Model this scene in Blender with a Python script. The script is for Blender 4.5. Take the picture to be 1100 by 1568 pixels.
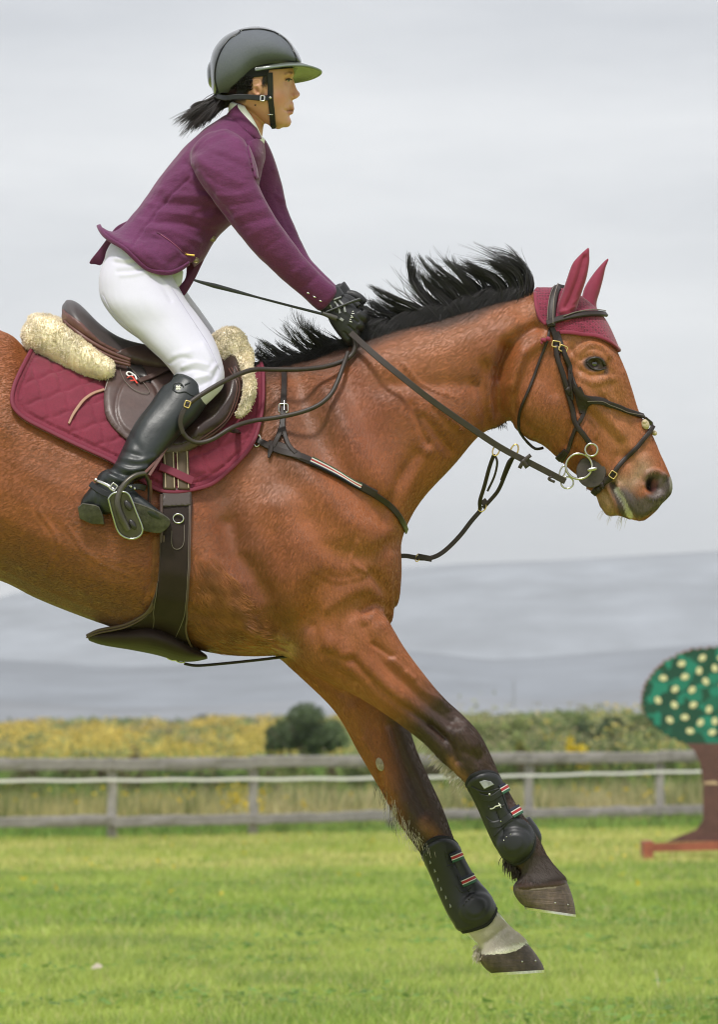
import bpy, math, random
import numpy as np
from mathutils import Vector
from mathutils.bvhtree import BVHTree
for o in list(bpy.data.objects): bpy.data.objects.remove(o)
S = bpy.context.scene
COL = S.collection
R = math.radians
rng = np.random.default_rng(7)
# ---------------------------------------------------------------- camera
HOR, EYE, PX, DIST = 1145.0, 1.35, 600.0, 12.0
cd = bpy.data.cameras.new('camera'); cam = bpy.data.objects.new('camera', cd); COL.objects.link(cam)
cam.location = (0, -DIST, EYE); cam.rotation_euler = (R(90), 0, 0)
cd.sensor_fit = 'HORIZONTAL'; cd.sensor_width = 36.0
cd.lens = 36.0 * DIST / (1100 / PX)
cd.shift_y = (HOR - 784) / 1100.0
cd.clip_start = 0.5; cd.clip_end = 30000
cd.dof.use_dof = True; cd.dof.focus_distance = DIST - 0.15; cd.dof.aperture_fstop = cd.lens / 1000 / 0.018 
S.camera = cam
# ---------------------------------------------------------------- sky + sun
HAZE = 1.5e-4
SUN_EL, SUN_AZ = 63, 196      # azimuth the light comes from, degrees clockwise from +Y
w = bpy.data.worlds.new('World'); S.world = w; w.use_nodes = True
nt = w.node_tree; nt.nodes.clear()
def nn(nt, t, **kw):
    n = nt.nodes.new(t)
    for k, v in kw.items(): setattr(n, k, v)
    return n
wo = nn(nt, 'ShaderNodeOutputWorld')
sky = nn(nt, 'ShaderNodeTexSky', sky_type='NISHITA', sun_disc=False, sun_elevation=R(SUN_EL), sun_rotation=R(SUN_AZ))
bg = nn(nt, 'ShaderNodeBackground'); bg.inputs[1].default_value = 0.111
tc = nn(nt, 'ShaderNodeTexCoord'); mp = nn(nt, 'ShaderNodeMapping'); mp.inputs['Scale'].default_value = (2.2, 2.2, 11.0)
mp.inputs['Location'].default_value = (0.3, 0.1, 0.55)
nz = nn(nt, 'ShaderNodeTexNoise'); nz.inputs['Scale'].default_value = 2.3; nz.inputs['Detail'].default_value = 7; nz.inputs['Roughness'].default_value = 0.55
cr = nn(nt, 'ShaderNodeValToRGB'); cr.color_ramp.elements[0].position = 0.32; cr.color_ramp.elements[1].position = 0.68
cr.color_ramp.elements[0].color = (6.1, 6.25, 6.5, 1); cr.color_ramp.elements[1].color = (8.6, 8.65, 8.7, 1)
sx = nn(nt, 'ShaderNodeSeparateXYZ'); rr = nn(nt, 'ShaderNodeValToRGB')
e = rr.color_ramp.elements   # cloud deck: pale towards the horizon, slightly denser higher up
e[0].position = 0.0; e[0].color = (0.90, 0.905, 0.92, 1)
e[1].position = 0.9; e[1].color = (1.2, 1.2, 1.2, 1)
for p, c in ((0.03, (1.12, 1.125, 1.13, 1)), (0.055, (1.04, 1.05, 1.06, 1)), (0.095, (1.06, 1.065, 1.07, 1)), (0.122, (1.12, 1.12, 1.12, 1)), (0.152, (0.90, 0.91, 0.93, 1)), (0.3, (1.0, 1.0, 1.01, 1))):
    n_ = e.new(p); n_.color = c
mu = nn(nt, 'ShaderNodeMixRGB', blend_type='MULTIPLY'); mu.inputs[0].default_value = 1
mx = nn(nt, 'ShaderNodeMixRGB'); mx.inputs[0].default_value = 0.93
L = nt.links.new
L(tc.outputs['Generated'], mp.inputs[0]); L(mp.outputs[0], nz.inputs[0]); L(nz.outputs[0], cr.inputs[0])
L(tc.outputs['Generated'], sx.inputs[0]); L(sx.outputs[2], rr.inputs[0])
L(cr.outputs[0], mu.inputs[1]); L(rr.outputs[0], mu.inputs[2])
L(sky.outputs[0], mx.inputs[1]); L(mu.outputs[0], mx.inputs[2]); L(mx.outputs[0], bg.inputs[0]); L(bg.outputs[0], wo.inputs[0])
sd = bpy.data.lights.new('sun', 'SUN'); sd.energy = 2.9; sd.angle = R(9); sd.color = (1.0, 0.965, 0.91)
sun = bpy.data.objects.new('sun', sd); COL.objects.link(sun)
az, el = R(SUN_AZ), R(SUN_EL)
dv = Vector((math.sin(az) * math.cos(el), math.cos(az) * math.cos(el), math.sin(el)))
sun.rotation_euler = dv.to_track_quat('Z', 'Y').to_euler(); sun.location = (0, -6, 12)
S.view_settings.view_transform = 'Standard'; S.view_settings.look = 'None'; S.view_settings.gamma = 1; S.view_settings.exposure = 0.06
S.render.engine = 'CYCLES'
S.cycles.pixel_filter_type = 'BLACKMAN_HARRIS'; S.cycles.filter_width = 1.15
# ---------------------------------------------------------------- helpers
D0 = DIST * PX
def at(px, py, w=0.0):
    """place at photo column px, row py, w pixels (1/600 m) nearer than the horse's middle plane"""
    px = np.asarray(px, float); py = np.asarray(py, float); w = np.asarray(w, float)
    s = (D0 - w) / D0
    return np.stack([(px - 550) / PX * s, -w / PX * np.ones_like(px), EYE + (HOR - py) / PX * s], -1)
def inv(V):
    w = -V[:, 1] * PX; s = (D0 - w) / D0
    return V[:, 0] * PX / s + 550, HOR - (V[:, 2] - EYE) * PX / s, w
def catmull(P, n):
    """P (k,m) -> smooth interpolation with n samples per span"""
    P = np.asarray(P, float); k = len(P)
    if k < 3:
        t = np.linspace(0, 1, n + 1)[:, None]; return P[0] * (1 - t) + P[-1] * t
    E = np.vstack([2 * P[0] - P[1], P, 2 * P[-1] - P[-2]]); out = []
    for i in range(k - 1):
        a, b, c, d = E[i:i + 4]
        t = np.linspace(0, 1, n, endpoint=False)[:, None]
        out.append(0.5 * (2 * b + (c - a) * t + (2 * a - 5 * b + 4 * c - d) * t ** 2 + (3 * b - a - 3 * c + d) * t ** 3))
    out.append(P[-1:]); return np.vstack(out)
def mesh_obj(name, V, F, mat=None, parent=None, smooth=True, col=None, link=True, tile=None):
    me = bpy.data.meshes.new(name); V = np.asarray(V, float)
    if isinstance(F, np.ndarray):
        k = F.shape[1]; n = len(F)
        me.vertices.add(len(V)); me.vertices.foreach_set('co', V.astype(np.float32).ravel())
        me.loops.add(n * k); me.loops.foreach_set('vertex_index', F.astype(np.int32).ravel())
        me.polygons.add(n); me.polygons.foreach_set('loop_start', np.arange(0, n * k, k, dtype=np.int32))
        me.update(calc_edges=True)
    else:
        me.from_pydata([tuple(v) for v in V], [], [tuple(int(i) for i in f) for f in F]); me.update()
    if smooth: me.polygons.foreach_set('use_smooth', np.ones(len(me.polygons), bool))
    if col is not None:
        a = me.color_attributes.new('Col', 'FLOAT_COLOR', 'POINT')
        a.data.foreach_set('color', np.hstack([col, np.ones((len(V), 1))]).astype(np.float32).ravel())
    if mat: me.materials.append(mat)
    o = bpy.data.objects.new(name, me)
    if link: COL.objects.link(o)
    if parent: o.parent = parent; o.matrix_parent_inverse = parent.matrix_world.inverted() if False else o.matrix_parent_inverse
    return o
def tag(o, label=None, cat=None, group=None, kind=None):
    if label: o['label'] = label
    if cat: o['category'] = cat
    if group: o['group'] = group
    if kind: o['kind'] = kind
    return o
def empty(name, label, cat, group=None):
    o = bpy.data.objects.new(name, None); COL.objects.link(o); o.empty_display_size = 0.1
    return tag(o, label, cat, group)
class MB:
    """collects shapes, links them as one mesh"""
    def __init__(s): s.V = []; s.F = []; s.n = 0
    def add(s, V, F):
        s.V.append(np.asarray(V, float)); s.F += [tuple(int(i) + s.n for i in f) for f in F]; s.n += len(V)
    def build(s, name, mat=None, parent=None, smooth=True, col=None):
        o = mesh_obj(name, np.vstack(s.V), s.F, mat, parent, smooth, col)
        if smooth and name != 'tmp': o.data.set_sharp_from_angle(angle=R(38))
        return o
def grid_faces(r, c, closed_c=True, off=0):
    F = []
    for i in range(r - 1):
        for j in range(c if closed_c else c - 1):
            F.append((off + i * c + j, off + i * c + (j + 1) % c, off + (i + 1) * c + (j + 1) % c, off + (i + 1) * c + j))
    return F
def loft(st, n=6, seg=28, cap=0.35):
    """st rows: ax, ay, bx, by, half width, centre depth, skew, exponent"""
    st = [tuple(r) + (0, 2.2)[len(r) - 6:] if len(r) < 8 else tuple(r) for r in st]
    T = catmull(st, n)
    # rounded ends
    def capped(r, d):
        out = []
        c = (r[:2] + r[2:4]) / 2
        for a in (0.45, 0.8, 1.0):
            q = r.copy(); k = math.sqrt(max(0.02, 1 - a * a)); sh = d * a * cap * np.linalg.norm(r[:2] - r[2:4]) / 2
            q[:2] = c + (r[:2] - c) * k + sh; q[2:4] = c + (r[2:4] - c) * k + sh; q[4] = r[4] * k; out.append(q)
        return out
    c0, c1 = (T[0, :2] + T[0, 2:4]) / 2, (T[1, :2] + T[1, 2:4]) / 2; d0 = (c0 - c1) / (np.linalg.norm(c0 - c1) + 1e-9)
    c2, c3 = (T[-1, :2] + T[-1, 2:4]) / 2, (T[-2, :2] + T[-2, 2:4]) / 2; d1 = (c2 - c3) / (np.linalg.norm(c2 - c3) + 1e-9)
    T = np.vstack([capped(T[0], d0)[::-1], T, capped(T[-1], d1)])
    th = np.linspace(0, 2 * math.pi, seg, endpoint=False); V = []
    for r in T:
        n_ = max(1.6, r[7]); c, s = np.cos(th), np.sin(th)
        c_ = np.sign(c) * np.abs(c) ** (2 / n_); s_ = np.sign(s) * np.abs(s) ** (2 / n_)
        cx, cy = (r[0] + r[2]) / 2, (r[1] + r[3]) / 2
        wd = r[4] * s_ * (1 - r[6] * c_)       # skew > 0: wider towards B
        V.append(at(cx + (r[0] - cx) * c_, cy + (r[1] - cy) * c_, r[5] + wd))
    k = len(T); F = grid_faces(k, seg)
    F.append(tuple(range(seg))[::-1]); F.append(tuple((k - 1) * seg + i for i in range(seg)))
    return np.vstack(V), F
def ball(px, py, w, rx, ry, rw, ang=0, seg=20):
    V = []; a = R(ang)
    for i in range(1, seg // 2):
        ph = math.pi * i / (seg // 2)
        for j in range(seg):
            t = 2 * math.pi * j / seg
            x, y, z = rx * math.cos(ph), ry * math.sin(ph) * math.cos(t), rw * math.sin(ph) * math.sin(t)
            V.append((px + x * math.cos(a) - y * math.sin(a), py + x * math.sin(a) + y * math.cos(a), w + z))
    k = len(V) // seg; F = grid_faces(k, seg); V.append((px + rx * math.cos(a), py + rx * math.sin(a), w)); V.append((px - rx * math.cos(a), py - rx * math.sin(a), w))
    for j in range(seg):
        F.append((len(V) - 2, (j + 1) % seg, j)); F.append((len(V) - 1, (k - 1) * seg + j, (k - 1) * seg + (j + 1) % seg))
    V = np.array(V); return at(V[:, 0], V[:, 1], V[:, 2]), F
def tri_arrays(me):
    me.calc_loop_triangles(); n = len(me.vertices); V = np.empty(n * 3); me.vertices.foreach_get('co', V)
    t = np.empty(len(me.loop_triangles) * 3, np.int32); me.loop_triangles.foreach_get('vertices', t)
    return V.reshape(-1, 3), t.reshape(-1, 3)
def lap(V, F, it, lam=0.5, wt=None, taubin=True):
    k = F.shape[1]; a = np.concatenate([F[:, i] for i in range(k)]); b = np.concatenate([F[:, (i + 1) % k] for i in range(k)])
    n = len(V); cnt = np.bincount(a, minlength=n) + np.bincount(b, minlength=n); cnt = np.maximum(cnt, 1)
    V = V.copy(); W = 1.0 if wt is None else wt[:, None]
    for i in range(it):
        l = lam if (not taubin or i % 2 == 0) else -lam * 0.92
        d = np.stack([np.bincount(a, V[b, c], n) + np.bincount(b, V[a, c], n) for c in range(3)], 1) / cnt[:, None] - V
        V += l * d * W
    return V
def normals(V, F):
    a, b, c = V[F[:, 0]], V[F[:, 1]], V[F[:, 2]]
    fn = np.cross(b - a, c - a)
    if F.shape[1] == 4: fn = np.cross(c - a, V[F[:, 3]] - b)
    N = np.zeros_like(V)
    for i in range(F.shape[1]):
        for c_ in range(3): N[:, c_] += np.bincount(F[:, i], fn[:, c_], len(V))
    return N / (np.linalg.norm(N, axis=1, keepdims=True) + 1e-12)
def fuse(parts, voxel, it=8, soft=4):
    """union of closed shapes -> (V, quads) on a voxel skin, then smoothed"""
    m = MB()
    for V, F in parts: m.add(V, F)
    o = m.build('tmp'); md = o.modifiers.new('r', 'REMESH'); md.mode = 'VOXEL'; md.voxel_size = voxel; md.adaptivity = 0
    dg = bpy.context.evaluated_depsgraph_get(); ev = o.evaluated_get(dg); me = ev.to_mesh()
    n = len(me.vertices); V = np.empty(n * 3); me.vertices.foreach_get('co', V); V = V.reshape(-1, 3)
    tot = np.empty(len(me.polygons), np.int32); me.polygons.foreach_get('loop_total', tot)
    li = np.empty(len(me.loops), np.int32); me.loops.foreach_get('vertex_index', li)
    if (tot == 4).all(): F = li.reshape(-1, 4).copy()
    else:
        me.calc_loop_triangles(); t = np.empty(len(me.loop_triangles) * 3, np.int32); me.loop_triangles.foreach_get('vertices', t); F = t.reshape(-1, 3)
    ev.to_mesh_clear(); md_ = o.data; bpy.data.objects.remove(o); bpy.data.meshes.remove(md_)
    V = lap(V, F, soft, 0.5, taubin=False); V = lap(V, F, it * 2, 0.6)
    return V, F
def segdist(px, py, pts):
    """distance to a polyline and fraction along it"""
    pts = np.asarray(pts, float); best = np.full(len(px), 1e9)
    if len(pts) == 1: return np.hypot(px - pts[0, 0], py - pts[0, 1])
    for i in range(len(pts) - 1):
        a, b = pts[i], pts[i + 1]; d = b - a; L2 = (d ** 2).sum() + 1e-9
        t = np.clip(((px - a[0]) * d[0] + (py - a[1]) * d[1]) / L2, 0, 1)
        best = np.minimum(best, np.hypot(px - a[0] - t * d[0], py - a[1] - t * d[1]))
    return best
def relief(V, F, strokes, power=1.0):
    """strokes: (points, radius px, height px, side) bulges (+) and grooves (-) on the surface seen from the side"""
    N = normals(V, F); px, py, w = inv(V); H = np.zeros(len(V)); face = np.clip(np.abs(N[:, 1]) * 1.4, 0, 1)
    for s in strokes:
        pts, r, h = s[:3]; side = s[3] if len(s) > 3 else 0
        pts = catmull(pts, 5) if len(pts) > 2 else pts
        P = np.asarray(pts); m = (px > P[:, 0].min() - 3 * r) & (px < P[:, 0].max() + 3 * r) & (py > P[:, 1].min() - 3 * r) & (py < P[:, 1].max() + 3 * r)
        if side: m &= (w * side > 0) if abs(side) == 1 else m
        i = np.nonzero(m)[0]
        if len(i) == 0: continue
        d = segdist(px[i], py[i], P); H[i] += h * np.exp(-(d / r) ** 2)
    return V + N * (H * face / PX * power)[:, None]
def vnoise(P, scale, seed=0):
    """cheap smooth 3D noise"""
    g = np.random.default_rng(seed); G = g.random((24, 24, 24)); Q = P * scale + 100.0; I = np.floor(Q).astype(int); f = Q - I; f = f * f * (3 - 2 * f); o = 0
    for dx in (0, 1):
        for dy in (0, 1):
            for dz in (0, 1):
                wgt = (f[:, 0] if dx else 1 - f[:, 0]) * (f[:, 1] if dy else 1 - f[:, 1]) * (f[:, 2] if dz else 1 - f[:, 2])
                o = o + wgt * G[(I[:, 0] + dx) % 24, (I[:, 1] + dy) % 24, (I[:, 2] + dz) % 24]
    return o * 2 - 1
def inside(px, py, poly):
    poly = np.asarray(poly); r = np.zeros(len(px), bool); j = len(poly) - 1
    for i in range(len(poly)):
        xi, yi = poly[i]; xj, yj = poly[j]
        c = ((yi > py) != (yj > py)) & (px < (xj - xi) * (py - yi) / (yj - yi + 1e-12) + xi); r ^= c; j = i
    return r
def closest_on(px, py, poly):
    P = np.vstack([poly, poly[:1]]); bd = np.full(len(px), 1e9); bx = px.copy(); by = py.copy()
    for i in range(len(P) - 1):
        a, b = P[i], P[i + 1]; d = b - a; L2 = (d ** 2).sum() + 1e-9
        t = np.clip(((px - a[0]) * d[0] + (py - a[1]) * d[1]) / L2, 0, 1); x, y = a[0] + t * d[0], a[1] + t * d[1]
        q = np.hypot(px - x, py - y); m = q < bd; bd[m] = q[m]; bx[m] = x[m]; by[m] = y[m]
    return bd, bx, by
def peel(V, F, poly, off, thick, side=1, smooth_poly=True, fn=None):
    """cut the piece of a skin that lies inside an outline, lift it off and give it thickness"""
    poly = np.asarray(poly, float)
    if smooth_poly: poly = catmull(np.vstack([poly, poly[:1]]), 6)[:-1]
    px, py, w = inv(V); N = normals(V, F)
    ins = inside(px, py, poly)
    if side == 1: ins &= w > 0
    if side == -1: ins &= w < 0
    if fn is not None: ins &= fn(px, py, w, N)
    fm = ins[F].sum(1) >= F.shape[1] - 1
    f = F[fm]; u, ix = np.unique(f, return_inverse=True); f = ix.reshape(f.shape)
    v = V[u].copy(); n = N[u]
    # boundary vertices snap to the outline
    k = f.shape[1]; e = np.concatenate([np.stack([f[:, i], f[:, (i + 1) % k]], 1) for i in range(k)]); es = np.sort(e, 1)
    key = es[:, 0].astype(np.int64) * len(v) + es[:, 1]; uq, inv_, cnt = np.unique(key, return_inverse=True, return_counts=True)
    be = e[cnt[inv_] == 1]; bv = np.unique(be)
    qx, qy, qw = inv(v); d, bx, by = closest_on(qx[bv], qy[bv], poly); m = (d < 6) & (np.abs(n[bv, 1]) > 0.15)
    q = at(bx[m], by[m], qw[bv][m]); v[bv[m]] = q
    wt = np.ones(len(v)); wt[bv] = 0
    v = lap(v, f, 3, 0.5, wt, taubin=False)
    o = np.asarray(off(v) if callable(off) else np.full(len(v), off)); edge = np.ones(len(v)); 
    outer = v + n * (o / PX)[:, None]; inner = v + n * ((o - thick) / PX)[:, None]
    nv = len(v); faces = [tuple(r) for r in f] + [tuple(r[::-1] + nv) for r in f]
    faces += [(b, a, a + nv, b + nv) for a, b in be]
    return np.vstack([outer, inner]), faces, nv
# ---------------------------------------------------------------- materials
def M(name, base, rough=0.6, metal=0.0, noise=None, bump=None, attr=False, sheen=0, spec=0.5, coat=0, sss=0, var=0.15, extra=None, hairy=None):
    """noise=(scale, amount) colour variation, bump=(scale, strength, dist)"""
    m = bpy.data.materials.new(name); m.use_nodes = True; t = m.node_tree; b = t.nodes['Principled BSDF']
    b.inputs['Roughness'].default_value = rough; b.inputs['Metallic'].default_value = metal; b.inputs['Specular IOR Level'].default_value = spec
    b.inputs['Sheen Weight'].default_value = sheen; b.inputs['Coat Weight'].default_value = coat
    b.inputs['Sheen Roughness'].default_value = 0.4
    if sss: b.inputs['Subsurface Weight'].default_value = sss; b.inputs['Subsurface Radius'].default_value = (0.012, 0.005, 0.003); b.inputs['Subsurface Scale'].default_value = 1
    tc = nn(t, 'ShaderNodeTexCoord'); src = None
    if attr: a = nn(t, 'ShaderNodeAttribute', attribute_name='Col'); src = a.outputs['Color']
    else: c = nn(t, 'ShaderNodeRGB'); c.outputs[0].default_value = (*base, 1); src = c.outputs[0]
    for k, (sc, am) in enumerate([noise] if noise and not isinstance(noise, list) else (noise or [])):
        z = nn(t, 'ShaderNodeTexNoise'); z.inputs['Scale'].default_value = sc; z.inputs['Detail'].default_value = 6; z.inputs['Roughness'].default_value = 0.6
        t.links.new(tc.outputs['Object'], z.inputs[0])
        mr = nn(t, 'ShaderNodeMapRange'); mr.inputs[1].default_value = 0.3; mr.inputs[2].default_value = 0.7; mr.inputs[3].default_value = 1 - am; mr.inputs[4].default_value = 1 + am
        t.links.new(z.outputs[0], mr.inputs[0])
        x = nn(t, 'ShaderNodeVectorMath', operation='SCALE'); t.links.new(src, x.inputs[0]); t.links.new(mr.outputs[0], x.inputs['Scale']); src = x.outputs[0]
    t.links.new(src, b.inputs['Base Color'])
    if bump:
        prev = None
        for bp in (bump if isinstance(bump, list) else [bump]):
            sc, st, ds = bp[:3]
            z = nn(t, 'ShaderNodeTexNoise'); z.inputs['Scale'].default_value = sc; z.inputs['Detail'].default_value = 5; z.inputs['Roughness'].default_value = 0.6
            if len(bp) > 3:
                mpn = nn(t, 'ShaderNodeMapping'); mpn.inputs['Scale'].default_value = bp[3]
                if len(bp) > 4: mpn.inputs['Rotation'].default_value = bp[4]
                t.links.new(tc.outputs['Object'], mpn.inputs[0]); t.links.new(mpn.outputs[0], z.inputs[0])
            else: t.links.new(tc.outputs['Object'], z.inputs[0])
            bn = nn(t, 'ShaderNodeBump'); bn.inputs['Strength'].default_value = st; bn.inputs['Distance'].default_value = ds
            t.links.new(z.outputs[0], bn.inputs['Height'])
            if prev: t.links.new(prev.outputs[0], bn.inputs['Normal'])
            prev = bn
        t.links.new(prev.outputs[0], b.inputs['Normal'])
    if extra: extra(t, b, tc)
    return m
def smoothstep(a, b, x):
    t = np.clip((x - a) / (b - a), 0, 1); return t * t * (3 - 2 * t)
def mixc(C, c, m): return C * (1 - m[:, None]) + np.asarray(c) * m[:, None]
# ================================================================ horse
trunk = loft([
 (-455, 610, -455, 700, 60, 0), (-410, 540, -405, 790, 120, 0), (-310, 488, -300, 850, 150, 0, .1), (-150, 470, -140, 858, 165, 0, .1),
 (0, 506, -10, 886, 172, 0, .12), (48, 538, 60, 918, 178, 0, .15), (130, 560, 165, 958, 180, 0, .22), (250, 575, 262, 985, 168, 0, .3), (350, 576, 350, 1003, 148, 0, .4),
 (410, 560, 440, 1003, 136, 0, .42), (480, 548, 510, 992, 128, 0, .38), (540, 560, 562, 975, 118, 0, .2), (590, 690, 598, 955, 88, 0, .0), (606, 770, 604, 925, 62, 0, 0)])
neck = loft([
 (400, 562, 560, 960, 112, 0, .3), (470, 550, 606, 890, 104, 0, .3), (540, 523, 617, 822, 92, 0, .25), (600, 501, 645, 768, 78, 0, .2),
 (660, 487, 693, 715, 68, 0, .15), (720, 470, 735, 667, 60, 0, .1), (780, 453, 768, 652, 55, 0, .05), (830, 445, 800, 630, 50, 0, 0), (862, 449, 840, 600, 44, 0, 0)])
head = loft([
 (836, 446, 800, 560, 40, 0, 0), (866, 446, 778, 604, 50, 0, 0), (898, 465, 784, 646, 56, 0, 0, 2.5), (924, 492, 806, 669, 58, 0, -.05, 2.6), (944, 534, 832, 682, 58, 0, -.08, 2.7),
 (958, 566, 858, 705, 52, 0, -.05, 2.7), (969, 600, 874, 720, 44, 0, 0, 2.5), (980, 634, 890, 733, 38, 0, 0, 2.4), (1000, 668, 905, 748, 35, 0, 0, 2.4), (1012, 696, 920, 765, 35, 0, 0, 2.3),
 (1023, 720, 928, 783, 36, 0, 0, 2.3), (1030, 741, 948, 789, 35, 0, 0, 2.3), (1027, 757, 968, 796, 31, 0, 0, 2.2), (1012, 773, 984, 797, 20, 0, 0)], cap=.2)
chin = loft([(905, 745, 897, 745, 18, 0), (935, 752, 912, 757, 24, 0), (945, 766, 918, 772, 24, 0), (956, 782, 927, 786, 20, 0)], cap=.4)
cheek_n = ball(832, 615, 38, 52, 40, 24, 62); cheek_f = ball(832, 615, -38, 52, 40, 24, 62)
brow_n = ball(912, 548, 46, 22, 13, 15, 40); brow_f = ball(912, 548, -46, 22, 13, 15, 40)
def leg(rows): return loft(rows, n=6, seg=26, cap=.5)
NW, FW = 62, -62
leg_near = leg([
 (470, 820, 400, 985, 40, 70), (545, 880, 425, 1000, 52, 70), (588, 940, 446, 1010, 56, 68), (618, 990, 476, 1031, 52, NW + 2), (655, 1040, 545, 1065, 44, NW), (676, 1065, 590, 1093, 38, NW), (709, 1095, 645, 1134, 34, NW),
 (735, 1124, 672, 1162, 34, NW), (752, 1156, 693, 1180, 33, NW), (765, 1185, 718, 1205, 28, NW), (780, 1212, 736, 1232, 23, NW), (796, 1240, 748, 1262, 22, NW), (812, 1262, 760, 1290, 25, NW), (828, 1288, 772, 1312, 28, NW), (840, 1312, 790, 1326, 24, NW),
 (852, 1328, 798, 1340, 27, NW), (866, 1344, 787, 1355, 35, NW), (870, 1352, 786, 1361, 37.5, NW)])
hoof_near = loft([(862, 1342, 790, 1354, 32, NW), (868, 1356, 789, 1362, 36, NW), (876, 1384, 800, 1385, 38, NW), (881, 1403, 806, 1393, 38, NW)], cap=.02)
leg_far = leg([
 (500, 900, 415, 1000, 50, -66), (560, 960, 432, 1012, 52, -66), (600, 1040, 470, 1046, 46, FW), (614, 1080, 507, 1082, 42, FW), (628, 1118, 528, 1112, 38, FW), (640, 1153, 547, 1148, 35, FW), (656, 1189, 566, 1180, 33, FW), (673, 1225, 587, 1216, 33, FW),
 (685, 1255, 606, 1252, 32, FW), (696, 1285, 640, 1300, 27, FW), (712, 1318, 664, 1336, 23, FW), (730, 1350, 678, 1368, 22, FW), (748, 1376, 690, 1396, 25, FW), (762, 1394, 704, 1420, 27, FW), (783, 1419, 730, 1444, 24, FW), (797, 1430, 737, 1454, 29, FW), (807, 1441, 735, 1463, 36, FW), (811, 1449, 737, 1469, 38, FW)])
hoof_far = loft([(804, 1440, 737, 1462, 33, FW), (811, 1450, 739, 1468, 36, FW), (824, 1468, 746, 1480, 38, FW), (833, 1485, 753, 1490, 39, FW)], cap=.02)
fc = [ball(548, 930, -40, 66, 50, 62, 75), ball(548, 900, 58, 60, 48, 45, 70)]
def hind(wc, dx, dy):
    r = lambda *a: (a[0] + dx, a[1] + dy, a[2] + dx, a[3] + dy, a[4], wc)
    return leg([r(-180, 560, -400, 600, 60), r(-170, 720, -410, 740, 66), (-150 + dx, 860 + dy, -370 + dx, 820 + dy, 60, wc), r(-230, 930, -390, 880, 46), r(-330, 1000, -430, 950, 34), r(-400, 1065, -480, 1020, 30),
      r(-432, 1100, -500, 1090, 27), r(-440, 1150, -486, 1150, 22), r(-445, 1230, -490, 1235, 22), r(-452, 1270, -505, 1280, 26), r(-470, 1300, -520, 1320, 24), r(-490, 1320, -545, 1350, 30)])
def hind_hoof(wc, dx, dy): return loft([(-490 + dx, 1318 + dy, -548 + dx, 1350 + dy, 32, wc), (-500 + dx, 1380 + dy, -560 + dx, 1385 + dy, 38, wc)], cap=.02)
HH = ((80, 0, 0), (-80, -60, -40))
HV, HF = fuse([trunk, neck, head, chin, cheek_n, cheek_f, brow_n, brow_f, leg_near, leg_far, hind(*HH[0]), hind(*HH[1])] + fc, 0.0042, it=6, soft=5)
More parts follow.
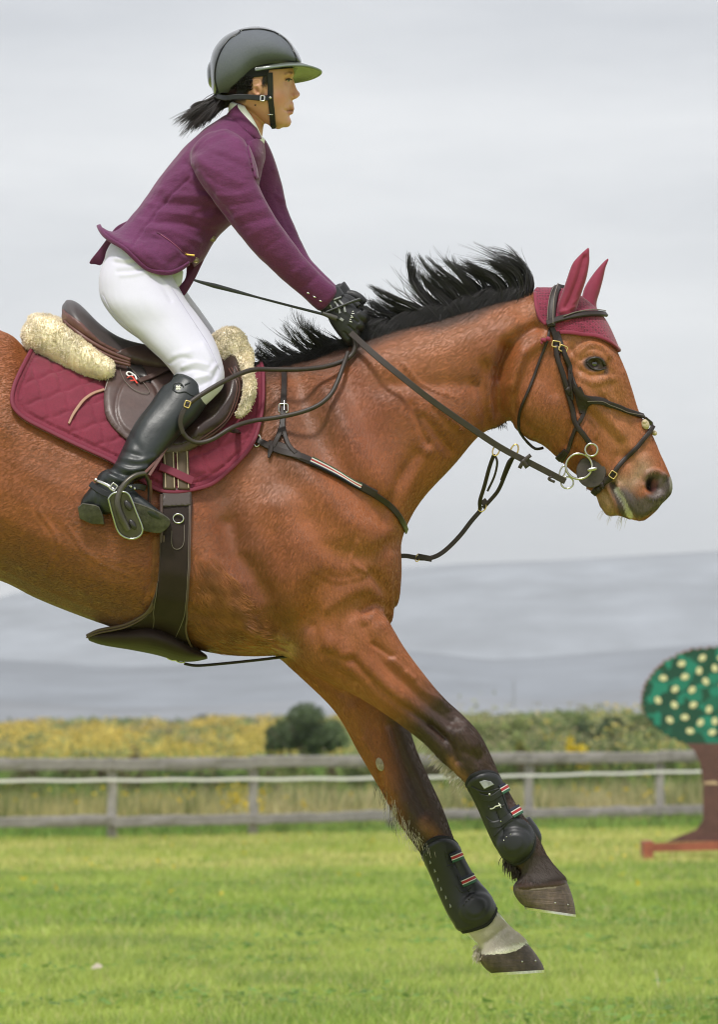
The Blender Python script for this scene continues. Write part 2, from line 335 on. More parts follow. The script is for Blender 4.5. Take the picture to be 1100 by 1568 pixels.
# extra softening where big masses meet
px, py, w_ = inv(HV)
sm = np.maximum.reduce([np.exp(-((px - 560) ** 2 + (py - 900) ** 2) / 110 ** 2), np.exp(-((px - 440) ** 2 + (py - 990) ** 2) / 60 ** 2), np.exp(-((px - 500) ** 2 + (py - 700) ** 2) / 150 ** 2), np.exp(-((px + 280) ** 2 + (py - 760) ** 2) / 220 ** 2), .8 * np.exp(-((px - 790) ** 2 + (py - 560) ** 2) / 60 ** 2), .6 * np.exp(-((px - 850) ** 2 + (py - 600) ** 2) / 70 ** 2)])
sm *= (np.abs(normals(HV, HF)[:, 1]) > 0.25)
HV = lap(HV, HF, 60, 0.5, sm, taubin=False)
strokes = [
 # neck and throat
 ([(745, 560), (742, 610), (748, 648)], 10, -6), ([(762, 560), (758, 600), (764, 650)], 5, -5), ([(728, 590), (722, 640)], 9, -3), ([(776, 530), (768, 570), (770, 625), (776, 648)], 9, -13),
 ([(820, 500), (795, 515), (775, 540), (765, 575)], 8, -8), ([(790, 500), (765, 520), (750, 550)], 14, 4), ([(835, 520), (800, 545), (786, 590)], 10, 6),
 ([(560, 560), (640, 545), (720, 530), (780, 500)], 30, 5), ([(600, 620), (670, 640), (730, 640)], 26, 3), ([(590, 590), (660, 590), (720, 590)], 14, -4),
 ([(650, 640), (690, 690)], 7, -4), ([(668, 620), (705, 655)], 5, 3), ([(630, 620), (655, 680)], 6, -3), ([(640, 700), (600, 760), (590, 800)], 14, -5), ([(655, 690), (625, 745), (612, 790)], 9, 4),
 # shoulder
 ([(450, 580), (470, 640), (520, 720), (570, 780)], 24, -6), ([(430, 600), (440, 690), (500, 760), (560, 830)], 26, 8), ([(500, 600), (540, 680), (590, 750)], 22, 6),
 ([(352, 800), (366, 850), (400, 900), (430, 960), (440, 1000)], 20, -12), ([(330, 770), (345, 850)], 28, -4), ([(350, 760)], 30, -4), ([(470, 800), (500, 840), (560, 850), (600, 830)], 16, -3.5),
 ([(430, 780), (460, 850), (440, 930)], 34, 9), ([(520, 870), (480, 900), (470, 950)], 16, -3), ([(545, 800), (590, 810)], 20, 4), ([(590, 800), (600, 840)], 9, -2.5),
 ([(560, 930), (530, 950), (520, 990)], 13, -3.5), ([(590, 930), (576, 925), (560, 935)], 8, -4.5), ([(570, 880), (590, 905), (595, 930)], 10, -5), ([(500, 930), (540, 905), (560, 900)], 14, 6), ([(510, 870), (560, 875)], 14, 2),
 ([(380, 960), (430, 985)], 10, 5), ([(300, 940), (360, 965), (420, 990)], 12, -4), ([(320, 860), (350, 920), (400, 970)], 12, 4),
 # belly, flank
 ([(0, 880), (80, 910), (160, 940)], 20, -4), ([(20, 800), (100, 860), (200, 900)], 40, 5), ([(-20, 700), (-60, 800)], 40, -6), ([(240, 780), (235, 860), (232, 930)], 8, -4),
 # near forearm
 ([(560, 960), (590, 1020), (640, 1065), (690, 1105)], 10, -6, 1), ([(590, 960), (620, 1010), (670, 1070)], 13, 6, 1), ([(510, 990), (560, 1030), (610, 1070)], 17, 7, 1), ([(540, 1010), (590, 1060), (650, 1105), (680, 1130)], 7, -6, 1),
 ([(480, 960), (500, 1010), (540, 1045)], 9, -3, 1), ([(705, 1120), (722, 1140)], 15, 7, 1), ([(660, 1110), (690, 1140), (700, 1165)], 6, -5, 1), ([(690, 1090), (700, 1110)], 7, -3, 1), ([(735, 1165), (745, 1178)], 9, -3, 1), ([(712, 1150), (735, 1160)], 6, -2, 1),
 ([(500, 1000), (530, 1010)], 8, -3, 1), ([(575, 985), (600, 1005)], 4, -3, 1), ([(600, 1010), (630, 1040)], 3.5, 2.5, 1), ([(590, 940), (640, 1010)], 5, -2, 1),
 ([(790, 1240), (800, 1260)], 9, 3, 1), ([(760, 1240), (775, 1280)], 6, -4, 1),
 # far leg, inner side seen
 ([(540, 1090), (570, 1150), (600, 1210)], 16, 6, 2), ([(600, 1110), (620, 1170), (650, 1240)], 9, -5, 2), ([(620, 1230), (650, 1270)], 16, 5, 2), ([(583, 1180), (590, 1205), (600, 1225)], 4, -3, 2), ([(690, 1310), (720, 1370)], 7, -4, 2),
 ([(440, 1012), (480, 1035), (520, 1060)], 8, -4, 2), ([(770, 1420), (745, 1440)], 5, -3, 2),
 # head: jaw, facial crest, eye, nose
 ([(800, 540), (782, 590), (786, 640), (812, 668)], 7, 4), ([(850, 520), (846, 560), (850, 600)], 10, -3), ([(872, 560), (876, 600), (880, 640), (868, 680)], 9, -5), ([(884, 590), (925, 640), (950, 665)], 9, 4), ([(900, 630), (940, 665), (955, 700)], 12, -4),
 ([(885, 640), (900, 690)], 9, 4), ([(878, 690), (885, 715)], 7, -4), ([(940, 590), (960, 640), (985, 690)], 9, -4), ([(925, 610), (950, 640)], 8, -2.5), ([(955, 570), (975, 620), (995, 670)], 5, 2.5),
 ([(886, 540), (900, 529), (920, 532), (932, 545)], 4.5, 4), ([(890, 552), (900, 545), (912, 543), (924, 549)], 2.5, -2.5), ([(890, 567), (905, 575), (925, 572)], 3.5, -3), ([(890, 578), (910, 586), (930, 580)], 4, 2), ([(911, 557)], 8, -7), ([(880, 535), (890, 520)], 10, -5),
 ([(862, 510), (880, 560)], 9, -3), ([(930, 560), (938, 572)], 5, -3),
 ([(1000, 743)], 11, -17), ([(990, 741), (992, 727), (1003, 722), (1014, 728)], 4, 5), ([(988, 744), (992, 757), (1003, 763), (1014, 758)], 4, 3.5), ([(1012, 740), (1016, 730)], 4, 4), ([(975, 730), (965, 700)], 10, -3),
 ([(938, 740), (948, 758), (960, 778), (968, 794)], 2.6, -9), ([(930, 742), (940, 762), (950, 785)], 4, 4), ([(948, 745), (962, 765), (975, 790)], 6, 3.5), ([(1008, 772), (985, 786)], 4, 2.5),
 ([(905, 690), (920, 705), (935, 725)], 9, 2.5), ([(945, 700), (935, 735)], 8, -2),
 # veins
 ([(925, 600), (935, 620), (938, 645), (948, 660)], 1.8, 2.2), ([(905, 640), (915, 655), (912, 670)], 1.8, 1.8), ([(620, 560), (650, 590), (700, 610)], 3, 1.2), ([(560, 880), (520, 890), (490, 880)], 4, .8), ([(545, 830), (540, 860), (560, 875)], 3, 1.8),
 ([(620, 1030), (650, 1060), (690, 1085)], 2.2, 2, 1), ([(560, 1130), (575, 1160), (583, 1190)], 2.5, 1.5, 2), ([(100, 800), (140, 850), (200, 880)], 3, 1), ([(60, 780), (90, 830), (70, 880)], 3, 1.2)]
HV = relief(HV, HF, strokes, 1.2)
HV = HV + normals(HV, HF) * ((vnoise(HV, 9, 1) * 1.6 + vnoise(HV, 22, 2) * .55) / PX * np.clip(np.abs(normals(HV, HF)[:, 1:2].ravel()), .2, 1))[:, None]
HV = lap(HV, HF, 2, .4, taubin=False)
px, py, w_ = inv(HV)
# coat colour: bay with black points, mealy muzzle, one white pastern
C = np.tile(np.array([0.29, 0.088, 0.028]), (len(HV), 1))
n1, n2 = vnoise(HV, 5, 3), vnoise(HV, 14, 4); n3 = vnoise(HV, 40, 5)
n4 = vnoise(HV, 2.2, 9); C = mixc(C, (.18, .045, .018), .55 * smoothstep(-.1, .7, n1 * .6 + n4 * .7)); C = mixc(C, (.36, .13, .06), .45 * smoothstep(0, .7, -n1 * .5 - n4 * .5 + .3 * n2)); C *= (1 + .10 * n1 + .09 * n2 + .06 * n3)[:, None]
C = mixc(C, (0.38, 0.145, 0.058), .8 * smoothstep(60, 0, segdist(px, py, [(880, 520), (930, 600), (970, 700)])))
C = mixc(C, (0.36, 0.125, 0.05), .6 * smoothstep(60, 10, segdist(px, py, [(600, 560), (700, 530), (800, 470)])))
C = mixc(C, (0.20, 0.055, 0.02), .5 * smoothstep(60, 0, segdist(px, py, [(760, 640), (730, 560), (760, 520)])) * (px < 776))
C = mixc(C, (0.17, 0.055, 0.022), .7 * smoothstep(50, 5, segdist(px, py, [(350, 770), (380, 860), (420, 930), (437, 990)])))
C = mixc(C, (0.14, 0.055, 0.022), .7 * smoothstep(120, 20, segdist(px, py, [(0, 890), (160, 960), (300, 1000)])))  # underside shade painted into the coat: darker towards the belly line
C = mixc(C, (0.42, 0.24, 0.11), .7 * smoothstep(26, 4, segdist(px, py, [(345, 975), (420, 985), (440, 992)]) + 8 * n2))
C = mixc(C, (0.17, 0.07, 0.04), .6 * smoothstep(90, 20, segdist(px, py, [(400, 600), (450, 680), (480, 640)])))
blk = np.array([0.028, 0.018, 0.015])
def sideof(p, q, soft):   # positive past the line p->q direction
    d = np.array(q, float) - p; L_ = np.hypot(*d); return ((px - p[0]) * d[0] + (py - p[1]) * d[1]) / L_
ln = (w_ > 0) & (py > 1000)
t = sideof((640, 1060), (745, 1180), 0); C = mixc(C, blk, .93 * smoothstep(-45, 45, t + 14 * n2 + 8 * n3 + .25 * (px - 690)) * ln)
C = mixc(C, (0.30, 0.13, 0.06), .8 * smoothstep(14, 0, segdist(px, py, [(690, 1165), (712, 1195)]) + 4 * n3) * ln)
lf = (w_ < 0) & (py > 1000) & (px < 850) & (px > 300)
t = sideof((610, 1080), (680, 1290), 0)
C = mixc(C, blk, .92 * smoothstep(-10, 55, .55 * t + 10 * n2 + (px - (590 + (py - 1130) * .52)) * 1.3 - 12) * lf)
C = mixc(C, (0.33, 0.13, 0.05), .5 * smoothstep(18, 0, segdist(px, py, [(650, 1260), (675, 1288)])) * lf)
C = mixc(C, (0.74, 0.69, 0.61), smoothstep(1395, 1412, py + .3 * (px - 730) + 5 * n3) * lf)
hd = (py > 930) & (px < -200); C = mixc(C, blk, .93 * smoothstep(930, 1060, py + 20 * n2) * (px < -200))
C = mixc(C, (0.035, 0.025, 0.022), .85 * smoothstep(22, 2, segdist(px, py, [(560, 520), (600, 506), (660, 492), (720, 476), (800, 448)]) + 5 * n2))
C = mixc(C, (0.06, 0.04, 0.035), .7 * smoothstep(30, 6, segdist(px, py, [(420, 560), (480, 550), (540, 535)]) + 5 * n2))
# muzzle
t = sideof((960, 700), (1010, 790), 0)
C = mixc(C, (0.33, 0.22, 0.14), .85 * smoothstep(30, -4, segdist(px, py, [(935, 735), (968, 740), (985, 715)]) + 6 * n2))
C = mixc(C, (0.075, 0.062, 0.058), .93 * smoothstep(24, 9, segdist(px, py, [(958, 760), (980, 775), (1008, 765), (1020, 740), (1000, 735)]) + 5 * n2))
C = mixc(C, (0.36, 0.22, 0.13), .8 * smoothstep(18, 6, segdist(px, py, [(925, 760), (935, 778)]) + 4 * n3))
C = mixc(C, (0.05, 0.04, 0.038), .9 * smoothstep(7, 3, segdist(px, py, [(938, 742), (948, 765), (955, 788)])))
C = mixc(C, (0.62, 0.58, 0.54), .85 * smoothstep(5.5, 3, segdist(px, py, [(946, 750), (956, 768), (966, 790)]) + 1.5 * n3))
C = mixc(C, (0.012, 0.008, 0.008), smoothstep(11, 7, np.hypot((px - 999) * .9, (py - 742) * .8)))
C = mixc(C, (0.22, 0.09, 0.085), .8 * smoothstep(6, 2, segdist(px, py, [(1003, 738), (1001, 748)])))
C = mixc(C, (0.5, 0.45, 0.4), .5 * smoothstep(5, 2, segdist(px, py, [(1029, 727), (1030, 748)])))
# eye rim
C = mixc(C, (0.02, 0.014, 0.012), .95 * smoothstep(1.35, 1.0, np.hypot((px - 911) * .92 + (py - 557) * .1, (py - 557) * 1.35 - (px - 911) * .1) / 14))
C = mixc(C, (0.03, 0.018, 0.014), .7 * smoothstep(6, 2, segdist(px, py, [(922, 556), (929, 562), (929, 570)])))
C = mixc(C, (0.25, 0.1, 0.04), .4 * smoothstep(40, 10, segdist(px, py, [(800, 640), (830, 665)])))
def coat_extra(t, b, tc):
    z = nn(t, 'ShaderNodeTexNoise'); z.inputs['Scale'].default_value = 1.0; z.inputs['Detail'].default_value = 3
    b.inputs['Sheen Tint'].default_value = (1, .86, .74, 1)
m_coat = M('bay_coat', (1, 1, 1), rough=0.45, attr=True, noise=[(35, .12), (260, .25)], bump=[(14, .22, .02), (45, .06, .008), (110, .3, .004, (1, 1, .3), (0, .9, 0)), (260, .4, .002)], sheen=.0, spec=.42, extra=coat_extra)
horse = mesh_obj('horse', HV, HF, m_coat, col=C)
tag(horse, 'bay horse in mid jump with black mane, outstretched forelegs and one white pastern', 'horse')
HB = BVHTree.FromPolygons([tuple(v) for v in HV], [tuple(int(i) for i in f) for f in HF])
COATC = C
camv = Vector((0, -DIST, EYE))
def hit(px, py, lift=0.0, bvh=None, far=False, default=None):
    """point on the horse skin at photo column/row; far=True finds the other flank"""
    bvh = bvh or HB; p = Vector(at(px, py, 0).tolist()); d = (p - camv).normalized()
    if far: h = bvh.ray_cast(p + d * 3, -d)
    else: h = bvh.ray_cast(p - d * 3, d)
    if h[0] is None: return None
    n = h[1]; n = n if n.dot(d) * (1 if far else -1) > 0 else -n
    return h[0] + n * (lift / PX), n
# ================================================================ tools for tack
def resample(P, step):
    P = np.asarray(P, float); d = np.r_[0, np.cumsum(np.linalg.norm(np.diff(P[:, :2], axis=0), axis=1))]; n = max(2, int(d[-1] / step) + 1)
    t = np.linspace(0, d[-1], n); return np.stack([np.interp(t, d, P[:, i]) for i in range(P.shape[1])], 1)
def movavg(A, k):
    for _ in range(k): B = A.copy(); B[1:-1] = (A[:-2] + 2 * A[1:-1] + A[2:]) / 4; A = B
    return A
def path3(path, lift=3, step=3.0, sm=3, bvh=None, far=False, curve=True):
    """path of (px,py) laid on the skin, or (px,py,w) hanging free"""
    P = np.array([(p[0], p[1], p[2] if len(p) > 2 else np.nan) for p in path], float)
    free = ~np.isnan(P[:, 2]); Q = P.copy(); Q[:, 2] = np.where(free, P[:, 2], 0)
    T = np.c_[Q, free.astype(float)]; T = catmull(T, 8) if curve and len(T) > 2 else T; T = resample(T, step)
    pos, nor = [], []; last = None
    for x, y, w_, f in T:
        if f > 0.5 or (f > 0.02 and False): pos.append(at(x, y, (-w_ if far else w_) / max(f, .5) if f < .99 else (-w_ if far else w_))); nor.append(np.array([0, 1.0 if far else -1.0, 0])); continue
        h = hit(x, y, lift, bvh, far)
        if h is None: pos.append(None); nor.append(None)
        else: pos.append(np.array(h[0])); nor.append(np.array(h[1]))
    ok = [i for i, p in enumerate(pos) if p is not None]
    if len(ok) < 2: return None
    A = np.array([pos[i] for i in ok]); N = np.array([nor[i] for i in ok])
    return movavg(A, sm), movavg(N, sm + 3)
def ribbon(A, N, width, thick, prof=8, taper=None, ends=True, sq=3.5):
    """belt along A facing N; rounded-rectangle section"""
    width, thick = width / PX, thick / PX; T = np.gradient(A, axis=0); T /= np.linalg.norm(T, axis=1, keepdims=True) + 1e-12
    N = N - (N * T).sum(1, keepdims=True) * T; N /= np.linalg.norm(N, axis=1, keepdims=True) + 1e-12; B = np.cross(T, N)
    if sq > 2.5 and prof >= 8:
        prof = 8; bw = min(.35, .28 * thick / width * 2); bt = .45; c = np.array([1, 1 - bw, -(1 - bw), -1, -1, -(1 - bw), 1 - bw, 1]); s = np.array([1 - bt, 1, 1, 1 - bt, -(1 - bt), -1, -1, -(1 - bt)])
    else: th = np.linspace(0, 2 * math.pi, prof, endpoint=False) + math.pi / prof; c, s = np.cos(th), np.sin(th)
    m = max(abs(c).max(), 1e-6); c, s = c / m, s / abs(s).max()
    k = np.ones(len(A)) if taper is None else np.interp(np.linspace(0, 1, len(A)), np.linspace(0, 1, len(taper)), taper)
    V = (A[:, None] + B[:, None] * (c[None, :, None] * width / 2 * k[:, None, None]) + N[:, None] * (s[None, :, None] * thick / 2)).reshape(-1, 3)
    F = grid_faces(len(A), prof)
    if ends: F += [tuple(range(prof))[::-1], tuple((len(A) - 1) * prof + i for i in range(prof))]
    return V, F
def strap(mb, path, width, thick=3.0, lift=2.5, both=False, **kw):
    rk = {k: kw.pop(k) for k in ('prof', 'taper', 'sq') if k in kw}
    for far in ((False, True) if both else (False,)):
        r = path3(path, lift=lift, far=far, **kw)
        if r: mb.add(*ribbon(r[0], r[1], width, thick, **rk))
def tube(mb, path, r, prof=12, taper=None, **kw):
    q = path3(path, sm=kw.pop('sm', 2), **kw)
    if q: mb.add(*ribbon(q[0], q[1], 2 * r, 2 * r, prof, taper, sq=2))
def ring(mb, px, py, w, r, tr, ry=None, ang=0, tilt=0, seg=28, square=False, nor=None):
    """ring facing the camera, ry = second radius; square gives a buckle frame"""
    ry = ry or r; t = np.linspace(0, 2 * math.pi, seg, endpoint=False); c, s = np.cos(t), np.sin(t)
    if square: c = np.sign(c) * np.abs(c) ** .35; s = np.sign(s) * np.abs(s) ** .35
    x, y = r * c, ry * s; a = R(ang); z = y * math.sin(R(tilt)); y = y * math.cos(R(tilt))
    X, Y = px + x * math.cos(a) - y * math.sin(a), py + x * math.sin(a) + y * math.cos(a)
    P = at(X, Y, w + z); T = np.roll(P, -1, 0) - np.roll(P, 1, 0); T /= np.linalg.norm(T, axis=1, keepdims=True)
    N = np.tile([0, -1.0, 0.01], (seg, 1)); N -= (N * T).sum(1, keepdims=True) * T; N /= np.linalg.norm(N, axis=1, keepdims=True); B = np.cross(T, N)
    u = np.linspace(0, 2 * math.pi, 10, endpoint=False); V = (P[:, None] + (B[:, None] * np.cos(u)[None, :, None] + N[:, None] * np.sin(u)[None, :, None]) * tr / PX).reshape(-1, 3)
    F = [(i * 10 + j, i * 10 + (j + 1) % 10, ((i + 1) % seg) * 10 + (j + 1) % 10, ((i + 1) % seg) * 10 + j) for i in range(seg) for j in range(10)]
    mb.add(V, F)
def plate(mb, poly, w, thick, bevel=1.5, curve=True, n=5):
    """slab with the given outline; w is a number or w(px,py); rounded rim"""
    P = np.asarray(poly, float)[:, :2]
    if curve: P = catmull(np.vstack([P, P[:1]]), n)[:-1]
    k = len(P); d = np.roll(P, -1, 0) - np.roll(P, 1, 0); nv = np.stack([d[:, 1], -d[:, 0]], 1); nv /= np.linalg.norm(nv, axis=1, keepdims=True) + 1e-9
    area = 0.5 * np.sum(P[:, 0] * np.roll(P[:, 1], -1) - np.roll(P[:, 0], -1) * P[:, 1]); nv *= np.sign(area)
    wf = w if callable(w) else (lambda x, y: np.full(len(x), float(w)))
    rows = []
    for ins, dz in ((bevel, -thick), (0, -thick + bevel), (0, -bevel), (bevel, 0)):
        Q = P - nv * ins; rows.append(at(Q[:, 0], Q[:, 1], wf(P[:, 0], P[:, 1]) + dz))
    F = grid_faces(4, k); F.append(tuple(range(k))[::-1]); F.append(tuple(3 * k + i for i in range(k)))
    mb.add(np.vstack(rows), F)
def bezier(C, k):
    """C (n,4,3) control points -> (n,k,3)"""
    t = np.linspace(0, 1, k)[None, :, None]; a, b, c, d = [C[:, i][:, None] for i in range(4)]
    return a * (1 - t) ** 3 + 3 * b * t * (1 - t) ** 2 + 3 * c * t ** 2 * (1 - t) + d * t ** 3
def strands(P, r0, r1=0.15, sides=3):
    """P (n,k,3) world; r0,r1 in px -> mesh arrays"""
    n, k, _ = P.shape; T = np.gradient(P, axis=1); T /= np.linalg.norm(T, axis=2, keepdims=True) + 1e-12
    up = np.array([0.13, -0.95, 0.28]); B = np.cross(T, up); B /= np.linalg.norm(B, axis=2, keepdims=True) + 1e-9; N = np.cross(B, T)
    r0 = np.broadcast_to(np.asarray(r0, float), (n,)); rad = (r0[:, None] + (r1 * r0[:, None] * 0 + r1 - r0[:, None]) * (np.linspace(0, 1, k)[None] ** 1.6)) / PX
    u = np.arange(sides) * 2 * math.pi / sides
    V = P[:, :, None] + (B[:, :, None] * np.cos(u)[:, None] + N[:, :, None] * np.sin(u)[:, None]) * rad[:, :, None, None]
    V = V.reshape(-1, 3); base = (np.arange(n) * k * sides)[:, None, None]; i = (np.arange(k - 1) * sides)[None, :, None]; j = np.arange(sides)[None, None]
    jn = (j + 1) % sides; F = np.stack([base + i + j, base + i + jn, base + i + sides + jn, base + i + sides + j], -1).reshape(-1, 4)
    return V, F
m_black_leather = M('black_leather', (0.007, 0.008, 0.009), rough=0.42, noise=(30, .15), bump=[(220, .25, .001), (14, .15, .01)], spec=.5)
m_brown_leather = M('dark_brown_leather', (0.021, 0.013, 0.0105), rough=0.48, noise=(40, .25), bump=[(260, .3, .001)], spec=.38)
m_strap_pipe = M('leather_stitch_edge', (0.16, 0.13, 0.11), rough=0.6)
m_steel = M('steel', (0.62, 0.61, 0.58), rough=0.22, metal=1, noise=(60, .15))
m_brass = M('brass', (0.75, 0.55, 0.25), rough=0.25, metal=1)
m_oldsteel = M('bit_metal', (0.50, 0.48, 0.42), rough=0.25, metal=1)
# ================================================================ horse parts
def hoof_extra(t, b, tc):
    pass
m_hoof = M('hoof_horn', (0.078, 0.054, 0.040), rough=0.6, noise=[(10, .6), (30, .4), (90, .3)], bump=[(40, .5, .004, (.4, .4, 5)), (120, .3, .002)])
m_horn_pale = M('coronet_band', (0.15, 0.12, 0.09), rough=0.7, noise=[(60, .3)], bump=(150, .4, .002))
m_shoe = M('shoe_steel', (0.66, 0.65, 0.63), rough=0.3, metal=1, noise=(80, .2))
def hoof(rows, shoe_rows, clip, name='hoof', wc=0, band=None):
    h = MB(); h.add(*loft(rows, n=5, seg=30, cap=.02)); ho = h.build(name, m_hoof, horse)
    if band: b = MB(); b.add(*loft(band, n=4, seg=30, cap=.02)); b.build('coronet_band', m_horn_pale, ho)
    s = MB(); s.add(*loft(shoe_rows, n=2, seg=30, cap=.02)); plate(s, clip, wc + 8, 16, 1)
    for q in (0.35, 0.6, 0.85):
        a, b_ = np.array(rows[-1][:2], float), np.array(rows[-1][2:4], float); c = b_ + (a - b_) * q + (rows[-2][0] - rows[-1][0]) * .3; s.add(*ball(c[0], c[1] - 13, wc + rows[-1][4] * math.sqrt(max(.05, 1 - (2 * q - 1) ** 2)) * .96, 1.5, 1.5, 1.5, seg=8))
    s.build('horseshoe', m_shoe, ho)
hoof([(860, 1338, 790, 1350, 31, NW), (868, 1349, 786, 1358, 35, NW), (875, 1366, 788, 1369, 36.5, NW), (880, 1384, 796, 1381, 38, NW), (882, 1400, 805, 1389, 38, NW)],
     [(882.5, 1400, 803, 1388.5, 39, NW), (882.5, 1403.5, 805, 1392, 39, NW)], [(854, 1398), (862, 1388), (868, 1388), (874, 1401)], wc=NW, band=[(862, 1339, 789, 1351, 31.5, NW), (867.6, 1349, 787.4, 1358, 35.6, NW), (870.6, 1358, 788.6, 1365, 36.4, NW)])
hoof([(803, 1436, 737, 1458, 31, FW), (810, 1446, 735, 1466, 36, FW), (821, 1460, 737, 1474, 37.5, FW), (830, 1474, 744, 1483, 39, FW), (834, 1484, 752, 1489, 39, FW)],
     [(834, 1484.5, 751.5, 1489.5, 40, FW), (834, 1488.5, 753, 1493.5, 40, FW)], [(805, 1484), (814, 1474), (822, 1477), (828, 1486)], wc=FW)
for wc, dx, dy in HH:
    h = MB(); h.add(*hind_hoof(wc, dx, dy)); h.build('hoof', m_hoof, horse)
def eye_extra(t, b, tc): b.inputs['Coat Weight'].default_value = 1; b.inputs['Coat Roughness'].default_value = .03
m_eye = M('horse_eye', (0.012, 0.008, 0.007), rough=0.08, spec=.9, extra=eye_extra)
for far in (False, True):
    h_ = hit(911, 557, -7.5, far=far)[0]; wv = -h_[1] * PX
    e_ = MB(); e_.add(*ball(911, 557, wv, 11.5, 9.5, 9.5, 8)); e_.build('eye', m_eye, horse)
# lids
m_lid = M('eyelid_skin', (0.02, 0.014, 0.012), rough=.4)
ld = MB(); strap(ld, [(899, 555), (905, 549), (914, 548), (922, 552), (926, 560)], 3, 3, 1.2, both=True, step=2, sm=1, prof=6, sq=2)
strap(ld, [(899, 556), (904, 563), (913, 567), (922, 566), (928, 564)], 2.2, 2.5, 1.0, both=True, step=2, sm=1, prof=6, sq=2)
ld.build('eyelid', m_lid, horse)
# chestnut on the inner side of the far foreleg
m_ch = M('chestnut_callus', (0.33, 0.27, 0.22), rough=.8, noise=(120, .4), bump=(150, .6, .003))
h_ = hit(582, 1170); c_ = MB(); c_.add(*ball(582, 1170, -h_[0][1] * PX, 11, 6, 4, 75)); c_.build('chestnut', m_ch, horse)
# ---- mane
COATC = C
m_hair = M('mane_hair', (0.018, 0.016, 0.016), rough=0.42, spec=.6, noise=(30, .3))
G1 = [((812, 446), (828, 424), (810, 392), (772, 374)), ((800, 447), (816, 420), (790, 392), (745, 378)), ((782, 449), (795, 416), (760, 398), (714, 382)), ((760, 452), (765, 420), (735, 408), (698, 398)), ((735, 459), (722, 430), (695, 425), (672, 390)),
      ((708, 468), (690, 440), (660, 440), (640, 402)), ((685, 475), (655, 452), (640, 440), (624, 398)), ((660, 482), (630, 462), (605, 462), (590, 440)), ((635, 490), (600, 472), (575, 478), (556, 454)), ((612, 498), (585, 480), (565, 488), (546, 468)), ((590, 505), (572, 492), (558, 500), (541, 484)), ((572, 510), (562, 505), (552, 508), (542, 500))]
G2 = [((535, 525), (512, 518), (488, 508), (480, 500)), ((515, 532), (490, 522), (462, 514), (457, 478)), ((492, 540), (468, 530), (446, 520), (440, 490)), ((465, 547), (440, 545), (420, 530), (408, 520)), ((440, 552), (420, 548), (402, 545), (388, 526)), ((415, 557), (404, 552), (396, 553), (386, 545))]
def hair_from(G, n, spread, clumps, seed, wroot=9, shorten=0.3):
    g = np.random.default_rng(seed); G = np.array(G, float); u = g.random(n) * (len(G) - 1); i = np.minimum(u.astype(int), len(G) - 2); f = (u - i)[:, None, None]
    P = G[i] * (1 - f) + G[i + 1] * f
    cu = np.sort(g.random(clumps)) * (len(G) - 1); ci = np.abs(u[:, None] - cu[None]).argmin(1); i2 = np.minimum(cu.astype(int), len(G) - 2); f2 = (cu - i2)[:, None, None]; PC = G[i2] * (1 - f2) + G[i2 + 1] * f2
    PC += g.normal(0, 1, PC.shape) * np.array([0, spread * .5, spread * .9, spread])[None, :, None] * np.array([1.3, .55])
    PC[:, 1:3] += g.normal(0, 5, (clumps, 1, 2)) * np.array([[[1.0], [-.8]]]); lenk = g.uniform(.72, 1.08, clumps)
    k = np.array([0.0, .4, .88, .98])[None, :, None]; P = P * (1 - k) + PC[ci] * k
    L_ = (lenk[ci] * (1 - shorten * g.random(n) ** 1.5))[:, None]
    root = P[:, 0].copy()
    for j in (1, 2, 3): P[:, j] = root + (P[:, j] - root) * L_
    P += g.normal(0, 1, P.shape) * np.array([1.2, 2.6, 2.0, 2.2])[None, :, None]
    wr = g.normal(0, wroot, n); cw = g.normal(0, 16, clumps)[ci]
    W = np.stack([wr, wr * 1.3 + cw * .3, cw * .8 + g.normal(0, 5, n), cw + g.normal(0, 7, n)], 1)
    P[:, 0, 1] += 4 + np.abs(wr) * .35
    C = at(P[:, :, 0], P[:, :, 1], W); return C
Vs, Fs, off_ = [], [], 0
def addstr(C, k, r, r1=.12):
    global off_
    V, F = strands(bezier(C, k), r, r1); Vs.append(V); Fs.append(F + off_); off_ += len(V)
addstr(hair_from(G1, 2500, 9, 40, 1, shorten=.3), 10, .62)
addstr(hair_from(G2, 420, 7, 13, 2, wroot=7), 10, .6)
addstr(hair_from(np.array(G1, float) + np.array([[[0, 0], [-2, -6], [-6, -5], [-14, -7]]]), 700, 18, 110, 11, shorten=.6), 10, .5, .08)
addstr(hair_from(np.array(G2, float) + np.array([[[0, 0], [-2, -6], [-6, -5], [-8, -8]]]), 160, 10, 24, 12, shorten=.5), 10, .6, .1)
g = np.random.default_rng(5); n = 4200        # short hair lying over the crest towards the near side
cr_ = np.array([(545, 524), (575, 511), (600, 502), (630, 494), (660, 487), (700, 476), (740, 464), (780, 454), (812, 447)]); u = g.random(n); x = 545 + 267 * u; y = np.interp(x, cr_[:, 0], cr_[:, 1])
lift_ = (g.uniform(-10, 9, n) + 5 * np.sin(x * .11) * np.sin(x * .037 + 1)) * np.interp(x, [545, 600, 780, 812], [.8, 1, 1, .35]); dx = g.uniform(-26, -8, n)
C = np.stack([at(x, y - 3 + np.maximum(lift_, -6), g.normal(3, 5, n)), at(x + dx * .4, y - 9 + lift_, 14 + g.normal(0, 3, n)), at(x + dx * .8, y - 4 + lift_ * 1.2, 20 + g.normal(0, 4, n)), at(x + dx * 1.3, y + 8 + lift_ * 1.3 + np.abs(g.normal(0, 5, n)), 24 + g.normal(0, 3, n))], 1)
addstr(C, 7, .9)
n = 1500; x = g.uniform(405, 540, n); y = np.interp(x, [400, 480, 545], [562, 548, 524]); dx = g.uniform(-22, -6, n)
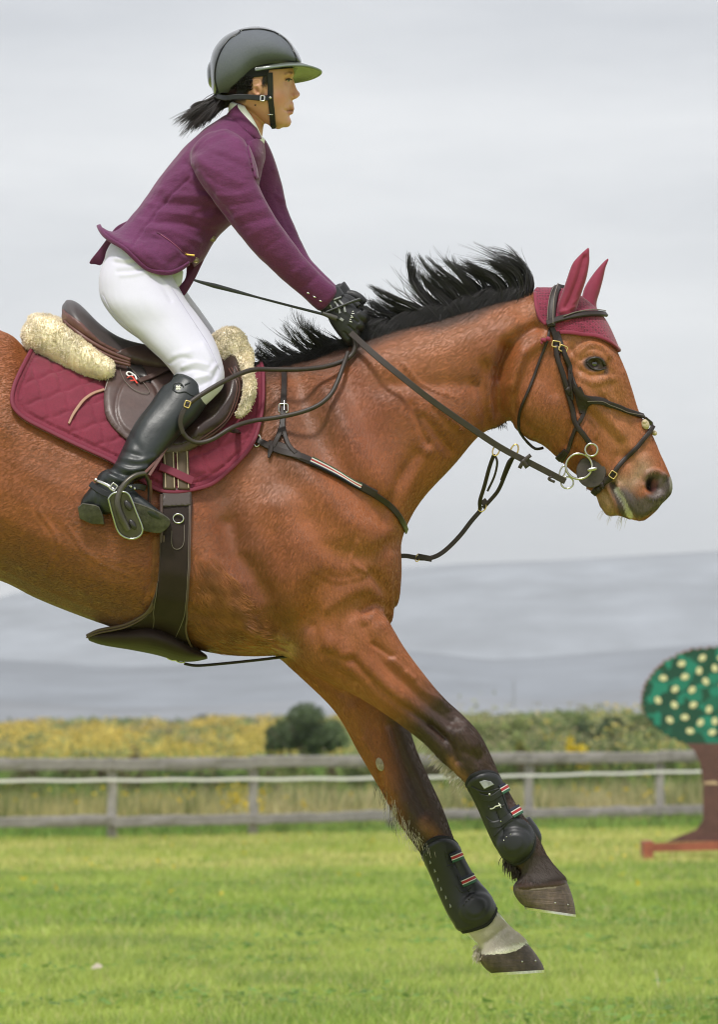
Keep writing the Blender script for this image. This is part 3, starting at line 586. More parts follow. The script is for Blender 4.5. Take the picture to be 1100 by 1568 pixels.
C = np.stack([at(x, y + 2, g.normal(2, 5, n)), at(x + dx * .4, y - 8, 8 + g.normal(0, 4, n)), at(x + dx, y - 3 + g.normal(0, 4, n), 12 + g.normal(0, 4, n)), at(x + dx * 1.5, y + 5 + g.normal(0, 5, n), 16 + g.normal(0, 5, n))], 1)
addstr(C, 7, .85)
mane = mesh_obj('mane', np.vstack(Vs), np.vstack(Fs), m_hair, horse)
# ---- tail (beyond the left edge of the photo)
n = 700; g = np.random.default_rng(8); a = g.normal(0, 1, (n, 4)); C = np.stack([at(-452 + a[:, 0] * 6, 600 + a[:, 1] * 10, a[:, 2] * 12), at(-540 + a[:, 0] * 10, 590 + a[:, 1] * 16, a[:, 2] * 22), at(-610 + a[:, 0] * 24, 700 + a[:, 1] * 30, a[:, 2] * 34), at(-660 + a[:, 0] * 34, 860 + a[:, 3] * 60, a[:, 2] * 40)], 1)
V, F = strands(bezier(C, 10), 1.6, .3); mesh_obj('tail', V, F, m_hair, horse)
# ---- feathery hair behind knees, fetlock, chin whiskers
m_hair_pale = M('pale_feather_hair', (0.62, 0.55, 0.45), rough=.5)
m_hair_dark = M('dark_feather_hair', (0.05, 0.035, 0.028), rough=.5)
def feather(roots, dirs, n, r, name, mat, lspread=.5, seed=3, wc=0, jit=3):
    g = np.random.default_rng(seed); Rt = np.array(roots, float); D = np.array(dirs, float); u = g.random(n) * (len(Rt) - 1); i = np.minimum(u.astype(int), len(Rt) - 2); f = (u - i)[:, None]
    p = Rt[i] * (1 - f) + Rt[i + 1] * f + g.normal(0, jit, (n, 2)); d = (D[i] * (1 - f) + D[i + 1] * f) * g.uniform(1 - lspread, 1.0, n)[:, None]
    nrm = g.normal(0, .22, (n, 2)) * np.linalg.norm(d, axis=1)[:, None]; sag = np.array([0, 1.0])[None] * np.linalg.norm(d, axis=1)[:, None] * .15
    w0 = wc + g.normal(0, 5, n); q = [p, p + d * .35 + nrm * .5, p + d * .65 + nrm * 1.1, p + d * .95 + nrm * .5 + sag]
    C = np.stack([at(a[:, 0], a[:, 1], w0 + k * g.normal(0, 3, n)) for k, a in enumerate(q)], 1)
    V, F = strands(bezier(C, 7), r, .15); return mesh_obj(name, V, F, mat, horse)
feather([(648, 1130), (672, 1160), (695, 1182), (714, 1202)], [(-9, 10), (-13, 10), (-12, 12), (-7, 13)], 260, .42, 'knee_feather', m_hair_pale, seed=3, wc=NW, jit=3.5)
feather([(585, 1212), (606, 1248), (625, 1275), (643, 1300)], [(-2, 9), (-4, 9), (-4, 9), (-2, 9)], 110, .36, 'knee_feather', m_hair_pale, seed=4, wc=FW, jit=4)
feather([(600, 1222), (622, 1258), (645, 1290)], [(0, 17), (3, 18), (5, 16)], 160, .36, 'knee_feather', m_hair_pale, seed=14, wc=FW + 27, jit=9)
feather([(575, 1195), (590, 1225), (610, 1262)], [(-4, 20), (-2, 20), (2, 18)], 30, .4, 'knee_feather', m_hair_dark, seed=15, wc=FW + 26, jit=5)
feather([(778, 1314), (788, 1326), (797, 1336)], [(-2, 16), (0, 18), (-2, 14)], 260, .9, 'fetlock_feather', m_hair_dark, seed=5, wc=NW, jit=4)
feather([(733, 1448), (733, 1460), (738, 1468)], [(-6, 8), (-7, 9), (-4, 8)], 160, .8, 'fetlock_feather', m_hair_pale, seed=6, wc=FW, jit=3)
feather([(745, 652), (760, 650), (775, 648)], [(2, 4), (0, 5), (2, 4)], 140, .5, 'throat_hair', m_hair_dark, seed=9, wc=0, jit=3)
feather([(922, 775), (940, 786), (962, 790)], [(-12, 14), (-10, 22), (-4, 18)], 16, .4, 'whisker', m_hair_pale, seed=10, wc=0, jit=3)
# long belly hair around the girth: swirls in the coat
def fur_patch(poly, n, dirf, ln, r, name, mat, seed):
    g = np.random.default_rng(seed); P = np.array(poly, float); c = 0; Cs = []
    while c < n:
        x, y = g.uniform(P[:, 0].min(), P[:, 0].max()), g.uniform(P[:, 1].min(), P[:, 1].max())
        if not inside(np.array([x]), np.array([y]), P)[0]: continue
        if g.random() > closest_on(np.array([x]), np.array([y]), P)[0][0] / 28 + .15 and n > 2000: continue
        c += 1; h = hit(x, y, .3)
        if h is None: continue
        p, nn_ = np.array(h[0]), np.array(h[1]); dx, dy = dirf(x, y); a = g.normal(0, .25); dx, dy = dx * math.cos(a) - dy * math.sin(a), dx * math.sin(a) + dy * math.cos(a); l = ln * g.uniform(.5, 1.2) / PX
        d = np.array([dx, 0, -dy]); d -= nn_ * (d @ nn_); d /= np.linalg.norm(d) + 1e-9
        Cs.append([p, p + d * l * .33 + nn_ * l * .07, p + d * l * .66 + nn_ * l * .1, p + d * l + nn_ * l * .06])
    V, F = strands(bezier(np.array(Cs), 4), r, .1); return mesh_obj(name, V, F, mat, horse)
m_fur = M('coat_hair', (0.33, 0.125, 0.045), rough=.45, noise=(20, .5))
fur_patch([(292, 860), (330, 850), (370, 900), (436, 985), (430, 1000), (330, 1000), (296, 980)], 2100, lambda x, y: (.35 + (x - 290) / 200, .9 - (x - 290) / 250), 16, .42, 'long_chest_hair', m_fur, 21)
def pastern(poly, n, dirf, ln, mat, seed): return fur_patch(poly, n, dirf, ln, .5, 'pastern_hair', mat, seed)
pastern([(806, 1312), (838, 1308), (866, 1340), (830, 1345), (790, 1348), (797, 1338)], 1500, lambda x, y: (.35, .95), 11, m_hair_dark, 31)
m_hair_white = M('white_pastern_hair', (.62, .56, .48), rough=.5)
pastern([(716, 1424), (762, 1400), (784, 1420), (803, 1436), (770, 1445), (738, 1456), (734, 1446)], 1700, lambda x, y: (.45, .9), 11, m_hair_white, 32)
fur_patch([(236, 822), (246, 822), (244, 895), (235, 925), (222, 925), (234, 880)], 900, lambda x, y: (-.8, .5), 9, .6, 'ruffled_girth_hair', m_fur, 22)

# short coat hair lying along the body
def coat_hair(n, near, seed):
    g = np.random.default_rng(seed); a, b, c, d = [HV[HF[:, i]] for i in range(4)]; ar = np.linalg.norm(np.cross(c - a, d - b), axis=1); fn = np.cross(c - a, d - b); fn /= np.linalg.norm(fn, axis=1, keepdims=True) + 1e-12
    x, y, w_ = inv((a + b + c + d) / 4); ok = (fn[:, 1] < .35) if near else (fn[:, 1] > .2); ok &= (x > -60) & (y < 1345 + (w_ < 0) * 100); ok &= np.hypot((x - 911), (y - 557) * 1.2) > 19; ok &= segdist(x, y, [(938, 740), (968, 794)]) > 6; ok &= np.hypot(x - 1000, y - 742) > 17
    p_ = ar * ok; p_ /= p_.sum(); i = g.choice(len(p_), n, p=p_); u, v = g.random((n, 1)), g.random((n, 1)); P = (a[i] * (1 - u) + b[i] * u) * (1 - v) + (d[i] * (1 - u) + c[i] * u) * v; N = HN[HF[i, 0]]
    px, py, w_ = inv(P); A = np.array([(940, 620, .35, .94), (1000, 740, .2, .6), (830, 600, -.25, .95), (880, 520, -.2, .9), (790, 520, -.8, .5), (700, 560, -.85, .5), (600, 640, -.7, .7), (640, 740, -.3, .9), (480, 640, -.7, .7), (520, 800, -.5, .85), (590, 870, -.1, 1), (420, 850, -.7, .7), (330, 800, -.8, .6), (200, 820, -.95, .3), (20, 700, -.95, .4), (20, 560, -.9, .3), (250, 950, -.9, .3), (400, 960, .2, .9), (530, 970, .3, .95), (620, 1050, .6, .8), (700, 1140, .5, .85), (760, 1230, .5, .85), (560, 1120, .4, .9), (620, 1230, .45, .9), (700, 1340, .4, .9), (780, 1430, .5, .8)], float)
    q = 1 / ((px[:, None] - A[None, :, 0]) ** 2 + (py[:, None] - A[None, :, 1]) ** 2 + 200) ** 1.5; D2 = (q[:, :, None] * A[None, :, 2:]).sum(1) / q.sum(1, keepdims=True); an = vnoise(P, 6, 61) * .35 + g.normal(0, .16, n); co, si = np.cos(an), np.sin(an); dx, dy = D2[:, 0] * co - D2[:, 1] * si, D2[:, 0] * si + D2[:, 1] * co
    T = np.stack([dx, 0 * dx, -dy], 1); T -= N * (T * N).sum(1, keepdims=True); T /= np.linalg.norm(T, axis=1, keepdims=True) + 1e-9; L = (g.uniform(3.5, 7, n) / PX)[:, None]; lf = g.uniform(.015, .045, n)[:, None]
    Q = np.stack([P - N * L * .02, P + T * L * .5 + N * L * lf, P + T * L + N * L * lf * 1.1], 1); V, F = strands(Q, .27, .1); col = COATC[HF[i, 0]] * g.normal(1.1, .14, n).clip(.6, 1.6)[:, None] * np.array([1.0, 1.12, 1.1])
    o = mesh_obj('coat_hair', V, F, m_shorthair, horse, col=np.repeat(col, 9, 0)); return o
HN = normals(HV, HF); m_shorthair = M('short_coat_hair', (1, 1, 1), rough=.33, attr=True, spec=.62)
coat_hair(210000, True, 71); coat_hair(30000, False, 72)
# ================================================================ saddle pad, saddle, sheepskin, girth
PADP = [(50, 536), (33, 561), (19, 598), (18, 624), (36, 645), (76, 666), (134, 694), (176, 714), (236, 752), (262, 757), (290, 754), (325, 741), (363, 712), (389, 681), (402, 645), (407, 607), (405, 573), (394, 548), (380, 530), (340, 520), (200, 520), (90, 520)]
PADC = catmull(np.array(PADP + PADP[:1], float), 6)
def quilt(v):
    x, y, w_ = inv(v); a = R(24); u = (x * math.cos(a) + y * math.sin(a)); q = (-x * math.sin(a) + y * math.cos(a)); d, _, _ = closest_on(x, y, PADC[:-1])
    s = 21.0; k = np.floor(q / s); best = np.full(len(x), 99.)
    for j in (-1, 0, 1, 2):
        kk = k + j; line = kk * s + 9.5 * np.sin(u * 2 * math.pi / 46 + kk * math.pi); best = np.minimum(best, np.abs(q - line))
    o = 7.5 + 3.0 * np.minimum(best / 8, 1) ** .5
    o = np.where(d < 9, 9.8 - np.abs(d - 4.5) * .18, o); o = np.where(np.abs(d - 10.5) < 1.8, 7.2, o); return o
m_pad = M('burgundy_quilted_cotton', (0.175, 0.015, 0.037), rough=.85, noise=[(25, .12), (350, .2)], bump=[(900, .25, .0008), (18, .25, .006)], sheen=.25)
V, F, nv = peel(HV, HF, PADP, quilt, 7, side=0, fn=lambda x, y, w_, N: (y > 480))
pad = mesh_obj('saddle_pad', V, F, m_pad); tag(pad, 'burgundy quilted saddle pad under the brown saddle and sheepskin', 'saddle pad')
m_bind = M('burgundy_binding', (0.165, 0.015, 0.038), rough=.7, bump=(500, .2, .001))
b_ = MB(); strap(b_, [p for p in PADP[:18]], 6, 4, 10.5, both=True, sm=6); b_.build('binding', m_bind, pad)
# pad surface for things that lie on it
def bvh_of(o): V_, t_ = tri_arrays(o.data); return BVHTree.FromPolygons([tuple(v) for v in V_], [tuple(int(i) for i in f) for f in t_])
PB = bvh_of(pad)
# ---- sheepskin half pad
m_fleece = M('cream_fleece', (0.95, 0.84, 0.63), rough=.9, noise=[(14, .18), (70, .2)], bump=[(70, .5, .006), (160, .5, .004)], sheen=.4, sss=0)
def fleece(parts, voxel=.004, amp=.9, seed=1, name='fleece', n=5200, par=None, L=2.8):
    V, F = fuse(parts, voxel, it=3, soft=2); N = normals(V, F); V = V + N * ((vnoise(V, 24, seed) * amp + vnoise(V, 60, seed + 1) * amp * .6) / PX)[:, None]
    o = mesh_obj(name, V, F, m_fleece, par); N = normals(V, F); g = np.random.default_rng(seed); i = g.integers(0, len(V), n); p = V[i] + g.normal(0, .8 / PX, (n, 3)); d = N[i]
    cl = np.stack([vnoise(p, 55, seed + k) for k in (3, 4, 5)], 1); r = g.normal(0, .22, (n, 3)) + cl * .45; l = (L * g.uniform(.5, 1.1, n) / PX)[:, None]
    C = np.stack([p - d * l * .2, p + d * l * .4 + r * l * .3, p + d * l * .7 + r * l * .8, p + d * l * .8 + np.roll(r, 1, 0) * l * .4 + r * l * .9], 1)
    Vv, Ff = strands(bezier(C, 5), .5, .3); mesh_obj('wool', Vv, Ff, m_fleece, o); return o
def fl(rows): return loft(rows, n=5, seg=18, cap=.5)
half = empty('sheepskin_half_pad', 'cream sheepskin half pad bulging behind and before the brown saddle', 'half pad')
rear = [fl([(44, 494, 46, 536, 26, s * 34), (58, 484, 66, 546, 30, s * 44), (85, 490, 96, 562, 28, s * 58), (115, 512, 126, 574, 26, s * 74), (150, 538, 150, 580, 22, s * 84), (170, 552, 168, 580, 16, s * 90)]) for s in (1, -1)] + [fl([(50, 483, 60, 520, 40, 0), (70, 482, 80, 530, 46, 0), (92, 488, 96, 530, 40, 0)])]
fleece(rear, name='rear_fleece', par=half, n=26000, seed=3)
front = [fl([(328, 512, 340, 560, 20, 22), (345, 503, 356, 562, 26, 24), (366, 505, 374, 560, 24, 24), (380, 528, 384, 558, 14, 26)]), fl([(340, 506, 346, 545, 20, -18), (366, 508, 374, 545, 20, -18)]),
         fl([(385, 560, 368, 562, 14, 56), (391, 585, 374, 585, 12, 78), (390, 606, 374, 604, 12, 92), (380, 628, 368, 624, 10, 104), (371, 638, 362, 634, 8, 110)]),
         fl([(380, 540, 345, 540, 18, 30), (386, 560, 360, 560, 16, 46)])]
fleece(front, name='front_fleece', par=half, n=16000, seed=9)
# pad front edge standing up before the fleece
# ---- saddle
m_saddle = M('brown_saddle_leather', (0.082, 0.048, 0.043), rough=.38, noise=[(20, .15), (120, .12)], bump=[(420, .35, .001), (10, .1, .01)], spec=.5)
m_saddle_dk = M('dark_saddle_leather', (0.040, 0.022, 0.018), rough=.30, noise=(24, .25), bump=[(200, .3, .002), (30, .3, .004)])
m_saddle_red = M('reddish_saddle_leather', (0.13, 0.055, 0.045), rough=.4, noise=(24, .2), bump=[(300, .3, .001)])
m_seat = M('seat_leather', (0.060, 0.048, 0.048), rough=.42, noise=(24, .2), bump=[(300, .3, .001)])
saddle = empty('jumping_saddle', 'dark brown leather jumping saddle with curved flap and padded knee roll', 'saddle')
FLAP = [(174, 543), (168, 573), (158, 608), (158, 636), (166, 655), (183, 673), (212, 690), (252, 700), (285, 697), (315, 684), (342, 662), (362, 636), (372, 606), (373, 582), (364, 561), (348, 549), (320, 545), (280, 540), (240, 536), (205, 537)]
FC = catmull(np.array(FLAP + FLAP[:1], float), 6)[:-1]
def flap_off(v):
    x, y, w_ = inv(v); o = 18 + 12 * np.exp(-np.maximum(y - 560, 0) / 25.)
    d = segdist(x, y, catmull(np.array([(352, 560), (362, 590), (352, 625), (328, 655), (298, 676)], float), 6)); o = o + 19 * np.exp(-(d / 17) ** 2)
    e, _, _ = closest_on(x, y, FC); o = o - 3 * np.exp(-(e / 4) ** 2)
    d = np.hypot((x - 208) / 1.0, (y - 635) / 1.25); o = o + 1.8 * smoothstep(34, 30, d); o = o - 1.6 * np.exp(-((d - 34) / 1.8) ** 2)
    return o
for sd_ in (1, -1):
    V, F, nv = peel(HV, HF, FLAP, flap_off, 6, side=sd_, fn=lambda x, y, w_, N: np.abs(w_) > 4)
    flap = mesh_obj('flap', V, F, m_saddle, saddle)
    if sd_ == 1: FB = bvh_of(flap); flap_near = flap
# front block (dark, creased) over the flap
blk_ = [(313, 560), (344, 550), (364, 562), (371, 585), (370, 610), (358, 640), (338, 664), (310, 682), (262, 690), (262, 670), (300, 640), (312, 600)]
V, F, nv = peel(HV, HF, blk_, lambda v: flap_off(v) + 1.5, 4, side=1, fn=lambda x, y, w_, N: np.abs(w_) > 4)
mesh_obj('knee_block', V, F, m_saddle_dk, saddle)
s_ = MB()
for o_ in (0, 5, 9): strap(s_, [(360 - o_, 562 + o_ * .3), (371 - o_, 588), (368 - o_, 612), (356 - o_, 640), (335 - o_ * .8, 663 - o_ * .6), (305, 682 - o_)], 1.6, 1.6, 1.2, bvh=FB, prof=6, sq=2)
s_.build('welt_piping', m_saddle_red, saddle)
s_ = MB(); strap(s_, [(p[0] + 0, p[1]) for p in FLAP[:8]], 1.3, 1.3, -.2, bvh=FB, prof=6, sq=2, sm=1)
s_.build('edge_piping', M('pale_flap_edge', (.3, .27, .26), rough=.5), saddle)
# seat
seat = fuse([loft([(97, 466, 100, 492, 42, 0, .2), (104, 459, 108, 505, 62, 0, .2), (122, 466, 124, 522, 74, 0, .2), (153, 496, 158, 542, 72, 0, .3), (183, 516, 190, 556, 62, 0, .3), (221, 527, 225, 566, 52, 0, .3), (262, 530, 262, 574, 46, 0, .3), (300, 526, 300, 578, 44, 0, .2), (328, 516, 332, 578, 42, 0, .2), (345, 516, 355, 575, 32, 0)], cap=.3),
             ], .004, it=3, soft=2)
seat_o = mesh_obj('seat', seat[0], seat[1], m_seat, saddle); SB = bvh_of(seat_o)
V, F, nv = peel(seat[0], seat[1], [(98, 474), (104, 480), (125, 496), (150, 520), (176, 535), (200, 545), (235, 553), (262, 556), (262, 580), (200, 575), (160, 556), (130, 538), (104, 515), (96, 495)], 2.5, 3, side=0)
mesh_obj('skirt', V, F, m_saddle_red, saddle)
V, F, nv = peel(seat[0], seat[1], [(175, 540), (215, 533), (300, 532), (340, 552), (340, 590), (262, 572), (230, 563), (205, 554)], 5, 5, side=0)
mesh_obj('skirt', V, F, m_saddle, saddle)
s_ = MB()
for k, o_ in enumerate((0, 7, 13)): tube(s_, [(99 + k, 492 + o_, 48), (115, 506 + o_, 70), (140, 524 + o_, 80), (170, 540 + o_ * .9, 82), (200, 552 + o_ * .6, 80)], 2.4 if k else 2.8); tube(s_, [(99 + k, 492 + o_, -48), (115, 506 + o_, -70), (140, 524 + o_, -80), (170, 540 + o_ * .9, -82)], 2.4)
s_.build('welt_piping', m_saddle_red, saddle)
p_ = fuse([loft([(96, 498, 96, 516, 44, 0), (112, 508, 112, 532, 62, 0), (140, 524, 142, 552, 76, 0), (172, 540, 174, 566, 84, 0)], cap=.3)], .004, it=2, soft=2); mesh_obj('panel', p_[0], p_[1], m_saddle_red, saddle)
# badge panel with emblem, stirrup bar strap
m_badge = M('badge_leather', (0.028, 0.024, 0.024), rough=.35, bump=(300, .3, .001))
m_mark_w = M('white_mark', (.75, .74, .72), rough=.5); m_mark_r = M('red_mark', (.65, .06, .04), rough=.5)
V, F, nv = peel(HV, HF, [(183, 557), (188, 556), (200, 566), (215, 582), (229, 601), (222, 603), (205, 597), (192, 585), (184, 570)], lambda v: flap_off(v) + 1.2, 3, side=1); bd = mesh_obj('badge', V, F, m_badge, saddle)
s_ = MB(); strap(s_, [(183, 557), (188, 556), (200, 566), (215, 582), (229, 601), (222, 604), (205, 598), (192, 586), (184, 570), (183, 557)], 1.0, 1.0, 2.0, bvh=FB, prof=6, sq=2, sm=1); s_.build('stitching', m_strap_pipe, bd)
s_ = MB(); strap(s_, [(203, 577), (197, 578), (193, 575), (197, 572), (206, 577), (209, 584)], 2.4, 1.2, 3.4, bvh=FB, step=1.5, sm=1); s_.build('emblem', m_mark_w, bd)
s_ = MB(); strap(s_, [(196, 582), (202, 579), (210, 590)], 2.4, 1.2, 3.6, bvh=FB, step=1.5, sm=0, curve=False); strap(s_, [(199, 586), (207, 585)], 2.2, 1.2, 3.6, bvh=FB, step=1.5, sm=0); s_.build('emblem', m_mark_r, bd)
s_ = MB(); strap(s_, [(212, 586), (235, 577), (262, 566), (280, 560)], 9, 3, 3, bvh=FB); ks = s_.build('keeper_strap', m_saddle, saddle)
s_ = MB()
for x_, y_ in ((221, 583), (235, 577), (247, 572)): h_ = hit(x_, y_, 5.2, FB); s_.add(*ball(x_, y_, -h_[0][1] * PX, 1.3, 1.3, .8, seg=8))
s_.build('strap_hole', m_badge, ks)
s_ = MB(); strap(s_, [(158, 606), (140, 612), (124, 624), (111, 641), (104, 656)], 4.5, 2, 13, step=2, taper=(1, 1, 1, .7)); s_.build('loose_strap_end', M('tan_leather', (.36, .20, .13), rough=.55, bump=(200, .3, .001)), saddle)
# ---- girth with stud guard, billets
girth = empty('girth', 'black-brown leather stud guard girth strapped under the belly of the horse', 'girth')
m_girth = M('girth_leather', (0.024, 0.014, 0.011), rough=.6, noise=(24, .2), bump=[(260, .3, .001)], spec=.25)
GP = [(247, 753), (289, 753), (289, 830), (288, 895), (285, 945), (288, 970), (300, 994), (316, 1008), (280, 1008), (240, 1000), (205, 985), (150, 978), (152, 966), (192, 958), (228, 934), (243, 896), (247, 820)]
V, F, nv = peel(HV, HF, GP, 9, 8, side=1, fn=lambda x, y, w_, N: w_ > 8); gb = mesh_obj('girth_body', V, F, m_girth, girth)
GB = bvh_of(gb)
gd = fuse([loft([(134, 970, 136, 981, 34, 10), (150, 964, 158, 988, 56, 14), (190, 957, 200, 995, 92, 14), (228, 950, 240, 1003, 120, 10), (262, 960, 272, 1012, 118, 0), (292, 985, 296, 1013, 96, 0), (317, 1003, 318, 1009, 60, 0)], cap=.1)], .0035, it=3, soft=2)
mesh_obj('stud_guard', gd[0], gd[1], m_girth, girth)
s_ = MB(); tube(s_, [(134, 973, 42), (152, 965, 66), (190, 957, 104), (215, 945, 126), (229, 933, 148), (241, 905, 168), (246, 870, 178), (247, 820, 184), (247, 757, 176)], 2.6); tube(s_, [(133, 976, 42), (152, 969, 68), (190, 961, 106), (217, 948, 128), (233, 933, 150), (245, 905, 170), (250, 870, 180), (251, 820, 186)], 1.4)
tube(s_, [(289, 757), (289, 830), (288, 895), (285, 945), (289, 970), (302, 993), (317, 1007)], 1.6, lift=9); s_.build('girth_piping', M('girth_edge', (.085, .05, .042), rough=.5), girth)
s_ = MB(); strap(s_, [(287, 760), (286, 895), (281, 940), (272, 965), (263, 985), (266, 1003), (275, 1010)], .9, .9, 10.2, prof=6, sq=2); strap(s_, [(244, 890), (238, 945), (228, 975), (212, 993)], .8, .8, 10.2, prof=6, sq=2)
strap(s_, [(262, 815), (262, 836), (268, 842), (276, 840), (280, 832), (280, 806)], .9, .9, 10.2, prof=6, sq=2); s_.build('stitching', m_strap_pipe, girth)
s_ = MB(); ring(s_, 273, 794, -hit(273, 794, 12)[0][1] * PX, 7, 1.2, 8, 90, square=False); s_.build('d_ring', m_steel, girth)
m_flapgrey = M('girth_tab_leather', (.07, .052, .048), rough=.45, bump=(260, .3, .001))
V, F, nv = peel(HV, HF, [(247, 752), (289, 752), (289, 778), (247, 779)], 11.5, 4, side=1, smooth_poly=False); mesh_obj('girth_tab', V, F, m_flapgrey, girth)
m_bil = M('webbing_billet', (.085, .055, .03), rough=.7, bump=(600, .3, .001)); m_bil2 = M('billet_stitch', (.5, .40, .26), rough=.6)
s_ = MB(); strap(s_, [(256, 694), (257, 754)], 19, 4, 12, both=True); strap(s_, [(277, 694), (279, 754)], 18, 4, 12, both=True); bl = s_.build('billet', m_bil, girth)
s_ = MB()
for x_ in (249, 262, 268, 283): strap(s_, [(x_, 694), (x_ + 2, 752)], 1.3, 1, 14.6, prof=6, sq=2)
s_.build('stitching', m_bil2, girth)
s_ = MB(); strap(s_, [(242, 722), (264, 730), (291, 742)], 13, 3, 15.5); s_.build('pad_loop', m_bind, pad)
# ---- stirrup and leather (near side and far side)
m_stir = M('stirrup_metal', (.10, .09, .075), rough=.38, metal=.7, noise=(20, .25)); m_stir_edge = M('stirrup_rim', (.42, .44, .42), rough=.3, metal=1)
for sd_ in (1, -1):
    st = empty('stirrup', ('curved metal stirrup hanging under the near foot of the rider' if sd_ == 1 else 'matching metal stirrup hanging on the hidden far side of the horse'), 'stirrup')
    W = lambda a: sd_ * (a + 14)
    s_ = MB(); tube(s_, [(221, 725, W(200)), (208, 728, W(206)), (194, 738, W(212)), (183, 754, W(215)), (180, 772, W(216)), (186, 792, W(215)), (196, 812, W(210))], 4.2, taper=(.8, 1, 1.1, 1.1, 1.2, 1.2)); tube(s_, [(221, 725, W(200)), (226, 733, W(190)), (229, 748, W(176)), (228, 770, W(168))], 2.8); a_ = s_.build('arch', m_stir, st)
    s_ = MB(); plate(s_, [(166, 764), (172, 757), (188, 754), (197, 758), (208, 785), (217, 808), (215, 818), (205, 824), (192, 822), (182, 814), (174, 790)], lambda x, y: sd_ * (228 - (y - 755) * .12), 7, 1.2); t_ = s_.build('tread', m_stir, st)
    s_ = MB(); tube(s_, [(166, 764, W(216)), (172, 756, W(216)), (188, 753, W(216)), (198, 758, W(216)), (209, 785, W(212)), (218, 808, W(209)), (216, 819, W(208)), (205, 825, W(207)), (192, 823, W(207)), (181, 814, W(208)), (173, 790, W(212)), (166, 764, W(216))], 1.5); s_.build('tread_rim', m_stir_edge, t_)
    s_ = MB(); s_.add(*ball(203, 803, W(210), 9, 4.5, 4, 60)); s_.add(*ball(196, 774, W(214), 9, 5, 3, 60)); s_.build('tread_pad', m_badge, t_)
    s_ = MB(); strap(s_, [(262, 672, W(150)), (246, 700, W(170)), (228, 728, W(192))], 5, 2.5, prof=8); strap(s_, [(254, 684, W(158)), (240, 705, W(174)), (222, 724, W(198))], 4, 2.5); strap(s_, [(230, 735, W(186)), (231, 752, W(178)), (229, 772, W(170))], 4, 2.5); s_.build('stirrup_leather', m_saddle_red, st)
# ================================================================ breastplate, bridle, reins
bp = empty('breastplate', 'dark leather breastplate with striped elastic and martingale strap round the chest', 'breastplate')
s_ = MB(); strap(s_, [(352, 656, 150), (372, 666), (395, 676), (425, 690), (455, 700), (476, 709)], 10, 3.5, 4, both=False)
strap(s_, [(395, 676), (430, 690), (470, 708), (552, 747), (578, 760), (600, 778), (613, 796), (620, 812)], 9, 3, 3.5, both=True)
strap(s_, [(549, 743), (565, 751), (576, 756)], 12, 5, 4); strap(s_, [(460, 701), (476, 708)], 12, 5, 4)
strap(s_, [(435, 567), (434, 600), (433, 640), (431, 668)], 8.5, 3, 3.5, both=True); strap(s_, [(433, 650), (428, 668), (420, 686)], 8, 4, 4.5); strap(s_, [(433, 650), (436, 668), (442, 684), (452, 696)], 7, 4, 4.5)
strap(s_, [(418, 684), (415, 695), (413, 703)], 7, 3, 6, taper=(1, 1.1, .5))
strap(s_, [(412, 682), (428, 684), (445, 692), (460, 702)], 13, 3.5, 3.5)
s_.build('strap', m_brown_leather, bp)
for k, c_ in enumerate(((.03, .06, .025), (.6, .6, .55), (.4, .03, .03), (.6, .6, .55), (.012, .016, .05))):
    o_ = (k - 2) * 1.9; s_ = MB(); strap(s_, [(474 + o_ * -.45, 708.5 + o_), (510 + o_ * -.45, 726 + o_), (552 + o_ * -.45, 745 + o_)], 2.0, 1.5, 8.4, prof=6); s_.build('elastic_stripe', M('elastic', c_, rough=.7), bp)
s_ = MB(); ring(s_, 434, 625, -hit(434, 625, 5.5)[0][1] * PX, 7, 1.1, 6.5, 0, square=True); ring(s_, 394, 675, -hit(394, 675, 6)[0][1] * PX, 9, 1.3, 5, 100); s_.build('buckle', m_steel, bp)
s_ = MB(); tube(s_, [(434, 618), (434, 632)], 1, lift=7); s_.build('buckle_tongue', m_steel, bp)
# martingale: chest ring to forked straps with rings on the reins
s_ = MB(); strap(s_, [(606, 852, 12), (622, 851, 8), (645, 855, 4), (665, 853, 2), (683, 842, 0), (705, 820, 0), (722, 798, 0), (737, 781, 2)], 7, 3.2); strap(s_, [(640, 852, 6), (662, 856, 6)], 9, 4)
strap(s_, [(736, 780, 4), (735, 768, 12), (742, 745, 26), (750, 715, 40), (757, 696, 50)], 6, 3); strap(s_, [(740, 778, 2), (752, 765, 4), (764, 750, 10), (776, 722, 24), (786, 700, 38)], 6, 3)
strap(s_, [(738, 772, 8), (746, 766, 8)], 9, 4); strap(s_, [(757, 696, 50), (762, 706, 50), (758, 728, 36), (747, 752, 24)], 3.5, 2.5); strap(s_, [(786, 700, 38), (779, 706, 40), (768, 735, 24)], 3.5, 2.5)
mt = s_.build('martingale_strap', m_brown_leather, bp)
s_ = MB(); ring(s_, 760, 690, 56, 5, 1.1, 8, 20); ring(s_, 788, 690, 46, 5.5, 1.2, 10, 20); ring(s_, 739, 777, 4, 5, 1, 7, 40); ring(s_, 640, 854, 6, 3, .9, 6, 20); s_.build('ring', m_brass, mt)
s_ = MB(); tube(s_, [(282, 1016, 10), (300, 1019, 10), (330, 1017, 8), (390, 1011, 6), (440, 1005, 6)], 2.2); s_.build('under_strap', m_brown_leather, bp)
s_ = MB(); ring(s_, 276, 1011, 12, 7, 1.1, 3, 12); ring(s_, 264, 1008, 14, 8, 1.1, 2.5, 12); s_.build('ring', m_steel, bp)
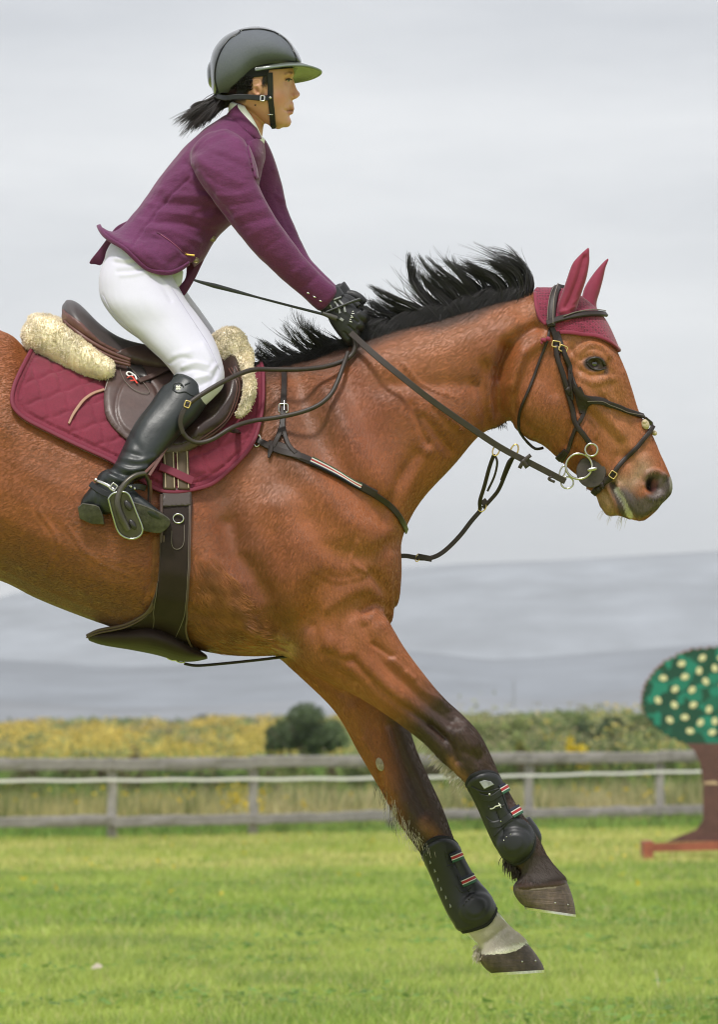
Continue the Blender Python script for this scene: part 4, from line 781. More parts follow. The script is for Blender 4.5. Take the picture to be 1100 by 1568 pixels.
# ---- ear bonnet
def crochet(t, b, tc):
    vo = nn(t, 'ShaderNodeTexVoronoi'); vo.inputs['Scale'].default_value = 135; vo.inputs['Randomness'].default_value = .25; t.links.new(tc.outputs['Object'], vo.inputs['Vector']); r = nn(t, 'ShaderNodeMapRange'); r.inputs[1].default_value = .12; r.inputs[2].default_value = .5; r.inputs[3].default_value = .35; r.inputs[4].default_value = 1.15
    x = nn(t, 'ShaderNodeVectorMath', operation='SCALE'); src = b.inputs['Base Color'].links[0].from_socket; t.links.new(vo.outputs['Distance'], r.inputs[0]); t.links.new(src, x.inputs[0]); t.links.new(r.outputs[0], x.inputs['Scale']); t.links.new(x.outputs[0], b.inputs['Base Color'])
m_bonnet = M('burgundy_crochet', (0.21, 0.018, 0.050), rough=.8, noise=[(120, .15)], bump=[(330, 1.0, .004), (20, .2, .005)], sheen=.25, extra=crochet)
m_earcl = M('burgundy_ear_cloth', (0.215, 0.017, 0.047), rough=.75, noise=[(30, .12)], bump=[(700, .3, .001), (22, .25, .006)], sheen=.3)
BON = [(818, 450), (828, 441), (841, 434), (862, 438), (885, 446), (905, 462), (925, 484), (942, 508), (957, 532), (957, 548), (946, 540), (932, 527), (914, 519), (890, 514), (858, 511), (845, 504), (834, 498), (822, 484)]
bon = empty('ear_bonnet', 'burgundy crocheted ear bonnet over poll and forehead of the horse', 'ear bonnet')
V, F, nv = peel(HV, HF, BON, 5.5, 5, side=0, fn=lambda x, y, w_, N: (x > 800)); mesh_obj('crochet_cap', V, F, m_bonnet, bon)
s_ = MB(); strap(s_, [(957, 546), (946, 538), (932, 526), (914, 517), (890, 512), (857, 509)], 6, 3.5, 5, both=True); strap(s_, [(820, 452), (821, 470), (826, 486), (838, 499)], 5, 3, 5, both=True); strap(s_, [(946, 520), (957, 536), (957, 548)], 7, 3, 5, both=True); s_.build('hem', m_earcl, bon)
def ear(path, wc, par):
    V, F = fuse([loft([(a, b, c, d, h, w_) for a, b, c, d, h, w_ in path], n=6, seg=22, cap=.3)], .0025, it=3, soft=2); return V, F
en = ear([(852, 490, 880, 492, 20, 36), (853, 470, 886, 465, 19, 38), (862, 446, 892, 447, 17, 40), (869, 425, 899, 425, 14, 42), (877, 404, 903, 402, 10, 43), (889, 390, 903, 388, 6, 44), (900, 380, 903, 380, 2.5, 44)], 0, bon)
en = (relief(en[0], en[1], [([(895, 395), (885, 430), (868, 470)], 5, -5), ([(870, 470), (890, 455)], 3, 1.5), ([(860, 478), (880, 470)], 3, 2)]), en[1]); mesh_obj('ear_sleeve', en[0], en[1], m_earcl, bon)
ef = ear([(886, 486, 918, 484, 18, -34), (890, 462, 914, 466, 17, -36), (895, 442, 919, 447, 14, -38), (905, 425, 924, 428, 11, -40), (915, 412, 928, 410, 7, -41), (926, 400, 932, 400, 3.5, -42), (931, 396, 933, 396, 2, -42)], 0, bon)
mesh_obj('ear_sleeve', ef[0], ef[1], m_earcl, bon)
s_ = MB(); h_ = hit(835, 521, 4); s_.add(*ball(833, 521, -h_[0][1] * PX, 5, 3.5, 3.5, 10)); s_.add(*ball(840, 519, -h_[0][1] * PX + 1, 4, 3.5, 3, 30)); s_.add(*ball(830, 525, -h_[0][1] * PX, 2, 3, 2, 0)); s_.build('tie_knot', m_earcl, bon)
# ---- bridle
br = empty('bridle', 'dark leather figure eight bridle with loose ring bit on the bay head', 'bridle')
s_ = MB(); strap(s_, [(862, 443, 6), (856, 443), (851, 452), (847, 470), (845, 488), (845, 503)], 13, 4, 9, both=True); hp = s_.build('headpiece', m_brown_leather, br)
s_ = MB(); strap(s_, [(855, 446), (850, 460), (848, 480), (848, 500)], 1.6, 1.6, 12, prof=6, sq=2); strap(s_, [(853, 445), (845, 456), (841, 475), (840, 497)], 1.2, 1.2, 11.4, prof=6, sq=2)
strap(s_, [(862, 490), (884, 484), (908, 483), (926, 488)], 1.4, 1.4, 14.0, prof=6, sq=2); strap(s_, [(900, 613), (923, 617.5), (956, 630), (984, 640)], 1.0, 1.0, 6.8, prof=6, sq=2); s_.build('piping', m_strap_pipe, br)
s_ = MB(); strap(s_, [(839, 499), (857, 492), (884, 487), (910, 486), (925, 489), (933, 495)], 9, 5, 10, both=True); s_.build('browband', m_brown_leather, br)
s_ = MB(); strap(s_, [(845, 500), (849, 515), (852, 528), (855, 548), (862, 575), (868, 602), (877, 632), (888, 656), (903, 681)], 8, 3.2, 4.5, both=True); strap(s_, [(853, 542), (857, 545)], 10, 5, 5); strap(s_, [(866, 594), (871, 602)], 9, 5, 6.5); strap(s_, [(853, 530), (857, 555), (863, 580), (868, 600), (870, 606)], 7, 2.5, 7.5, taper=(1, 1, 1, .6))
s_.build('cheekpiece', m_brown_leather, br)
s_ = MB(); strap(s_, [(850, 503), (857, 520), (862, 537), (868, 556), (875, 575), (884, 592)], 7, 3, 4, both=True); strap(s_, [(862, 538), (868, 556), (875, 574), (878, 596), (880, 611)], 7, 3, 7.5, taper=(1, 1, 1, 1, .5)); strap(s_, [(873, 571), (879, 571)], 6, 4.5, 8)
strap(s_, [(878, 580), (886, 599), (899, 611), (923, 616), (956, 628), (988, 641)], 9, 4, 4, both=True, taper=(.8, 1.2, 1.35, 1, .9, .9)); strap(s_, [(885, 594), (892, 612), (891, 634)], 14, 4, 3.5, both=True, taper=(1, 1.2, .6)); strap(s_, [(915, 615), (902, 616), (896, 626), (891, 640), (884, 656), (876, 676), (866, 698), (857, 712)], 6, 3.5, 3.5, both=True)
strap(s_, [(858, 700), (868, 690)], 10, 5, 5)
strap(s_, [(988, 641, 24), (999, 650, 10), (999, 650, -10), (988, 641, -24)], 7, 3.5)
nb = s_.build('noseband', m_brown_leather, br)
s_ = MB(); strap(s_, [(1001, 652, 14), (993, 664), (976, 684), (955, 706), (937, 728), (926, 742), (912, 754)], 7, 3.4, 3.5, both=True); strap(s_, [(936, 729), (912, 753)], 10, 4.5, 5); strap(s_, [(923, 738), (928, 746)], 9, 5, 7); strap(s_, [(916, 745), (922, 752)], 9, 5, 7); s_.build('flash_strap', m_brown_leather, br)
m_fluff = M('cream_pad', (.55, .45, .3), rough=.9, bump=(80, .8, .01)); s_ = MB(); s_.add(*ball(989, 650, 22, 6, 8, 6, -20)); s_.add(*ball(1002, 663, 6, 5, 4, 8, 30)); s_.add(*ball(988, 646, 25, 4, 4, 4)); s_.build('nose_pad', m_fluff, br)
s_ = MB(); strap(s_, [(842, 505), (838, 520), (828, 550), (814, 590), (801, 622), (796, 645), (799, 668), (809, 681), (820, 688, 16), (832, 686, 6)], 4.2, 2.6, 3, both=True); s_.build('throatlash', m_brown_leather, br)
s_ = MB()
for x_, y_, a_ in ((852, 527, 10), (863, 534, 25)): ring(s_, x_, y_, -hit(x_, y_, 9)[0][1] * PX, 6, 1.1, 4.5, a_, square=True)
ring(s_, 939, 727, -hit(936, 729, 8)[0][1] * PX, 5, 1.0, 5, 35, square=True); s_.build('buckle', m_brass, br)
wb = -hit(900, 715, 6)[0][1] * PX; wr = max(wb, -hit(906, 689, 6)[0][1] * PX, -hit(898, 684, 6)[0][1] * PX)
m_guard = M('bit_guard_leather', (.055, .042, .038), rough=.6, noise=(90, .3), bump=(200, .4, .001))
for sg in (1, -1):
    bt = empty('tmp', None, None) if False else None
    s_ = MB(); plate(s_, [(906 + 23 * math.cos(t), 722 + 25 * math.sin(t)) for t in np.linspace(0, 2 * math.pi, 20, endpoint=False)], sg * (wb + 2) if sg == 1 else -(wb - 2), 4, 1.2, n=2); s_.build('bit_guard', m_guard, br)
    s_ = MB(); ring(s_, 887, 714, sg * (wb + 7), 20, 1.9, 19.5); ring(s_, 906, 689, sg * (wr + 3), 9.5, 1.7, 9.5); tube(s_, [(900, 720, sg * (wb + 8)), (914, 717, sg * (wb + 8))], 3.2); tube(s_, [(896, 698, sg * (wb + 7)), (902, 694, sg * (wb + 7))], 2.6); ring(s_, 869, 739, sg * (wb + 2), 9.5, 1.3, 9); ring(s_, 862, 722, sg * (wb + 2), 4, 1.2, 9, 20); s_.build('bit_ring', m_oldsteel, br)
# ---- reins
rn = empty('reins', 'long dark leather reins running from bit ring through gloved hands', 'reins')
m_rein = M('rein_leather', (0.034, 0.024, 0.019), rough=.5, noise=(40, .2), bump=(260, .35, .001))
s_ = MB()
for sg in (1, -1):
    k = 1 if sg == 1 else -1
    strap(s_, [(534, 507, 44 * k), (576, 545, 84 * k), (625, 585, 98 * k), (668, 618, 92 * k), (740, 668, 74 * k), (775, 690, 62 * k), (820, 713, 52 * k), (866, 737, (wb + 3) * k)], 9.5, 3.2)
s_.build('rein', m_rein, rn)
s_ = MB(); strap(s_, [(796, 717, 58), (802, 706, 60), (813, 697, 58)], 6, 3); strap(s_, [(800, 704, 60), (808, 716, 58)], 7, 4); strap(s_, [(846, 730, 52), (838, 733, 52), (850, 738, 50)], 4, 3); s_.build('rein_stopper', m_rein, rn)
s_ = MB(); tube(s_, [(540, 512, 46), (545, 528, 50), (538, 545, 54), (518, 556, 62), (490, 563, 74), (455, 566, 88), (420, 566, 98), (384, 567, 120), (345, 583, 150), (306, 606, 172), (287, 620, 178)], 3.6)
tube(s_, [(287, 620, 178), (277, 637, 180), (277, 655, 178), (286, 670, 174), (302, 678, 170), (325, 673, 166), (355, 655, 158), (385, 645, 130), (420, 640, 118), (455, 633, 112), (485, 622, 106), (506, 605, 96), (518, 582, 84), (526, 560, 70), (533, 540, 52)], 3.4); s_.build('rein', m_rein, rn)
s_ = MB(); strap(s_, [(287, 619, 181), (279, 634, 183), (276, 648, 182), (281, 664, 180)], 6.5, 2.5); s_.build('rein', m_rein, rn)
s_ = MB(); ring(s_, 287, 619, 184, 4, 1.1, 5, 20, square=True); s_.build('buckle', m_brass, rn)
# ================================================================ tendon boots
m_shell = M('boot_shell', (0.010, 0.011, 0.012), rough=.45, noise=(30, .2), bump=[(300, .25, .001)], spec=.5)
m_neo = M('boot_lining', (0.008, 0.008, 0.009), rough=.85, sheen=.05)
def tendon(poly, side, cup, strapsA, label, fn, extra):
    root = empty('tendon_boot', label, 'tendon boot', 'tendon boots on the forelegs'); P = np.array(poly, float); c = P.mean(0)
    V, F, nv = peel(HV, HF, c + (P - c) * 1.07, 3.5, 3.5, side=side, fn=fn); mesh_obj('lining', V, F, m_neo, root)
    Pc = catmull(np.vstack([P, P[:1]]), 6)[:-1]
    def of(v):
        x, y, w_ = inv(v); o = np.full(len(x), 6.5); d = np.hypot(x - cup[0], y - cup[1]); o += 5 * smoothstep(cup[2] + 3, cup[2] - 5, d) + 2.5 * smoothstep(cup[2] - 8, cup[2] - 11, d); e, _, _ = closest_on(x, y, Pc); o -= 1.5 * np.exp(-(e / 2.5) ** 2); o += .8 * np.exp(-((e - 5) / 1.5) ** 2)
        return o
    V, F, nv = peel(HV, HF, P, of, 5, side=side, fn=fn); sh = mesh_obj('shell', V, F, m_shell, root); B = bvh_of(sh)
    for (a, b) in strapsA:
        a, b = np.array(a, float), np.array(b, float); d = (b - a) / np.linalg.norm(b - a); q = np.array([-d[1], d[0]])
        for k, c_ in enumerate(((.010, .014, .035), (.65, .63, .6), (.35, .02, .025), (.65, .63, .6), (.02, .09, .05))):
            o = [-5.6, -2.7, 0, 2.7, 5.2][k]; wd = [4, 1.4, 4, 1.4, 3.8][k]; s_ = MB(); strap(s_, [tuple(a + q * o), tuple(b + q * o), tuple(b + d * 7 + q * o - np.array([0, 0]))] if False else [tuple(a + q * o), tuple(b + q * o)], wd, 1.6, 3 if k != 2 else 3.2, step=2, sm=1, bvh=None if fn is None else None)
            if s_.V: 
                A = np.vstack(s_.V)
                s_.V = [A + np.array([0, -7 / PX, 0])]; s_.build('elastic_stripe', M('boot_elastic', c_, rough=.7, bump=(500, .3, .001)), root)
    extra(root, B); return root
nf = lambda x, y, w_, N: (w_ > 30); ff = lambda x, y, w_, N: (w_ < -10)
def near_extra(root, B):
    s_ = MB(); 
    for pts in ([(722, 1204), (742, 1212), (768, 1206)], [(745, 1250), (756, 1258), (784, 1251)], [(765, 1203), (772, 1222), (779, 1240)], [(748, 1234), (758, 1238), (772, 1232)], [(757, 1280), (775, 1262), (786, 1254)]): strap(s_, pts, 1.8, 2, .6, bvh=B, prof=6, sq=2, step=2)
    strap(s_, [(735, 1218), (752, 1222), (768, 1212)], 9, 2, 1, bvh=B, step=2); strap(s_, [(750, 1262), (764, 1262), (784, 1248)], 9, 2, 1, bvh=B, step=2); s_.build('strap_tab', m_shell, root)
    s_ = MB(); plate(s_, [(734, 1197), (742, 1194), (752, 1196), (757, 1201), (742, 1208)], 98, 4, 1, curve=False)
    A = np.vstack(s_.V); h_ = hit(745, 1201, 9.5); A[:, 1] += (h_[0][1] - A[:, 1].min()); s_.V = [A]; s_.build('reflective_patch', M('grey_patch', (.28, .29, .29), rough=.5, noise=(60, .4)), root)
    s_ = MB()
    for x_, y_ in ((750, 1216), (768, 1257), (772, 1286), (776, 1281), (782, 1277)): h_ = hit(x_, y_, 0, B); s_.add(*ball(x_, y_, -h_[0][1] * PX + 1.5, 2 if y_ < 1270 else 1, 2 if y_ < 1270 else 1, 1, seg=8))
    s_.build('stud', m_steel, root)
    s_ = MB(); strap(s_, [(751, 1238), (756, 1237), (759, 1234), (764, 1233), (767, 1231)], 1.8, 1, 1, bvh=B, step=1.5, prof=6, sm=0, curve=False); strap(s_, [(764, 1229), (768, 1236)], 1.5, 1, 1, bvh=B, step=1.5, prof=6, sm=0); s_.build('small_logo', m_mark_w, root)
    # inner half of the boot seen past the fetlock
    V, F = fuse([loft([(812, 1250, 800, 1256, 12, NW - 22), (824, 1266, 806, 1268, 15, NW - 24), (830, 1280, 810, 1282, 15, NW - 24), (829, 1293, 818, 1296, 10, NW - 24)], cap=.2)], .0025, 2, 2); mesh_obj('inner_cup', V, F, m_shell, root)
tendon([(718, 1201), (723, 1191), (739, 1184), (756, 1186), (766, 1197), (771, 1217), (778, 1238), (790, 1250), (806, 1262), (816, 1280), (814, 1299), (805, 1312), (791, 1318), (777, 1314), (758, 1286), (739, 1248)], 1, (789, 1290, 22), [((766, 1210), (783, 1201)), ((784, 1246), (801, 1236))], 'black tendon boot with studs on the raised near foreleg above the dark hoof', nf, near_extra)
def far_extra(root, B):
    s_ = MB(); 
    for pts in ([(683, 1304), (688, 1322), (697, 1320)], [(684, 1326), (694, 1326)], [(702, 1340), (708, 1357), (716, 1355)], [(699, 1355), (708, 1366), (722, 1358)]): strap(s_, pts, 2, 2, .6, bvh=B, prof=6, sq=2, step=2)
    s_.build('strap_slot', m_shell, root)
    s_ = MB()
    for x_, y_ in ((659, 1320), (666, 1333), (671, 1347), (676, 1361), (683, 1374), (690, 1387)):
        h_ = hit(x_, y_, 0, B)
        if h_: plate(s_, [(x_ - 1, y_ - 4), (x_ + 3, y_ + 1), (x_ - 1, y_ + 3)], -h_[0][1] * PX + 1, 2, .4, curve=False)
    s_.build('lacing_stud', M('stud_grey', (.2, .2, .2), rough=.3), root)
    s_ = MB()
    for x_, y_ in ((710, 1385), (714, 1380), (718, 1376), (723, 1373)): h_ = hit(x_, y_, 0, B); s_.add(*ball(x_, y_, -h_[0][1] * PX + .5, 1.6, 1.2, 1, seg=8))
    s_.build('stud', m_shell, root)
tendon([(650, 1307), (657, 1292), (672, 1284), (688, 1286), (700, 1297), (706, 1312), (720, 1338), (731, 1352), (746, 1366), (756, 1386), (753, 1402), (740, 1415), (706, 1422), (697, 1410), (687, 1395), (666, 1350)], -1, (728, 1390, 22), [((690, 1314), (710, 1307)), ((706, 1352), (727, 1343))], 'black tendon boot on the lower foreleg just above its white pastern', ff, far_extra)
# ================================================================ rider
m_skin = M('skin', (1, 1, 1), rough=.5, attr=True, noise=[(60, .04)], bump=[(400, .12, .0006)], sss=.12, spec=.45)
m_jacket = M('plum_wool_jacket', (0.115, 0.017, 0.080), rough=.82, noise=[(12, .10), (380, .3)], bump=[(650, .5, .001), (9, .45, .014, (1, 1, 2.2), (0, .7, 0)), (26, .3, .005)], sheen=.22)
m_jdark = M('jacket_trim', (0.10, 0.012, 0.058), rough=.6, bump=(600, .3, .001))
m_breech = M('white_breeches', (0.60, 0.59, 0.69), rough=.7, noise=[(10, .03)], bump=[(900, .2, .0006), (22, .18, .005)], sheen=.15)
m_boot = M('riding_boot_leather', (0.013, 0.017, 0.018), rough=.42, noise=(20, .2), bump=[(16, .25, .008), (300, .15, .001)], spec=.55)
m_sole = M('boot_sole', (0.075, 0.070, 0.055), rough=.85, noise=(60, .5), bump=(90, .8, .003))
m_glove = M('glove_leather', (0.014, 0.014, 0.016), rough=.5, noise=(40, .3), bump=[(200, .4, .001)])
m_glove_g = M('glove_grey_panel', (.28, .28, .29), rough=.5)
def sh(rows, k):     # shrink loft rows for the body under the clothes
    out = []
    for r in rows:
        a, b = np.array(r[:2], float), np.array(r[2:4], float); c = (a + b) / 2; f = max(.3, 1 - k / max(1, np.linalg.norm(a - b) / 2)); a, b = c + (a - c) * f, c + (b - c) * f
        out.append((*a, *b, max(2, r[4] - k)) + tuple(r[5:]))
    return out
T_ = [(150, 345, 283, 445, 92, 0, .1), (172, 355, 293, 415, 88, 0, .1), (192, 341, 312, 398, 74, 0, 0), (219, 308, 326, 374, 61, 0, 0), (242, 275, 346, 352, 65, 0, 0), (273, 237, 384, 318, 74, 0, 0), (290, 218, 398, 278, 78, 0, 0), (316, 195, 404, 240, 70, 0, 0), (346, 176, 402, 216, 44, 0, 0), (358, 166, 400, 204, 36, 0, 0)]
AN = [(352, 200, 300, 232, 24, 60), (374, 214, 291, 250, 31, 76), (389, 250, 303, 275, 35, 88), (397, 284, 326, 308, 34, 93), (410, 313, 352, 342, 31, 93), (434, 350, 390, 388, 28, 85), (468, 396, 432, 428, 25, 66), (494, 421, 462, 454, 22, 50), (517, 441, 488, 476, 20, 40)]
AF = [(385, 200, 330, 232, 24, -58), (408, 217, 335, 250, 30, -74), (423, 250, 345, 280, 33, -86), (433, 288, 370, 312, 31, -90), (441, 321, 390, 350, 29, -86), (461, 368, 420, 396, 26, -74), (476, 396, 440, 428, 23, -58), (500, 422, 472, 452, 20, -40), (520, 442, 494, 468, 18, -28)]
LN = [(258, 384, 176, 378, 44, 26), (266, 418, 155, 410, 50, 32), (276, 443, 151, 440, 54, 40), (290, 466, 158, 466, 55, 50), (307, 488, 183, 497, 50, 62), (326, 516, 214, 521, 46, 76), (337, 543, 244, 548, 43, 92), (344, 572, 266, 574, 40, 106), (342, 592, 272, 594, 38, 114), (329, 608, 268, 606, 36, 120), (314, 622, 250, 612, 34, 126)]
LB = [(314, 592, 268, 574, 36, 118), (318, 614, 250, 590, 40, 124), (302, 641, 229, 619, 40, 136), (277, 665, 206, 649, 37, 150), (256, 689, 187, 687, 33, 164), (240, 708, 174, 713, 28, 174), (228, 728, 160, 728, 25, 182)]
FT = [(131, 756, 124, 777, 13, 184), (142, 743, 138, 780, 18, 187), (162, 732, 158, 788, 20, 189), (190, 738, 180, 786, 20, 192), (213, 757, 204, 784, 20, 195), (236, 775, 228, 794, 19, 198), (253, 789, 249, 803, 12, 200)]
def mir(rows, dx=0, dy=0): return [(r[0] + dx, r[1] + dy, r[2] + dx, r[3] + dy, r[4], -r[5]) + tuple(r[6:]) for r in rows]
hip = ball(212, 410, 0, 56, 48, 68, 40)
NK = [(348, 160, 404, 190, 30, 0), (352, 178, 402, 208, 31, 0), (340, 196, 398, 226, 38, 0)]
HDR = [(360, 66, 420, 64, 38, 0), (338, 86, 440, 86, 50, 0), (332, 108, 450, 107, 55, 0), (330, 128, 448, 121, 55, 0, 0, 2.1), (340, 142, 446, 136, 51, 0, 0, 2.1), (352, 152, 446, 150, 47, 0, 0, 2.1), (366, 162, 445, 164, 43, 0, 0, 2.1), (380, 172, 443, 178, 37, 0, 0, 2.1), (396, 184, 441, 191, 28, 0, 0, 2.0), (412, 192, 430, 197, 14, 0)]
nose = [loft([(450, 122, 438, 124, 6, 0), (454, 135, 438, 136, 7.5, 0), (459, 146, 439, 146, 11, 0), (453, 152, 438, 151, 10, 0)], n=4, seg=16, cap=.3), ball(452, 148, 8, 5.5, 4.4, 5), ball(452, 148, -8, 5.5, 4.4, 5), ball(455, 145, 0, 5, 5, 7)]
mouth = [ball(445.5, 161, 0, 5, 6, 15), ball(447, 167.3, 0, 4.6, 3.2, 11), ball(445.6, 173.2, 0, 4.2, 3.2, 9), ball(438, 187, 0, 8.5, 9, 15), ball(446, 114, 0, 5, 5, 30)]
ear_ = [ball(393, 134, s * 52, 10, 14, 5, -10) for s in (1, -1)]
# hands: back of the hand outward, knuckles forward, fingers closed round the rein
def hand(dx, dy, wc, s, grow=0):
    P_ = []
    def r(*a): return (a[0] + dx, a[1] + dy, a[2] + dx, a[3] + dy, a[4] + grow, wc + s * a[5])
    P_.append(loft([r(514, 441, 490, 470, 15, 0), r(524, 453, 500, 483, 14, 0), r(537, 462, 507, 497, 14, 2), r(549, 475, 519, 514, 13, 3), r(553, 484, 527, 521, 11, 3)], n=4, seg=20, cap=.4))
    K = [((551, 483), (7, 6), 7.2), ((545, 494), (8, 7), 7.6), ((538, 505), (7, 8), 7.4), ((530, 515), (6, 8), 6.6)]
    for (kx, ky), (fx, fy), rr in K:      # proximal, middle and end joints curl away behind the rein
        c = [(kx - 4, ky - 3, 5), (kx + fx * .7, ky + fy * .6, 3), (kx + fx * .9, ky + fy * 1.1, -7), (kx + fx * .2, ky + fy * .9, -15), (kx - fx * .9, ky + fy * .2, -15)]
        A = np.array([at(x + dx, y + dy, wc + s * z) for x, y, z in c]); A = catmull(A, 5); N = np.tile([0.05, -1, .1], (len(A), 1)) + np.array([0, 0, 1e-3]); N = np.cross(np.gradient(A, axis=0), np.array([-.6, 0, -.5]))
        P_.append(ribbon(A, N, 2 * (rr + grow), 2 * (rr + grow) * .95, 12, (1.0, 1.02, .95, .9, .8), sq=2))
    c = [(516, 458, -4), (530, 458, -8), (541, 463, -9), (550, 470, -8)]; A = catmull(np.array([at(x + dx, y + dy, wc + s * z) for x, y, z in c]), 5)
    P_.append(ribbon(A, np.tile([0, -1.0, .2], (len(A), 1)), 14 + 2 * grow, 13 + 2 * grow, 12, (1, 1.05, .95, .7), sq=2)); return P_
hn, hf = (0, 0, 36, 1), (10, -6, -22, -1)
rider = None
bodyV, bodyF = fuse([loft(sh(T_[2:], 11)), loft(sh(AN, 11)), loft(sh(AF, 11)), loft(sh(LN, 4)), loft(sh(mir(LN, 2, -8), 4)), loft(sh(LB, 5)), loft(sh(mir(LB), 5)), loft(sh(FT, 4)), loft(sh(mir(FT), 4)), ball(212, 412, 0, 48, 40, 60, 40), loft(NK), loft(HDR, n=6, seg=36)] + nose + mouth + ear_ + hand(*hn, grow=-2) + hand(*hf, grow=-2), .0024, it=2, soft=2)
px, py, w_ = inv(bodyV); bodyV = lap(bodyV, bodyF, 7, .5, ((py < 215) & (py > 100) & (px > 400)) * 1.0, taubin=False)
bodyV = relief(bodyV, bodyF, [([(441, 124)], 5, -5), ([(436, 116), (444, 114), (449, 118)], 3, 1.6), ([(438, 129), (446, 131)], 3, -1.2), ([(447, 169.8), (441, 170.5), (437, 169)], 1.6, -3), ([(443, 178), (446, 179)], 2.5, -1.6), ([(440, 156), (434, 166)], 3, -1.0), ([(455, 149.5), (451, 150)], 2, -1.6), ([(447, 143), (449, 148)], 1.6, -1.5),
   ([(420, 150), (432, 146)], 9, 1.5), ([(424, 170), (418, 182)], 8, -1.5), ([(392, 136), (395, 142)], 3.2, -5), ([(384, 132), (388, 124), (396, 122), (400, 130)], 1.8, 1.8), ([(390, 130), (396, 128)], 2, -1.5), ([(372, 180), (398, 200)], 4, 1.6), ([(390, 172), (398, 186)], 6, -1.5)])
px, py, w_ = inv(bodyV); SC = np.tile(np.array([0.60, 0.31, 0.20]), (len(bodyV), 1)); SC *= (1 + .06 * vnoise(bodyV, 30, 2))[:, None]
SC = mixc(SC, (.60, .22, .15), .45 * smoothstep(16, 4, np.hypot(px - 430, py - 152))); SC = mixc(SC, (.46, .15, .12), .55 * smoothstep(3.4, 1.5, segdist(px, py, [(441, 168), (449, 167), (449, 173), (443, 174)])) * (py > 163))
SC = mixc(SC, (.16, .05, .04), .8 * smoothstep(1.6, .6, segdist(px, py, [(440, 170), (449, 169.8)]))); SC = mixc(SC, (.10, .05, .035), .4 * smoothstep(2.2, 1.2, segdist(px, py, [(437, 114), (442, 111), (447, 112.5)])))
SC = mixc(SC, (.03, .02, .018), smoothstep(1.8, 1.0, np.hypot(px - 391, py - 161.5))); SC = mixc(SC, (.30, .10, .07), .5 * smoothstep(5, 2, np.hypot(px - 394, py - 138)))
SC = mixc(SC, (.5, .2, .14), .5 * smoothstep(4, 2, np.hypot(px - 457, py - 146)))
hairzone = smoothstep(2, -2, (px - 385) + (py - 128) * .3) * (py < 160) * (py > 60) * smoothstep(166, 154, py + (px - 350) * .1) * (px < 384)
SC = mixc(SC, (.02, .015, .013), hairzone)
rider = mesh_obj('person', bodyV, bodyF, m_skin, col=SC); tag(rider, 'rider in plum jacket, white breeches and black helmet leaning forward over the jumping horse', 'person')
# eyes
m_ew = M('eye_white', (.45, .42, .40), rough=.15, spec=.7); m_iris = M('iris', (.03, .018, .012), rough=.1, spec=.8); m_lash = M('eyelash', (.012, .01, .01), rough=.6)
BB = BVHTree.FromPolygons([tuple(v) for v in bodyV], [tuple(int(i) for i in f) for f in bodyF])
for far in (False, True):
    h_ = hit(441, 123.5, 0, BB, far)
    if h_:
        wv = -h_[0][1] * PX; sg = -1 if far else 1; e = MB(); e.add(*ball(440.5, 123.5, wv - sg * 2.0, 3.8, 2.6, 3.2)); eo = e.build('eye', m_ew, rider); e = MB(); e.add(*ball(442.6, 123.3, wv - sg * .4, 1.8, 2.0, 2.1)); e.build('iris', m_iris, eo)
s_ = MB()
for far in (False, True):
    for P_ in ([(436, 123.5), (439, 121), (443, 120.6), (446, 122.5)],):
        q = path3(P_, lift=1.6, step=1, bvh=BB, far=far)
        if q: s_.add(*ribbon(q[0], q[1], 1.8, 1.8, 6, (.5, 1, 1, .6), sq=2))
s_.build('eyelash', m_lash, rider)
# ---- hair
m_rhair = M('dark_brown_hair', (0.022, 0.014, 0.012), rough=.38, spec=.6, noise=(30, .3))
g = np.random.default_rng(31); n = 1700; a = g.normal(0, 1, (n, 6)); ph = g.random(n); cl = g.integers(0, 14, n); ca = np.random.default_rng(4).normal(0, 1, (14, 3))
L_ = g.uniform(.4, 1.15, n)[:, None] * (.8 + .25 * ca[cl, :1].clip(-1, 1)); ex = np.stack([295 - 4 * ca[cl, 0] * 2 + a[:, 3] * 2.5, 199 + ca[cl, 1] * 8 + a[:, 4] * 3], 1); st_ = np.stack([352 + a[:, 0] * 3, 152 + a[:, 1] * 4], 1)
e2 = st_ + (ex - st_) * L_; m1 = np.stack([332 + a[:, 2] * 3, 152 + a[:, 1] * 4 + 1 * ca[cl, 1]], 1); m2 = np.stack([314 + a[:, 3] * 3, 169 + a[:, 1] * 3 + ca[cl, 1] * 7], 1); m1 = st_ + (m1 - st_) * L_; m2 = st_ + (m2 - st_) * L_
C = np.stack([at(st_[:, 0], st_[:, 1], a[:, 5] * 7), at(m1[:, 0], m1[:, 1], a[:, 5] * 8), at(m2[:, 0], m2[:, 1], a[:, 5] * 9 + ca[cl, 2] * 5), at(e2[:, 0], e2[:, 1], a[:, 5] * 10 + ca[cl, 2] * 8)], 1)
V1, F1 = strands(bezier(C, 9), .75, .15)
n = 200; b = g.random((n, 4)); C = np.stack([at(326 + b[:, 0] * 14, 158 + b[:, 1] * 5, b[:, 2] * 10), at(314 - b[:, 0] * 6, 152 - b[:, 1] * 3, b[:, 2] * 10), at(303 - b[:, 0] * 6, 155 + b[:, 1] * 4, b[:, 2] * 12), at(290 + b[:, 3] * 10, 164 + b[:, 1] * 30, b[:, 2] * 12)], 1)
V2, F2 = strands(bezier(C, 9), .55, .15)
n = 700; x = 347 + 40 * g.random(n); y0 = 118 + 20 * g.random(n); C = []
for i in range(n):
    h_ = hit(x[i], y0[i], .8, BB); 
    if not h_: continue
    p = np.array(h_[0]); h2 = hit(355 - 6 * g.random(), 150 + 6 * g.random(), 2.5, BB); q = np.array(h2[0]) if h2 else p; m = (p + q) / 2 + np.array([0, -6 / PX, 0]); C.append([p, m, m, q])
V3, F3 = strands(bezier(np.array(C), 6), .8, .3)
